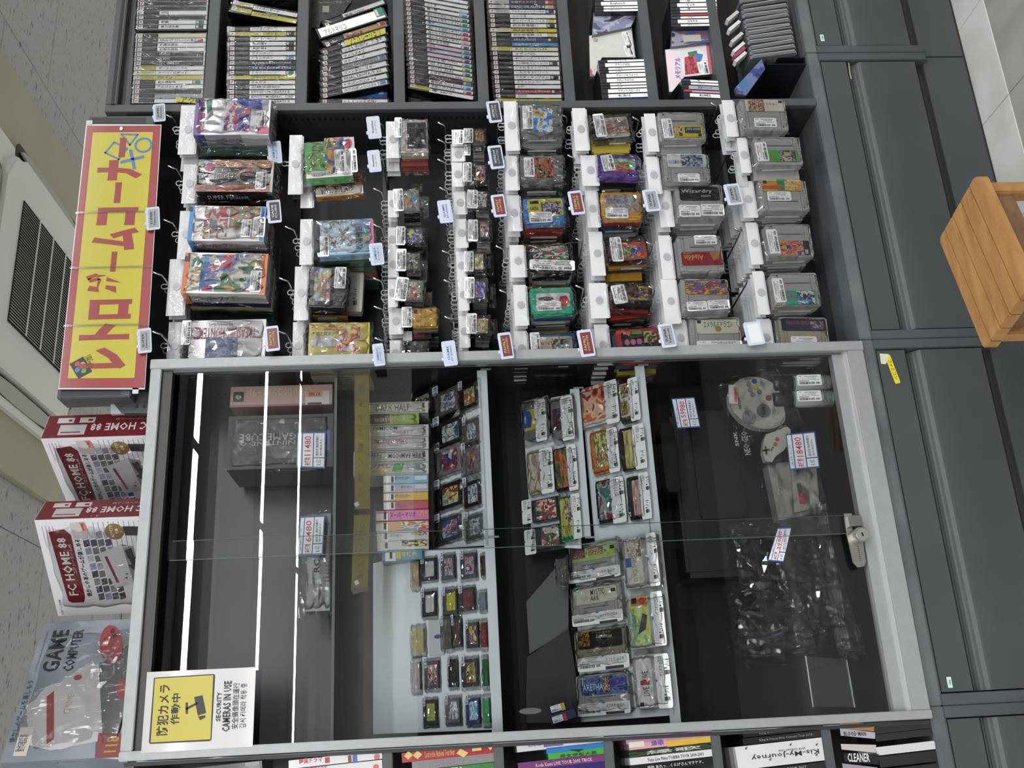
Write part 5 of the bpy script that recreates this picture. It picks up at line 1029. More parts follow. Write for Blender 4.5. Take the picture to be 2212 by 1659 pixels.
sfcv((1376, 1412, 1448, 1530), 'sideways grey cartridge with plain white label and red A', (1384, 1423, 1418, 1528), '#c2c2c4', [('t', 'LIVE A LIVE', (1397, 1450, 1410, 1504), '#26262a', 90), ('b', (1392, 1470, 1412, 1480), '#a83238'), ('t', 'ライブ・ア・ライブ', (1413, 1462, 1416, 1496), '#3a3a3e', 90), ('b', (1392, 1518, 1400, 1526), '#222222')], (1426, 1412, 1458, 1530))
for pts, lab, c1 in (([(1186, 1522), (1234, 1510), (1238, 1530), (1192, 1543)], 'black wrapped box with yellow band leaning against the grey cartridges', '#18181c'), ([(1190, 1545), (1240, 1530), (1246, 1548), (1196, 1565)], 'blue and red wrapped box beneath the yellow banded one', '#26305a')):
    fr = F('wrapped_box', lab, 'box', 1212, pts[0][1]+10, .12); fr.poly('box', M(c1, .3, 0, .5), pts, 0, .05); cx = pts[0][0]
    sticker(fr, (cx+3, pts[0][1]+1, cx+26, pts[0][1]+15), .0015, 14); fr.add('band', 'box', M('#b8a62a' if c1 < '#19' else '#a8323a', .35), (cx+26, pts[0][1]-4, cx+34, pts[0][1]+12), .001, .0006, 14)
fr = F('reflection_sheet', 'grey sheet standing in for a glass reflection behind the wide grey cartridges', 'sheet', 1190, 1270, .2); fr.poly('sheet', M('#4a4d51', .5), [(1226, 1196), (1137, 1300), (1144, 1412), (1228, 1362), (1228, 1250)], 0, .002)  # added sheet, paints a grey reflection of the door glass
fr = F('dark_reflection_panel', 'black panel standing in for a dark reflection behind the wide grey cartridges', 'box', 1190, 1470, .19); fr.poly('box', M('#0d1016', .5), [(1138, 1420), (1228, 1358), (1262, 1560), (1136, 1562)], 0, .02)  # added black shape, paints the dark part of the same reflection
fr = F('door_pull', 'oval chrome finger pull on the dark gap by the showcase frame', 'pull', 1146, 1536, .0185); fr.add('rim', 'disc', M('#6f7276', .25, .6), (1121, 1529, 1170, 1543), .002, .003)
# --- bottom of the case
pricecard('blue bordered price card reading 59980 in the dark compartment', .04, [(1450, 861), (1500, 858), (1513, 923), (1463, 926)], '59980', 90)
pricecard('large blue bordered price card reading 18480 on the beige console', .02, [(1697, 938), (1760, 932), (1771, 1010), (1706, 1016)], '18480', 90)
pricecard('tilted blue bordered price card reading 39980 on the bagged black console', .02, [(1680, 1140), (1710, 1139), (1692, 1215), (1658, 1212)], '39980', 75)
NEO = M('#0b0c0e', .5)
fr = F('black_arcade_console', 'large black arcade game console lying dark behind the bagged controller', 'console', 1530, 1050, .13)
fr.add('body', 'bevel', NEO, (1464, 880, 1668, 1240), 0, .09); fr.add('raised_deck', 'bevel', M('#101316', .45), (1500, 905, 1600, 1120), .008, .01); fr.text('NEO·GEO', (1602, 934, 1616, 985), '#a9abae', .0088, 93, .02); fr.text('SNK', (1584, 934, 1592, 966), '#a9abae', .0088, 93, .03)
fr.add('edge_band', 'box', M('#1d2126', .3), (1440, 912, 1456, 1060), -.01, .05)
for k in range(10): fr.add('vent', 'box', M('#22262b', .4), (1470+k*3, 930, 1471.4+k*3, 1010), .001, .001)
fr = F('small_black_stick', 'dark joystick base standing in shadow nearer the shelf lip', 'controller', 1448, 980, .06); fr.add('base', 'round', M('#0c0d0f', .25, 0, .6), (1432, 912, 1462, 1062), 0, .06)
# round pad
fr = F('round_game_controller', 'beige round bagged game controller with coloured buttons and a price tag', 'controller', 1650, 868, .05)
n = 40; PADB = M('#a3a196', .35)
out = []
for k in range(n):
    a = 2*PI*k/n; rx, ry = 66, 56; x = rx*math.cos(a); y = ry*math.sin(a)
    if x > 10 and abs(y) < 30: x -= 12*math.cos(y/30*PI/2)
    out.append((1640+x*.98+y*.12, 870+y+x*.12))
q = [fr.loc(*p) for p in out]; q = [(v.x, v.y) for v in q]
A = sum(q[i][0]*q[(i+1) % n][1]-q[(i+1) % n][0]*q[i][1] for i in range(n)); q = q if A > 0 else q[::-1]
bm = bmesh.new(); prism(bm, q, -.025, 0); bmesh.ops.bevel(bm, geom=[e for e in bm.edges if all(v.co.z > -.001 for v in e.verts)], offset=.006, segments=3, affect='EDGES'); link('shell', fromb('pad_shell', bm), PADB, fr.root)
for c_, x, y, r_ in (('#2b34a0', 1629, 824, 5), ('#b8a02a', 1632, 837, 5), ('#2f8a58', 1640, 847, 5), ('#6f7174', 1617, 831, 5), ('#6f7174', 1620, 843, 5), ('#6f7174', 1625, 853, 5), ('#7a2a38', 1660, 860, 6)):
    fr.add('button', 'disc', M(c_, .3), (x-r_, y-r_, x+r_, y+r_), .003, .004)
fr.add('direction_pad', 'disc', M('#5c5d60', .35), (1634, 873, 1664, 902), .003, .004); fr.add('thumb_stick', 'disc', M('#7d7f80', .35), (1603, 887, 1632, 916), .003, .004); fr.add('pad_inner', 'disc', M('#45464a', .35), (1640, 879, 1658, 896), .0045, .002)
fr.text('SEGA', (1594, 859, 1600, 884), '#35373a', .0012, 92, .03); fr.add('plastic_bag', 'film0', FILM, (1566, 800, 1716, 944), .012, .02, 15)
st_ = fr.add('price_tag', 'tag', M('#cfc8c6', .35), (1573, 833, 1592, 874), .006, .001, -5); fr.add('red_band', 'box', M('#c8705a', .4), (1584, 836, 1591, 870), .0066, .0004, -5, st_); fr.text('1080', (1585.5, 842, 1589.5, 862), '#7a2a20', .0072, 88, 0, st_)
# beige console with pad
fr = F('beige_game_console', 'beige game console with red lever in a plastic bag on the showcase floor', 'console', 1715, 1050, .06)
BE = M('#8d8983', .4); fr.poly('body', BE, [(1658, 1003), (1752, 990), (1775, 1108), (1682, 1124)], 0, .04); fr.poly('raised_top', M('#96928b', .4), [(1706, 1012), (1760, 1004), (1768, 1096), (1714, 1110)], .008, .009); fr.poly('slope', M('#7d7973', .4), [(1676, 1014), (1684, 1012), (1700, 1112), (1692, 1114)], .001, .001)
fr.poly('lever_slot', M('#4a4a48', .4), [(1718, 1047), (1727, 1045), (1731, 1066), (1722, 1068)], .009, .001); fr.poly('red_lever', M('#a8262c', .35), [(1722, 1068), (1733, 1067), (1738, 1090), (1725, 1091)], .012, .004); fr.add('plastic_bag', 'film4', FILM, (1650, 985, 1785, 1130), .016, .03, 8)
fr = F('beige_game_pad', 'beige dog bone game pad with red buttons resting on the beige console', 'controller', 1680, 960, .045)
fr.poly('shell', M('#96928c', .35), [(1650, 950), (1655, 938), (1675, 932), (1686, 920), (1698, 918), (1708, 928), (1706, 955), (1694, 972), (1676, 985), (1668, 998), (1654, 996), (1648, 978)], 0, .02)
for x, y in ((1678, 949), (1674, 960)): fr.add('red_button', 'disc', M('#a83236', .3), (x-4, y-4, x+4, y+4), .003, .003)
fr.line('cross_key', M('#2a2b2e', .4), [(1648, 974), (1660, 972)], 4, .002); fr.line('cross_key', M('#2a2b2e', .4), [(1653, 966), (1655, 981)], 4, .002)
for x, y in ((1669, 967), (1666, 972)): fr.add('small_button', 'disc', M('#3a3b3e', .4), (x-2, y-2, x+2, y+2), .002, .002)
for y0, lab in ((812, 'silver and green spray can with black cap, nearer the showcase edge'), (846, 'silver and green spray can with black cap, standing second from the edge')):
    fr = F('spray_can', lab, 'spray can', 1735, y0+17, .055, 'spray cans')
    xa, xb, xc, xd = [fr.loc(p, y0+17).x for p in (1668, 1709, 1713, 1802)]; rad = abs(fr.loc(1735, y0).y-fr.loc(1735, y0+34).y)/2; cy_ = fr.loc(1735, y0+17).y
    for nm, mt, pr in (('cap', M('#141516', .3), [(xa, rad*.75), (xa+.003, rad*.92), (xb, rad*.95)]), ('collar', M('#1f6a50', .3), [(xb, rad*.9), (xc, rad)]), ('can', M('#9a9da0', .28), [(xc, rad), (xd-.012, rad)]), ('green_base', M('#1f6a50', .3), [(xd-.012, rad*1.005), (xd-.002, rad*1.005), (xd, rad*.9)])):
        bm = bmesh.new(); lathe(bm, pr, 24, cx=cy_); bmesh.ops.recalc_face_normals(bm, faces=bm.faces); link(nm, fromb(nm, bm, True), mt, fr.root)
    sticker(fr, (1716, y0+4, 1768, y0+27), rad+.001); fr.text('Cleaner', (1770, y0+4, 1780, y0+30), '#2c4a44', rad+.0005, 90, .01); fr.add('red_mark', 'box', M('#a83a3a', .4), (1764, y0+1, 1768, y0+6), rad*.95, .0005)
# black bagged console
fr = F('bagged_black_console', 'black console and cables in a crumpled clear bag on the showcase floor', 'console', 1660, 1290, .08)
fr.add('console', 'bevel', M('#0f1112', .4), (1640, 1160, 1722, 1330), 0, .04, 3); fr.add('drive', 'bevel', M('#16181a', .4), (1660, 1180, 1700, 1300), .01, .02, 3)
for pts in ([(1590, 1190), (1600, 1260), (1640, 1280), (1610, 1330), (1650, 1370), (1700, 1350)], [(1600, 1300), (1590, 1360), (1640, 1400), (1690, 1380)]):
    bm = bmesh.new(); tube(bm, [fr.loc(*p) for p in pts], .003, 6); link('cable', fromb('cable', bm), M('#0e0f10', .4), fr.root)
fr.add('plug', 'bevel', M('#6c675f', .4, .5), (1587, 1341, 1609, 1348), .004, .006); fr.add('blue_tie', 'box', M('#3f4f9a', .4), (1650, 1372, 1690, 1376), .006, .002, 18)
for r_, v, rt in (((1572, 1128, 1690, 1300), 'film0', 0), ((1580, 1250, 1745, 1430), 'film1', 10), ((1670, 1140, 1790, 1400), 'film3', 8), ((1575, 1320, 1700, 1430), 'film4', -12)): fr.add('plastic_bag', v, FILM, r_, .03, .03, rt)
fr = F('clear_long_bag', 'long folded clear plastic bag lying along the beige and black consoles', 'plastic bag', 1800, 1260, .04); fr.poly('fold', FILM, [(1762, 1090), (1782, 1088), (1835, 1400), (1826, 1422), (1808, 1400)], .006, .012); fr.add('fold', 'film2', FILM, (1766, 1090, 1824, 1420), .008, .01, 8)
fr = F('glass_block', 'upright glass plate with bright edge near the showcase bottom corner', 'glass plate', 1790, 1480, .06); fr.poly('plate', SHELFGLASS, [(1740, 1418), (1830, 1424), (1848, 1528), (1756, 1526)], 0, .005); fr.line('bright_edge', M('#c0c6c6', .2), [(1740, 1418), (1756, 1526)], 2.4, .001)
# ================================================================ VIDEO CASE SHELF (beyond the showcase's other side)
vk = bpy.data.objects.new('video_case_shelf', None); C.objects.link(vk); vk.matrix_basis = Matrix.Translation((-1.25, .1, HB)); tag(vk, 'tall dark grey shelf of video cases beyond the showcase, at the picture edge', 'shelf')
wbox('back_panel', BLACK, -1.66, -.862, .19, .2, HB, 2.08, vk)
VB = [1.577, 1.356, 1.134, .914, .684]
for z in VB: wbox('shelf_board', GREY, -1.66, -.862, 0, .19, z-.02, z, vk, .0015)
wbox('side_panel', GREYD, -.862, -.855, .002, .2, HB, 2.08, vk); wbox('top_board', GREY, -1.66, -.862, 0, .19, 2.06, 2.08, vk)
def vcase(label, r, col, depth=.13, tx=None, tcol='#3a3a40', extra=(), Y=.004, rot=-3, top=None):
    fr = F('video_case', label, 'video case', (r[0]+r[2])/2, (r[1]+r[3])/2, Y, 'video cases on the tall shelf')
    fr.add('case', 'box', col if not isinstance(col, str) else M(col, .3, 0, .4), r, 0, depth, 3)
    items(fr, list(extra), 0, 3)
    if tx: fr.text(tx, (r[0]+(r[2]-r[0])*.2, r[1]+(r[3]-r[1])*.28, r[0]+(r[2]-r[0])*.85, r[3]-(r[3]-r[1])*.25), tcol, .0015, 3, .01)
    return fr
vcase('white video box with red hangul drama title and a blue stripe, upper of two', (624, 1632, 826, 1650), '#c9c8c9', extra=[('t', '韓国ドラマ', (646, 1636, 696, 1648), '#b02a38'), ('b', (702, 1636, 712, 1648), '#b02a38'), ('b', (752, 1632, 759, 1648), '#8c2a40'), ('b', (762, 1631, 771, 1648), '#2f5aa8'), ('o', (808, 1629, 820, 1641), '#c05a60')])
vcase('white video box with red title below another white one', (624, 1652, 826, 1672), '#c6c5c8', extra=[('t', '韓国ドラマ', (670, 1655, 706, 1664), '#b02a38'), ('o', (806, 1651, 818, 1662), '#c05a60')])
vcase('clear wrapped black case at the top of the tall video shelf', (400, 1652, 566, 1668), '#2a2c2e', extra=[('b', (530, 1646, 560, 1654), '#8a8c8e')])
vcase('red video box patterned with cream diamonds', (868, 1616, 1068, 1637), '#a3222a', extra=[('p', [(873, 1633), (882, 1622), (892, 1631), (882, 1641)], '#c9b060'), ('p', [(892, 1632), (902, 1621), (912, 1630), (902, 1640)], '#c9b060'), ('t', 'Lost in the National Tour Best', (918, 1620, 982, 1634), '#c9a060'), ('p', [(986, 1628), (994, 1617), (1012, 1626), (1002, 1636)], '#c9b060'), ('p', [(1052, 1612), (1066, 1612), (1059, 1621)], '#c9b060'), ('b', (1020, 1616, 1040, 1622), '#c9b060')])
vcase('plain grey video box lettered faintly in capitals', (890, 1636, 1068, 1655), '#78777a', tx='NANA MIZUKI LIVE GRACE -ORCHESTRA-', tcol='#8f8e92')
vcase('green video case cut off by the picture edge', (895, 1656, 1068, 1676), '#2f7a34', extra=[('t', 'ULTRA', (960, 1658, 1000, 1664), '#c9c9b0')])
vcase('white and violet video case', (1116, 1600, 1306, 1615), '#b9b8c0', extra=[('b', (1174, 1603, 1216, 1612), '#6a4f8a'), ('t', 'ZARD', (1140, 1604, 1170, 1612), '#5a5a66')])
vcase('plain bright blue video case', (1180, 1609, 1308, 1622), '#1f6cb0')
vcase('bright green video case with black brush print', (1184, 1621, 1308, 1638), '#3f9a34', tx='男女逆転大奥', tcol='#1a2a18', extra=[('p', [(1228, 1620), (1262, 1618), (1250, 1624)], '#16220f')])
vcase('purple diamond patterned video case', (1119, 1638, 1308, 1655), '#6a2f66', tx='Koda Kumi LIVE TOUR 2005 TRICK', tcol='#c8b0c4')
vcase('dark indigo video case beneath the purple one', (1110, 1655, 1308, 1672), '#2a1f66')
vcase('plain pink video case', (1352, 1586, 1540, 1598), '#b0709a')
vcase('video case shading from pink to orange and yellow', (1358, 1596, 1540, 1612), '#c48a9a', extra=[('b', (1358, 1602, 1392, 1614), '#c4c0b0'), ('b', (1440, 1595, 1538, 1608), '#c9a02a'), ('t', '縁歌', (1406, 1599, 1434, 1610), '#5a3f9a')])
vcase('dark green camouflage patterned video case', (1358, 1611, 1543, 1628), art('#1c241c', '#222c20', '#3a4a2c', '#1a1f1c', '#2c3a26'), tx='縁歌', tcol='#b0b4ac')
vcase('white video case lettered in black serif capitals', (1360, 1627, 1548, 1643), '#c2c3c3', tx='Yuzu Live Films:TOBIRA TOUR 2000-2001', tcol='#1c1c1e')
vcase('black video case with white brush lettering', (1360, 1643, 1548, 1660), '#17181a', tx='遠劫 あれっ…くらげさんですケド。', tcol='#b9babb')
vcase('black video case in small capitals, just under the silver frame', (1604, 1572, 1780, 1584), '#141517', tx='King & Prince First Concert Tour', tcol='#8a8b90')
vcase('black video case in small capitals, second under the frame', (1604, 1586, 1782, 1600), '#141517', tx='King & Prince First Concert Tour 2018', tcol='#8a8b90')
vcase('thick white concert box printed with feathers', (1590, 1602, 1798, 1652), '#c3c2c5', extra=[('t', 'Kis-My-Journey', (1622, 1622, 1770, 1636), '#26262a', 180), ('t', '2014 Concert Tour', (1680, 1617, 1740, 1622), '#3a3a40', 180), ('b', (1784, 1612, 1790, 1628), '#5a5a60')]+[('p', [(x, y), (x+6, y-6), (x+4, y+1)], '#4a4a50') for x, y in ((1608, 1618), (1704, 1610), (1660, 1642), (1760, 1632), (1760, 1610))])
vcase('black concert box under the feather printed one', (1590, 1655, 1798, 1675), '#141517', extra=[('t', 'TOUR 2017', (1700, 1656, 1742, 1662), '#a8a8a8')])
for r, c1, c2, lab, tx in (((1888, 1562, 2034, 1578), '#1c1d1f', '#a0703a', 'black video case with orange and brown top face', ''), ((1890, 1579, 2036, 1594), '#1c1d1f', '#9c9ca4', 'black video case with grey lettered top face', 'BLOOD MAN'), ((1892, 1606, 2042, 1624), '#bcbec2', '#b0a8a8', 'white video case on the lowest tall shelf compartment', ''), ((1898, 1626, 2050, 1650), '#17181a', '#17181a', 'black video case with bold white capitals on its top', 'CLEANER'), ((1895, 1655, 2045, 1668), '#1c1d1f', '#8a8490', 'dark video case lowest at the picture edge', '')):
    fr = vcase(lab, r, c1, .1)
    fr.poly('top_print', M(c2, .35), [(r[0]-76, r[1]+(1 if 'white' in lab else -6)), (r[0], r[1]+3), (r[0], r[3]+2), (r[0]-74, r[3]-5)], .0008, .001)
    if tx: fr.text(tx, (r[0]-68, r[1]+1, r[0]-20, r[3]-4), '#c9c9c6' if c2 < '#2' else '#2a2a2e', .0016, -3, .02)
# ================================================================ HANGING PACKETS
YF, YB = .055, .178
HCARD = PAPER
def side_print(fr, body, st_, col, x0, x1, t, hh=.45, band=None):
    x, y, a, b = fr.rect(body); X0 = x-a/2; yb = y-b/2
    if band:
        for c_, u, v in band: 
            bm = bmesh.new(); boxv(bm, X0+u*a, yb-.0006, .001, X0+v*a, yb, t); link('side_band', fromb('side_band', bm), M(c_, .3, 0, .6), fr.root)
    if st_:
        mt = Matrix.Translation((X0+(x0+x1)/2*a, yb-.0009, t/2)) @ Matrix(((1, 0, 0, 0), (0, 0, -1, 0), (0, 1, 0, 0), (0, 0, 0, 1))) @ Matrix.Diagonal(((x1-x0)*a, t*hh, 1, 1))
        link('lettering', textmesh(st_, .012), M(col, .4), fr.root, mt)
ITEMS = []
RODM = STEEL
def darkrod(): return M('#8e9092', .2, .9)
def hook(px, py, lab, right=False, Yt=-.018):
    """wire hook: rod out of the bar to the front, then a turned up tip. px,py: where the tip bends"""
    fr = F('display_hook', lab, 'hook', px, py, Yt, 'wire hooks of the hanging bay')
    bm = bmesh.new(); L_ = .205
    tube(bm, [(0.004, 0, -L_), (.002, 0, -.03), (0, 0, -.004), (-.004, -.0005, .001), (-.018, .003, .008)], .0022, 8)
    link('wire', fromb('hook_wire', bm, True), STEEL, fr.root)
    bm = bmesh.new(); boxv(bm, -.004, -.012, -L_-.002, .018, .012, -L_+.003); link('mount_plate', fromb('mount_plate', bm), M('#4a4e52', .4), fr.root)
    return fr
PALS = {'sfc': ['#8b8c8a', '#85868a', '#8d8a7c', '#808284'], 'fc': ['#7a2a24', '#151517', '#b09a2a', '#3a3a3e', '#2a4a6a', '#8a8c8e', '#a8742a', '#24402c'], 'n64': ['#65676c', '#5c5e62', '#3a3c42'], 'gb': ['#77747a', '#1b1b1e', '#4c4c50', '#8c8986'], 'box': ['#8d8c90', '#2c3468', '#a5a09a', '#17181a', '#7a3a34', '#a49a6a', '#3a5a48'], 'ws': ['#8d8460', '#a8a29a', '#6a2a24', '#8f8a78']}
SIGNS = {'S': ('SUPER Famicom', '#8e9196', '#22242c', 'grey'), 'F': ('FAMILY COMPUTER', '#74303a', '#c9b060', 'maroon'), 'G': ('GAME BOY', '#a5b2c4', '#3a5aa8', 'light blue'), 'C': ('GAME CUBE', '#1c1d20', '#c9cacc', 'black'),
         'W': ('WonderSwan', '#c0c6d2', '#2a2c3a', 'white red lettered'), 'N': ('NINTENDO64', '#3a3b40', '#c9cacd', 'dark grey'), 'A': ('GAME BOY ADVANCE', '#b9c2d4', '#4a5ab0', 'pale violet'), 'X': ('', '#d6d8dc', '#d6d8dc', 'blank white')}
SIGNL = {'SUPER Famicom': 0}
def sign(kind, r, where):
    s, bg, fg, d = SIGNS[kind]
    cx, cy = (r[0]+r[2])/2, (r[1]+r[3])/2
    fr = F('category_sign', '%s sign in a clip, %s' % (d, where), 'sign', cx, cy, -.03, 'platform signs on hooks')
    h = fr.add('holder', 'tag', M('#b9c2d8', .3), r, 0, .002, 6); w_, hh = r[2]-r[0], r[3]-r[1]
    for a in (.25, .75): fr.add('clip', 'box', M('#c9d0e0', .3), (r[0]-1.5, r[1]+hh*a-3, r[0]+2, r[1]+hh*a+3), .001, .004, 6, h)
    c_ = fr.add('printed_card', 'box', M(bg, .35), (r[0]+w_*.2, r[1]+hh*.1, r[2]-w_*.1, r[3]-hh*.1), .0006, .0005, 6)
    if s:
        wd = s.split(' ')
        if len(wd) == 1: wd = [s, 'ワンダースワン' if kind == 'W' else '']
        if kind in 'SFCN' or len(wd) > 2 or kind == 'G' or kind == 'W':
            L1 = wd[0] if kind != 'G' else 'GAME BOY'; L2 = wd[1] if kind in 'SFC' else ('ゲームボーイ' if kind == 'G' else 'ワンダースワン' if kind == 'W' else 'BOY ADVANCE' if kind == 'A' else 'ニンテンドウ64')
            fr.text(L1, (cx-w_*.18, cy-hh*.28, cx-w_*.02, cy+hh*.28), fg, .0012, 96, .015, c_); fr.text(L2, (cx+w_*.06, cy-hh*.3, cx+w_*.2, cy+hh*.3), fg, .0012, 96, .01, c_)
    return fr
def hang(kind, body, header, shell, desc, ex=(), stick=None, n=6, rot=0, t=.014, row=1, film=1, d=None, hrot=0, signed=None, dz=0, backs=None, fpad=.07, tip=True, tipdy=-28, tipdx=-24):
    """one bagged game at the front of its hook, and the packets behind it"""
    hx0, hy0, hx1, hy1 = header
    hcx, hcy = (hx0+hx1)/2, (hy0+hy1)/2
    yf = -.026 if hy0 < 247 else -.02 if hy0 < 300 else -.008 if hy0 < 380 else .01 if hy0 < 480 else .03 if hy0 < 640 else YF
    fr = F('bagged_game', desc, 'bagged game', hcx, hcy, yf, 'bagged games hanging foremost on their hooks')
    sh_ = fr.add('game_body', kind, shell, body, t, t, rot)
    items(fr, ex, t, rot)
    if stick:
        for k_, s_ in enumerate(stick if isinstance(stick, list) else [stick]): sticker(fr, s_[:4], t+.0024+.0004*k_, s_[4] if len(s_) > 4 else (rot if abs(rot) < 30 else 0))
    hc = fr.add('header_card', 'box', HCARD, header, .002, .0012, hrot)
    bx0, by0, bx1, by1 = body
    # bag neck between card and body
    fr.add('card_fold', 'box', M('#c2c3c6', .3), (hx1-1, hy0+2, hx1+(3 if bx0-hx1 > 3 else 1), hy1-2), .0005, .0015, hrot, hc)
    fr.add('punched_button', 'disc', RING, (hcx-7, hcy-8, hcx+9, hcy+8), .0045, .0015, 0, hc)
    if film:
        pad = (by1-by0)*fpad
        fr.add('plastic_bag', 'film%d' % (int(bx0+by0) % 5), FILM, (min(hx1-2, bx0-4), by0-pad-2, bx1+(bx1-bx0)*.05+2, by1+pad), t+.004, t+.003, rot*.6)
    s_m = abs(fr.loc(hcx+1, hcy).x-fr.loc(hcx, hcy).x)
    rx = fr.loc(hx0-9, hcy-2); scl = .0125
    link('hanging_loop', unit('ring'), RING, fr.root, Matrix.Translation((rx.x, rx.y, 0)) @ Matrix.Rotation(.9, 4, 'Z') @ Matrix.Rotation(-.9, 4, 'Z') @ Matrix.Diagonal((scl, scl, scl, 1)))
    # packets behind
    if hy0 < 300: n = min(n, 3)
    R = random.Random(int(hcx*7+hcy)); d = d or ((YB-yf)/max(1, n) if yf > 0 else .02 if yf > -.015 else .014); pal = backs or PALS[kind if kind in PALS else 'box']
    base = fr.mw.copy()
    for k in range(1, n+1):
        e = bpy.data.objects.new('bagged_game', None); C.objects.link(e)
        M2 = base.copy(); M2.translation = base.translation+Vector((R.uniform(-.003, .003)-(.022 if yf < -.015 and k > 1 else 0), min(d*k, YB-yf), dz*k+R.uniform(-.003, .003))); e.matrix_basis = M2
        tag(e, '%s packet back in stack behind %s' % (['', 'first', 'second', 'third', 'fourth', 'fifth', 'sixth', 'seventh', 'eighth', 'ninth', 'tenth'][k], BEHIND(desc)), 'bagged game', 'packets behind the %s' % BEHIND(desc))
        wob = Matrix.Rotation(R.uniform(-.03, .03), 4, 'Z')
        for o, nm, mt in ((sh_, 'game_body', M(R.choice(pal), .3, 0, .5)), (hc, 'header_card', PAPER_SHADED)):
            c2 = o.copy(); c2.name = nm; C.objects.link(c2); c2.parent = e; c2.matrix_basis = wob @ o.matrix_basis
            if nm == 'game_body':
                tt = min(t, d*.85); x, y, a, b = fr.rect(body); sc_ = Matrix.Translation((x, y, tt)) @ Matrix.Rotation(math.radians(rot), 4, 'Z') @ Matrix.Diagonal((a, b, tt, 1)); c2.matrix_basis = wob @ sc_
                if kind == 'sfc' : c2.matrix_basis = wob @ Matrix.Translation((x, y, tt)) @ o['rm'] @ Matrix.Diagonal((a, b, tt, 1)) if 'rm' in o else c2.matrix_basis
                c2.material_slots[0].material = mt
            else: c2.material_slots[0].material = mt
        l2 = link('hanging_loop', unit('ring'), RING, e, Matrix.Translation((rx.x, rx.y, 0)) @ Matrix.Diagonal((scl, scl, scl, 1)))
        if k in (1, 3) and film: link('plastic_bag', unit('film%d' % (k % 5)), FILM, e, wob @ fr.root.children[-2].matrix_basis if False else wob @ Matrix.Translation(sh_.matrix_basis.translation) @ Matrix.Diagonal((a*1.06, b*1.12, t+.002, 1)))
        if kind == 'sfc' or (kind in ('fc', 'n64') and R.random() < .5):
            x, y, a, b = fr.rect(body); link('edge_label', unit('box'), M('#b9bbbd', .4), e, wob @ Matrix.Translation((x, y-b/2-.0003, tt*.75)) @ Matrix.Diagonal((a*.7, .001, tt*.5, 1)))
    # hook
    if tip: hook(hx0+tipdx+9, hcy+tipdy, 'wire hook carrying the %s' % BEHIND(desc))
    return fr
BH = {}
def BEHIND(desc):
    w_ = desc.split(' '); s_ = ' '.join(w_[:7]); return s_[:-4] if s_.endswith(' and') else s_
def lab(r, c): return ('r', r, c)
BX = lambda c: M(c, .3, 0, .7)
# --- row of boxed games nearest the ceiling
h_ = hang('box', (430, 238, 590, 314), (388, 228, 424, 334), BX('#bdbac2'), 'boxed game with purple band and blue white picture', [('b', (430, 240, 446, 313), '#6a4f8e'), ('t', '桃太郎', (438, 268, 452, 308), '#b02a3c', 90), ('t', '電鉄', (443, 244, 452, 266), '#1c1c22', 90), ('p', [(455, 242), (468, 236), (466, 260), (457, 270)], '#3a8a7a'), ('b', (494, 246, 548, 306), art('#b8b6c8', '#3a4aa8', '#b83a4a', '#c8c6d0', '#2f3f9c')), ('p', [(505, 240), (572, 238), (574, 262), (540, 256)], '#3a4aa8'), ('b', (432, 238, 440, 246), '#22242a'), ('b', (560, 300, 588, 312), '#b84a78')], (560, 264, 580, 303), 6, -1.5, .045)
side_print(h_, (430, 238, 590, 314), 'SUPER FAMICOM', '#9a9cb0', .08, .62, .045, .4, [('#2c3476', 0, .14), ('#8a8a98', .14, .66), ('#2c3476', .66, 1)])
h_ = hang('box', (436, 368, 597, 436), (395, 356, 424, 440), BX('#1b1b1e'), 'boxed game with rainbow lettering on red and black picture', [('b', (474, 368, 596, 384), art('#8a2a24', '#b8563a', '#c9a06a', '#3a1a1a', '#c04030', scale=6)), ('o', (452, 375, 474, 392), '#b83a78'), ('b', (432, 422, 590, 436), art('#9a3a30', '#c07a60', '#8a2a2a', '#b0887a', '#6a2420', scale=6)), ('t', 'CR', (518, 388, 592, 420), art('#c8302a', '#c8a02a', '#2f6aa8', '#7a3a9a', '#c06a2a')), ('t', 'おしゃべりパロディウス', (440, 394, 520, 410), '#b8aca4'), ('b', (439, 374, 452, 382), '#a8ad8a')], (560, 394, 583, 431), 5, -1.5, .045, tipdy=-34)
side_print(h_, (436, 368, 597, 436), 'SUPER Famicom', '#a8a8a8', .12, .66, .045, .42)
h_ = hang('box', (418, 466, 580, 540), (386, 456, 417, 560), BX('#b9b6b4'), 'blue edged boxed baseball game hanging above the number 3 one', [('b', (418, 466, 427, 540), '#2f7ac0'), ('b', (570, 468, 580, 540), '#2f7ac0'), ('b', (450, 468, 500, 536), art('#3a4a9c', '#b03040', '#c0b8b0', '#7a6a5a', '#3a4a9c')), ('b', (505, 468, 568, 512), art('#2f6a4a', '#c8683a', '#8a7a6a', '#3a8a4a', '#b83a3a')), ('t', 'ファミスタ4', (444, 504, 462, 532), '#b8962a', 75), ('b', (419, 468, 426, 478), '#222222')], [(554, 490, 580, 533), (530, 495, 551, 533)], 6, -2, .045)
side_print(h_, (418, 466, 580, 540), 'スーパーファミスタ4', '#8e2434', .14, .84, .045, .45, [('#2f7ac0', 0, .07), ('#2f7ac0', .93, 1)])
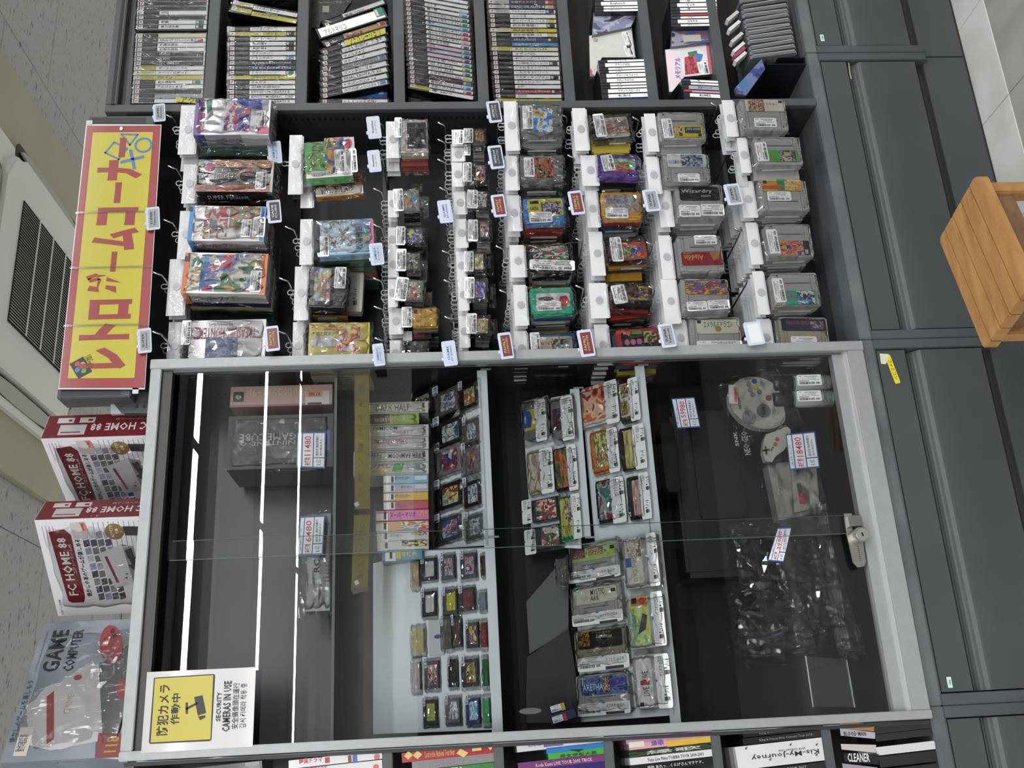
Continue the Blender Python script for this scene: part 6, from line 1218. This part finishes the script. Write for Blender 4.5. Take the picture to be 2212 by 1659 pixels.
h_ = hang('box', (407, 568, 584, 654), (363, 560, 400, 682), BX('#bdb8b4'), 'orange edged boxed baseball game with big number 3', [('b', (407, 568, 418, 654), '#c8622a'), ('b', (571, 570, 584, 654), '#c8622a'), ('b', (450, 572, 570, 650), art('#a89070', '#b03042', '#3f6ab0', '#b8b0a8', '#2f6a44', '#c08a3a')), ('p', [(448, 572), (462, 570), (462, 600), (446, 642), (440, 650)], '#2f6ab8'), ('t', '3', (427, 576, 453, 602), art('#4aa04a', '#2f6ab8', '#4aa04a', '#5ab05a', '#2f8a6a'), 75), ('t', 'ファミスタ93', (418, 598, 446, 646), '#c8a02a', 75, ), ('b', (411, 576, 421, 586), '#1c2240')], (549, 606, 573, 652), 6, -2.5, .05)
side_print(h_, (407, 568, 584, 654), 'スーパーファミスタ3', '#2c3a78', .12, .80, .05, .45, [('#c8622a', 0, .07), ('#c8622a', .93, 1)])
hang('box', (418, 706, 580, 800), (362, 696, 392, 802), BX('#a9a6a8'), 'beige boxed game with slanting red lettering', [('t', 'TREASURE HUNTER', (440, 722, 560, 746), '#a8525e', 180), ('o', (421, 722, 446, 748), '#a84a5a'), ('o', (425, 727, 441, 743), '#b0adb0'), ('b', (452, 744, 520, 798), art('#4a5a88', '#5a6a98', '#3f4f7c', '#6a7aa0', '#4a5a88')), ('t', 'トレジャーハンターG', (460, 712, 510, 720), '#5a6a8a', 180)], (402, 708, 422, 760), 5, 0, .04)
# --- second row
hang('box', (662, 320, 762, 398), (624, 292, 652, 420), BX('#3fa048'), 'green boxed handheld game with white lettered edge', [('b', (706, 312, 760, 394), art('#2a3a7a', '#c0802a', '#3a4a8a', '#b8963a', '#2a5a3a')), ('b', (746, 312, 768, 340), '#b0a8aa'), ('o', (747, 315, 763, 336), '#b03a4a'), ('t', 'ドラゴンクエスト', (670, 322, 700, 380), '#a8682a', 80), ('b', (666, 384, 764, 398), '#bcb9b4'), ('t', 'GAME BOY COLOR', (680, 386, 735, 393), '#6a3a9a', 184)], [(748, 337, 774, 388), (726, 339, 748, 390)], 0, 4, .03)
fr = hang('box', (684, 378, 784, 432), (650, 380, 676, 450), BX('#b0702a'), 'orange boxed game with upside down lettering, behind the green one', [('b', (686, 394, 784, 406), art('#b0702a', '#2a3a4a', '#a8642a', '#8a3a2a', '#c0843a')), ('b', (684, 413, 786, 431), '#bdb8ae'), ('t', 'GAME BOY COLOR', (695, 415, 765, 426), '#2a2a3a', 184)], None, 0, 4, .02, tip=False)
hang('box', (692, 488, 808, 562), (648, 474, 675, 572), BX('#7aa4c4'), 'light blue boxed game with farm title and round pictures', [('b', (696, 490, 770, 560), art('#7aa8cc', '#b8c0c0', '#8ab4d0', '#8a6a4a', '#c0c8c0', scale=5)), ('b', (800, 488, 809, 540), '#b85a8a'), ('t', '牧場物語', (770, 502, 786, 552), '#5a3a28', 90), ('o', (788, 500, 799, 509), '#3a7ac0'), ('o', (790, 512, 799, 522), '#3a8a5a'), ('o', (788, 525, 797, 535), '#c0b03a'), ('b', (681, 490, 694, 560), '#22242a')], [(689, 524, 714, 568)], 5, 2, .03)
hang('fc', (668, 586, 752, 672), (636, 576, 664, 692), FCB, 'black cartridge in a shiny bag with orange and blue painting', [('b', (682, 590, 717, 660), art('#b08a4a', '#3a5a8a', '#c0683a', '#8ab0b0', '#c8b060')), ('b', (725, 636, 750, 662), '#1c1c1e')], (725, 588, 750, 634), 5, -3, .025)
fr = F('tall_white_case', 'tall off white case in a bag behind the black shiny cartridge', 'case', 768, 630, .07, None); fr.add('case', 'bevel', M('#a9a69c', .35), (752, 588, 784, 672), 0, .03, -3); fr.add('barcode', 'print', M('#3a3a3a', .5), (762, 618, 772, 664), .0008, .0003, 0)
hang('box', (670, 708, 800, 800), (632, 696, 656, 800), BX('#c2b02c'), 'yellow boxed game with red title under shiny film', [('b', (732, 716, 780, 770), art('#b4b0bc', '#c2b02c', '#b83a3a', '#c0b8c0', '#c8b84a')), ('b', (676, 714, 738, 724), art('#a8302c', '#b83a34', '#c8a040', '#9a2a28', '#a8302c')), ('t', 'ケロケロキング', (678, 727, 735, 735), '#3a8a9a'), ('b', (677, 737, 728, 760), '#b0aeb2')], None, 4, -1, .03)
# --- third row
hang('box', (866, 266, 924, 336), (834, 263, 862, 342), M('#aaa4a0', .35), 'white boxed handheld game with black cassette like window', [('b', (880, 272, 921, 328), '#1c1c1e'), ('b', (888, 282, 908, 318), '#2a2a2c'), ('b', (918, 266, 924, 270), '#a84a5a')], (853, 262, 869, 305), 9, 0, .014, backs=PALS['ws'])
GX = [((872, 415, 906, 460), (838, 412, 858, 470), GBG, 'small grey cartridge with yellow and orange kart picture', art('#b8b03a', '#c8802a', '#4a6ab0', '#8ab04a', '#c8b83a'), (850, 413, 872, 461), 8, 2), ((877, 496, 920, 532), (838, 492, 856, 545), GBK, 'small black cartridge with bright yellow blue picture', art('#c0b82c', '#c0b82c', '#3a4a8a', '#6a6a9a', '#c0b82c'), (856, 494, 876, 534), 6, -2),
      ((878, 551, 908, 588), (838, 545, 858, 600), M('#4c4c48', .35), 'small dark cartridge with grey gold crest picture', art('#4a5450', '#8a8454', '#2a2e30', '#9aa0a0', '#5a5a3a'), (856, 542, 878, 590), 6, -2), ((878, 608, 916, 652), (838, 604, 856, 664), M('#6a6260', .35), 'small brown grey cartridge with green emblem picture', art('#b0a8a4', '#2f8a3a', '#b0a8a4', '#b05a4a', '#3a3a3a'), (854, 603, 881, 654), 6, -8)]
for b_, h_, s_, dsc, c_, st_, n_, rt in GX:
    w_ = b_[2]-b_[0]; hh = b_[3]-b_[1]
    hang('gb', b_, h_, s_, dsc, [lab((b_[0]+w_*.1, b_[1]+hh*.12, b_[2]-w_*.18, b_[3]-hh*.12), c_)], st_, n_, rt, .009)
for b_, c1, c2, dsc in (((904, 424, 926, 470), '#77746c', art('#3a8a8a', '#5a5a4a', '#8a8a7a', '#4a9a9a', '#6a6a5a'), 'grey cartridge with teal label peeping from behind the kart picture one'), ((890, 396, 912, 414), '#6a6440', art('#3a3a2a', '#8a2a24', '#6a6a3a', '#2a2a24', '#a05a3a'), 'olive cartridge with dark picture between two stacks'),
                        ((906, 560, 922, 604), '#7a767a', art('#5a8ab0', '#b04a4a', '#8a8690', '#7a7a80', '#a0a0a8'), 'grey cartridge with blue red label beside the crest picture one'), ((914, 632, 932, 662), '#6a6468', art('#9a2a34', '#b04a4a', '#8a2a30', '#4a8a3a', '#a03a3a'), 'grey cartridge with red label beside the green emblem one')):
    fr = F('bagged_game', dsc, 'bagged game', (b_[0]+b_[2])/2, (b_[1]+b_[3])/2, .08, 'bagged small cartridges half hidden'); fr.add('game_body', 'bevel', M(c1, .35), b_, 0, .008, -2); fr.add('printed_label', 'box', c2, (b_[0]+3, b_[1]+5, b_[2]-4, b_[3]-8), .0006, .0004, -2); fr.add('plastic_bag', 'film1', FILM, (b_[0]-3, b_[1]-3, b_[2]+3, b_[3]+4), .003, .008)
hang('gb', (892, 670, 945, 713), (840, 667, 868, 723), M('#c08a1c', .35, 0, .5), 'bright amber yellow clip shaped cartridge with two screws', [('g', (908, 672, 911, 712), M('#9a6a14', .4)), ('o', (928, 673, 933, 677), '#7a5612'), ('o', (929, 706, 934, 710), '#7a5612'), ('b', (894, 675, 902, 682), '#3a2a14')], (868, 669, 891, 713), 6, 0, .014)
fr = F('bagged_game', 'black cartridge with dark red label edge under the amber cartridge', 'bagged game', 905, 722, .075); fr.add('game_body', 'bevel', GBK, (888, 712, 932, 732), 0, .01); fr.add('printed_label', 'box', M('#7a1f2a', .35), (894, 714, 918, 728), .0006, .0004); fr.add('price_sticker', 'tag', SB, (870, 716, 890, 736), .001, .0005)
hang('gb', (886, 742, 925, 790), (842, 736, 866, 790), GBK, 'small black cartridge cut off by the showcase frame, third row', [], None, 3, 0, .01)
# --- fourth row
GY = [((1024, 283, 1048, 314), (976, 281, 1000, 316), 'tiny dark cartridge with maroon and gold label', art('#6a2a24', '#8a6a2a', '#7a2a24', '#a8963a', '#5a241e'), [(981, 285, 1001, 316), (1001, 282, 1022, 313)], 4), ((1025, 318, 1042, 332), (976, 320, 1002, 350), 'tiny dark cartridge with blue red pixel label', art('#4a7a9a', '#a84a4a', '#8ab0c0', '#3a6a8a', '#b06a5a'), (1002, 316, 1016, 340), 2),
      ((1024, 356, 1052, 400), (976, 352, 1000, 404), 'tiny dark cartridge with violet gold hero label', art('#3a3478', '#b8862a', '#4a3f88', '#c0a04a', '#2f2a6a'), (1000, 355, 1019, 397), 5), ((1028, 412, 1056, 456), (980, 414, 1006, 464), 'tiny dark cartridge with white red logo label', art('#b0aaa8', '#a8a4a2', '#5a4a4a', '#b8b2b0', '#a84a4a'), (1009, 414, 1032, 454), 5),
      ((1034, 478, 1060, 522), (984, 474, 1008, 536), 'tiny dark cartridge with orange robot label', art('#b8863a', '#a84a34', '#4a5a9a', '#c0a05a', '#2a2a2e'), (1011, 478, 1032, 525), 5), ((1022, 546, 1048, 592), (986, 544, 1006, 606), 'tiny dark cartridge with old gold label', art('#a8a07a', '#b0a884', '#8a8460', '#a8a07a', '#988f68'), (1002, 546, 1023, 590), 6),
      ((1024, 606, 1052, 652), (990, 604, 1010, 672), 'tiny dark cartridge with bright blue title label', art('#2a4aa8', '#b0b4c0', '#2f50b0', '#b84a5a', '#2744a0'), (1003, 602, 1025, 648), 6), ((1028, 686, 1058, 728), (992, 682, 1012, 752), 'tiny dark cartridge with cream label and green figures', art('#b0a884', '#3a7a5a', '#b8ae88', '#a8743a', '#b0a884'), (1007, 680, 1030, 724), 6)]
for b_, h_, dsc, c_, st_, n_ in GY:
    w_ = b_[2]-b_[0]; hh = b_[3]-b_[1]
    hang('gb', b_, h_, GBK, dsc, [lab((b_[0]+w_*.12, b_[1]+hh*.12, b_[2]-w_*.15, b_[3]-hh*.15), c_)], st_, n_, -2, .007)
for b_, dsc in (((1052, 546, 1064, 592), 'tiny dark cartridge edge beside the old gold labelled one'), ((1056, 614, 1068, 660), 'tiny dark cartridge edge beside the bright blue labelled one'), ((1060, 690, 1072, 734), 'tiny dark cartridge edge with blue strip label, fourth row')):
    fr = F('bagged_game', dsc, 'bagged game', b_[0]+6, b_[1]+20, .08); fr.add('game_body', 'bevel', GBK, b_, 0, .007, -2); fr.add('printed_label', 'box', art('#4a5a9a', '#8a8a6a', '#2a2a30', '#9aa0a8', '#5a4a3a'), (b_[0]+2, b_[1]+6, b_[2]-4, b_[3]-12), .0005, .0004, -2); fr.add('plastic_bag', 'film3', FILM, (b_[0]-2, b_[1]-3, b_[2]+3, b_[3]+4), .003, .008)
# --- fifth row
hang('n64', (1124, 236, 1212, 300), (1090, 219, 1118, 326), N64, 'dark grey arched cartridge with blue snow racing picture', [('r', (1150, 243, 1192, 294), art('#2f6ab8', '#3a7ac8', '#b8c0c8', '#c8a03a', '#2a5aa8'))], (1128, 238, 1150, 288), 6, -1, .017)
hang('n64', (1124, 344, 1215, 400), (1091, 337, 1118, 412), N64, 'dark grey arched cartridge with orange red monkey ring picture', [('r', (1150, 350, 1194, 393), art('#c84a24', '#c04420', '#3a2a24', '#8a6a4a', '#c84a24'))], (1131, 349, 1153, 391), 6, -1, .017)
hang('fc', (1130, 434, 1221, 491), (1096, 422, 1124, 500), M('#2f6fb0', .3, 0, .5), 'bright blue cartridge with yellow label and starburst', [('r', (1139, 436, 1215, 474), '#b8b42c'), ('b', (1168, 442, 1211, 470), art('#2a2a34', '#8a3a4a', '#3a4a5a', '#a8a0b0', '#2a5a6a', scale=5)), ('b', (1143, 441, 1162, 447), '#1a1a1c'), ('t', 'SASA', (1144, 454, 1163, 461), '#24241a')], (1142, 465, 1192, 488), 6, 1.5, .014)
hang('fc', (1146, 534, 1234, 596), (1102, 530, 1134, 600), FCB, 'black cartridge with navy and green airship picture', [('r', (1150, 538, 1226, 568), art('#2a3a80', '#b8b4b8', '#2f6a3a', '#a83a3a', '#3a5a9a', scale=4))], (1143, 568, 1240, 590, -3), 7, 1, .014)
hang('fc', (1145, 626, 1238, 686), (1110, 616, 1138, 704), M('#2fa07c', .3, 0, .5), 'mint green cartridge with white label and dark oval title', [('r', (1158, 639, 1230, 669), '#c3c4c6'), ('o', (1161, 647, 1195, 656), '#2c2a30'), ('t', 'しんちゃん', (1165, 649, 1190, 654), '#b8963a'), ('p', [(1208, 646), (1222, 644), (1228, 655), (1222, 668), (1212, 667), (1206, 658)], '#b83a3a')], (1158, 658, 1211, 677), 7, 1, .014)
hang('fc', (1146, 724, 1242, 785), (1112, 716, 1140, 790), M('#24486e', .3, 0, .5), 'navy blue cartridge with tan label, cut by the showcase frame', [('r', (1158, 732, 1236, 780), '#a8a088'), ('t', 'STAR FORCE', (1162, 743, 1192, 751), '#8a2a24'), ('b', (1192, 737, 1232, 770), art('#2a2a2e', '#6a6a70', '#a0a0a0', '#3a3a40', '#7a4a3a'))], (1145, 724, 1166, 775), 5, 1, .014)
# --- sixth row
hang('fc', (1277, 256, 1362, 308), (1239, 234, 1268, 326), FCB, 'black cartridge with silver framed dinosaur coloured picture', [('r', (1300, 261, 1356, 304), '#9fa09c'), ('b', (1305, 267, 1354, 296), art('#6a5a5a', '#4a6a7a', '#a85a3a', '#b0a890', '#8a3a3a', scale=5))], (1282, 254, 1306, 304), 6, 5, .014)
fr = F('bagged_game', 'yellow cartridge slipped askew behind the black dinosaur coloured one', 'bagged game', 1312, 312, .072); fr.add('game_body', 'fc', M('#b0a21e', .3), (1270, 268, 1354, 326), .01, .01, -6)
hang('fc', (1290, 341, 1378, 394), (1256, 336, 1292, 402), M('#4a2a86', .3, 0, .6), 'violet cartridge with green red countryside picture', [('b', (1300, 350, 1370, 376), art('#5a9a3a', '#8ab0c0', '#6a9a4a', '#b03a3a', '#a0b8c0')), ('b', (1300, 374, 1368, 379), '#a82a34')], (1298, 343, 1324, 378, 8), 6, -4, .016)
hang('fc', (1298, 421, 1385, 480), (1266, 412, 1292, 492), M('#c88a1e', .3, 0, .6), 'orange yellow cartridge with number 3 on blue picture', [('r', (1305, 428, 1378, 466), '#8c8a86'), ('b', (1306, 429, 1360, 464), art('#3a5aa0', '#b8863a', '#4a6ab0', '#a8a09a', '#c0a04a', scale=5)), ('t', '3', (1364, 454, 1376, 464), '#c8962a')], (1306, 456, 1355, 478), 6, -1, .014, )
fr = F('bagged_game', 'mustard yellow cartridge edge just below the number 3 cartridge', 'bagged game', 1338, 488, .065); fr.add('game_body', 'fc', M('#b09c1e', .3), (1294, 440, 1382, 497), .008, .01, -3)
hang('fc', (1306, 518, 1398, 573), (1274, 501, 1304, 596), FCB, 'black cartridge with orange red warrior label', [('r', (1316, 531, 1394, 568), '#b83c24'), ('b', (1342, 538, 1374, 564), art('#2a2a24', '#a8904a', '#4a5a4a', '#8a8a8a', '#3a3a2a')), ('p', [(1360, 545), (1386, 538), (1388, 548), (1362, 550)], '#3a3f9a')], (1317, 520, 1342, 572), 6, 3, .016)
fr = F('bagged_game', 'ochre cartridge edge between the warrior cartridge and the brown label one', 'bagged game', 1338, 602, .07); fr.add('game_body', 'box', M('#9a6a14', .3, 0, .5), (1294, 560, 1384, 609), .004, .01, 1)
hang('fc', (1318, 620, 1406, 668), (1274, 612, 1312, 688), FCB, 'black cartridge with brown label and cream title', [('r', (1322, 626, 1403, 657), '#4a2a24'), ('b', (1376, 627, 1396, 652), art('#b8962a', '#5a2a24', '#a8843a', '#3a4a7a', '#4a2a24')), ('b', (1352, 652, 1402, 656), '#8a8440'), ('t', 'DX', (1348, 645, 1358, 650), '#b0a890', 180)], (1320, 624, 1350, 664, 8), 6, -4, .02)
fr = F('bagged_game', 'red cartridge edge below the brown labelled cartridge', 'bagged game', 1356, 680, .07); fr.add('game_body', 'box', M('#8e241c', .3, 0, .5), (1312, 640, 1402, 689), .004, .012, 6)
hang('fc', (1332, 714, 1426, 790), (1286, 701, 1316, 790), M('#b0302c', .3, 0, .6), 'red cartridge with black label and three pink discs', [('r', (1343, 720, 1422, 785), '#1a1616'), ('b', (1344, 722, 1360, 728), '#b0602a'), ('b', (1362, 720, 1384, 727), '#5a8a34'), ('b', (1388, 720, 1416, 745), art('#2a2420', '#8a3a2a', '#a8a060', '#3a3a34', '#9a4a3a')), ('o', (1347, 739, 1358, 752), '#b85a8a'), ('o', (1360, 738, 1371, 751), '#b85a8a'), ('o', (1373, 737, 1385, 750), '#b85a8a')], None, 4, 4, .014)
# --- seventh and eighth rows: wide grey cartridges
def sf(body, header, desc, lr, lc, ex=(), stick=None, n=7, rot=0, shell=SFCG, slot=None, dz=.0015, film=0, sg_=None):
    x0, y0, x1, y1 = body; w_, h_ = x1-x0, y1-y0
    top = (lr[1]+lr[3])/2 < (y0+y1)/2
    sy = y0+h_*(.66 if top else .30)
    e = [('g', (x0+w_*.26, sy, x0+w_*.80, sy+2.2)), ('g', (x0+w_*.15, y0+3, x0+w_*.157, y1-3)), ('g', (x0+w_*.84, y0+3, x0+w_*.847, y1-3))]
    yy = y1-h_*.12 if top else y0+h_*.1
    e += [('o', (x0+w_*.09-1.6, yy-1.6, x0+w_*.09+1.6, yy+1.6), '#3a3a3a'), ('o', (x0+w_*.92-1.6, yy-1.6, x0+w_*.92+1.6, yy+1.6), '#3a3a3a')]
    fr = hang('sfc', body, header, shell, desc, e+[('r', lr, lc)]+list(ex), stick, n, rot, .016, film=film, dz=dz)
    fr.add('plastic_bag', 'flat%d' % (int(x0) % 5), CLEAR, (header[2]-1, y0-3, x1+4, y1+4), .021, .018, rot)
    return fr
LG = '#1c1f24'
sf((1420, 250, 1520, 312), (1395, 246, 1419, 328), 'wide grey cartridge with yellow kart racing label', (1450, 281, 1514, 305), '#b8a41c', [('b', (1476, 284, 1510, 297), '#20303c'), ('b', (1451, 283, 1470, 303), art('#8a3a2a', '#2a2a2e', '#b0a090', '#b8a41c', '#6a3a2a')), ('t', 'MARIO KART', (1478, 286, 1508, 291), '#b0b8c0', 180), ('b', (1505, 298, 1512, 304), LG)], (1428, 265, 1450, 307, 3), 6, -1)
sf((1430, 340, 1530, 402), (1398, 339, 1424, 420), 'wide grey cartridge with white label and blue armour picture', (1438, 342, 1522, 370), '#b9b9b2', [('b', (1468, 343, 1514, 369), art('#2a3038', '#4a6a9a', '#8a9aa0', '#3a4450', '#a0a8a8')), ('t', 'ROCKMAN X', (1442, 354, 1468, 363), '#3a5ab0')], (1461, 383, 1508, 401), 6, -1)
sf((1456, 405, 1560, 478), (1422, 401, 1450, 491), 'wide grey cartridge with black gothic lettered label', (1465, 412, 1550, 441), '#17171a', [('t', 'Wizardry', (1468, 417, 1534, 427), '#a8a8a8'), ('t', 'スーパーファミコン', (1468, 413, 1492, 417), '#b0b0b0'), ('t', 'WIZARDRY V', (1510, 430, 1532, 434), '#b0b0b0')], [(1464, 451, 1510, 476), (1511, 449, 1560, 474)], 7, -1)
sf((1462, 515, 1558, 596), (1426, 509, 1452, 604), 'wide grey cartridge with crimson label and gold script upside down', (1469, 551, 1555, 580), '#8e1c2a', [('t', 'Aladdin', (1474, 558, 1516, 570), '#b8963a', 180), ('t', 'CAPCOM', (1472, 553, 1492, 556), '#b09a5a', 180), ('p', [(1528, 552), (1552, 551), (1548, 566), (1538, 572)], '#a06a44')], (1496, 516, 1544, 536), 7, 0)
sf((1468, 608, 1572, 680), (1431, 603, 1464, 700), 'wide grey cartridge with crowded orange festival label', (1477, 613, 1564, 643), art('#b8782a', '#c0963a', '#8a3a34', '#3a5a9a', '#c8a84a', scale=5), [('b', (1553, 612, 1562, 620), LG)], [(1480, 658, 1524, 678, 2), (1525, 655, 1572, 675, 2)], 7, -2)
sf((1488, 690, 1598, 770), (1453, 691, 1484, 770), 'wide grey cartridge with cream label and green brush title', (1501, 697, 1592, 727), '#b6b3a0', [('t', 'エメラルドドラゴン', (1516, 700, 1578, 714), '#2a4a34'), ('o', (1541, 711, 1554, 723), '#8a7a24'), ('b', (1502, 699, 1510, 705), LG)], (1502, 742, 1600, 765), 6, -1)
sf((1597, 222, 1696, 291), (1564, 217, 1588, 296), 'wide grey cartridge with six faced cream and pink label', (1606, 225, 1688, 250), '#b9b5a6', [('b', (1612, 225, 1646, 250), art('#b8763a', '#b0788a', '#3a2a2a', '#c0a84a', '#c09080', scale=6)), ('t', 'セーラームーン', (1650, 231, 1674, 238), '#a83a5a'), ('b', (1676, 227, 1684, 232), LG)], (1625, 264, 1673, 284), 8, -1)
sf((1626, 303, 1727, 366), (1596, 298, 1616, 374), 'wide grey cartridge with green label and yellow monkey picture', (1655, 333, 1720, 358), '#3f9a34', [('b', (1680, 334, 1714, 357), art('#b8a82a', '#8a7a90', '#2a2024', '#a89ab0', '#b8a82a')), ('t', 'サル', (1658, 342, 1674, 352), '#a8302a')], (1629, 316, 1654, 357, 2), 8, -1)
sf((1636, 396, 1741, 464), (1600, 392, 1630, 471), 'wide grey cartridge with orange ribbon and green band label', (1641, 397, 1728, 421), '#b8892a', [('b', (1674, 396, 1695, 420), '#2f7a44'), ('p', [(1642, 409), (1680, 408), (1684, 412), (1680, 417), (1642, 416)], '#b84a2c'), ('b', (1690, 400, 1724, 419), art('#b8963a', '#c0a868', '#a8784a', '#c8b070', '#b05a5a')), ('b', (1643, 399, 1651, 405), LG)], (1653, 422, 1704, 442), 8, -1)
sf((1652, 490, 1750, 562), (1616, 481, 1640, 572), 'wide grey cartridge with orange purple cartoon label and black band', (1676, 527, 1744, 558), art('#b87a34', '#3a2f80', '#c08a3a', '#b83a3a', '#9a9ac0', scale=4), [('b', (1731, 528, 1744, 558), '#17171a'), ('t', '88', (1734, 546, 1741, 556), '#c0c0c0')], (1654, 503, 1677, 555, 2), 7, -1)
sf((1664, 595, 1765, 668), (1631, 586, 1654, 680), 'wide grey cartridge with teal label and blue diver picture', (1690, 634, 1758, 665), '#2f8f78', [('b', (1717, 635, 1754, 664), art('#2a5aa0', '#b0b0b0', '#2a2a34', '#3a6ab0', '#b8b8b4')), ('t', 'FRONT MISSION', (1692, 642, 1714, 652), '#a84a3a')], (1666, 608, 1690, 660, 2), 7, 0)
sf((1680, 690, 1786, 770), (1638, 689, 1668, 770), 'olive tinted wide cartridge with navy label and red dragon title', (1683, 694, 1777, 721), '#171a3c', [('t', 'DRAGON QUEST', (1694, 700, 1744, 709), '#9a3a44', -1), ('b', (1746, 701, 1774, 719), art('#7a5a2a', '#a8864a', '#2a2a4a', '#4a4a80', '#b09a6a')), ('t', 'スーパーファミコン', (1742, 694, 1770, 698), '#a8a8b8')], (1704, 733, 1760, 760), 6, -2, SFCT)
# --- platform signs on the hook tips
for k, (kd, r, wh) in enumerate([('S', (331, 224, 357, 262), 'above the purple banded box'), ('S', (315, 447, 345, 496), 'overlapping the banner middle'), ('S', (297, 709, 327, 762), 'overlapping the banner lower end'), ('G', (579, 305, 608, 353), 'beside the purple banded box'), ('C', (577, 432, 607, 481), 'beside the rainbow lettered box'),
                                 ('F', (572, 704, 603, 758), 'over the slanting lettered box'), ('W', (793, 251, 822, 299), 'nearer the side panel'), ('W', (795, 324, 822, 371), 'second from the side panel'), ('G', (799, 525, 828, 572), 'on the farm title box'), ('G', (806, 742, 830, 790), 'cut by the showcase frame'),
                                 ('A', (947, 432, 976, 481), 'between two small cartridge rows'), ('A', (956, 736, 986, 790), 'cut by the silver frame, small cartridge row'), ('N', (1053, 218, 1082, 264), 'by the snow racing cartridge'), ('N', (1056, 314, 1087, 364), 'by the orange red arched cartridge'), ('F', (1063, 420, 1092, 468), 'by the bright blue cartridge'),
                                 ('F', (1078, 718, 1107, 775), 'by the navy cartridge at the frame'), ('F', (1230, 412, 1260, 463), 'by the number 3 cartridge'), ('F', (1250, 712, 1282, 770), 'by the red cartridge with pink discs'), ('S', (1391, 409, 1423, 456), 'by the black gothic lettered cartridge'), ('S', (1425, 699, 1457, 750), 'by the green brush titled cartridge'),
                                 ('S', (1567, 397, 1601, 442), 'by the ribbon labelled cartridge'), ('X', (1610, 695, 1648, 745), 'shining by the olive tinted cartridge')]):
    sign(kd, r, wh)
for px, py, t in ((826, 268, 'beside the upper white clip sign'), (826, 345, 'beside the lower white clip sign')): hook(px, py, 'bare wire hook '+t)
print('OBJECTS', len(bpy.data.objects), 'TOP', len([o for o in bpy.data.objects if o.parent is None]), 'TRIS', sum(len(o.data.polygons) for o in bpy.data.objects if o.type == 'MESH'))
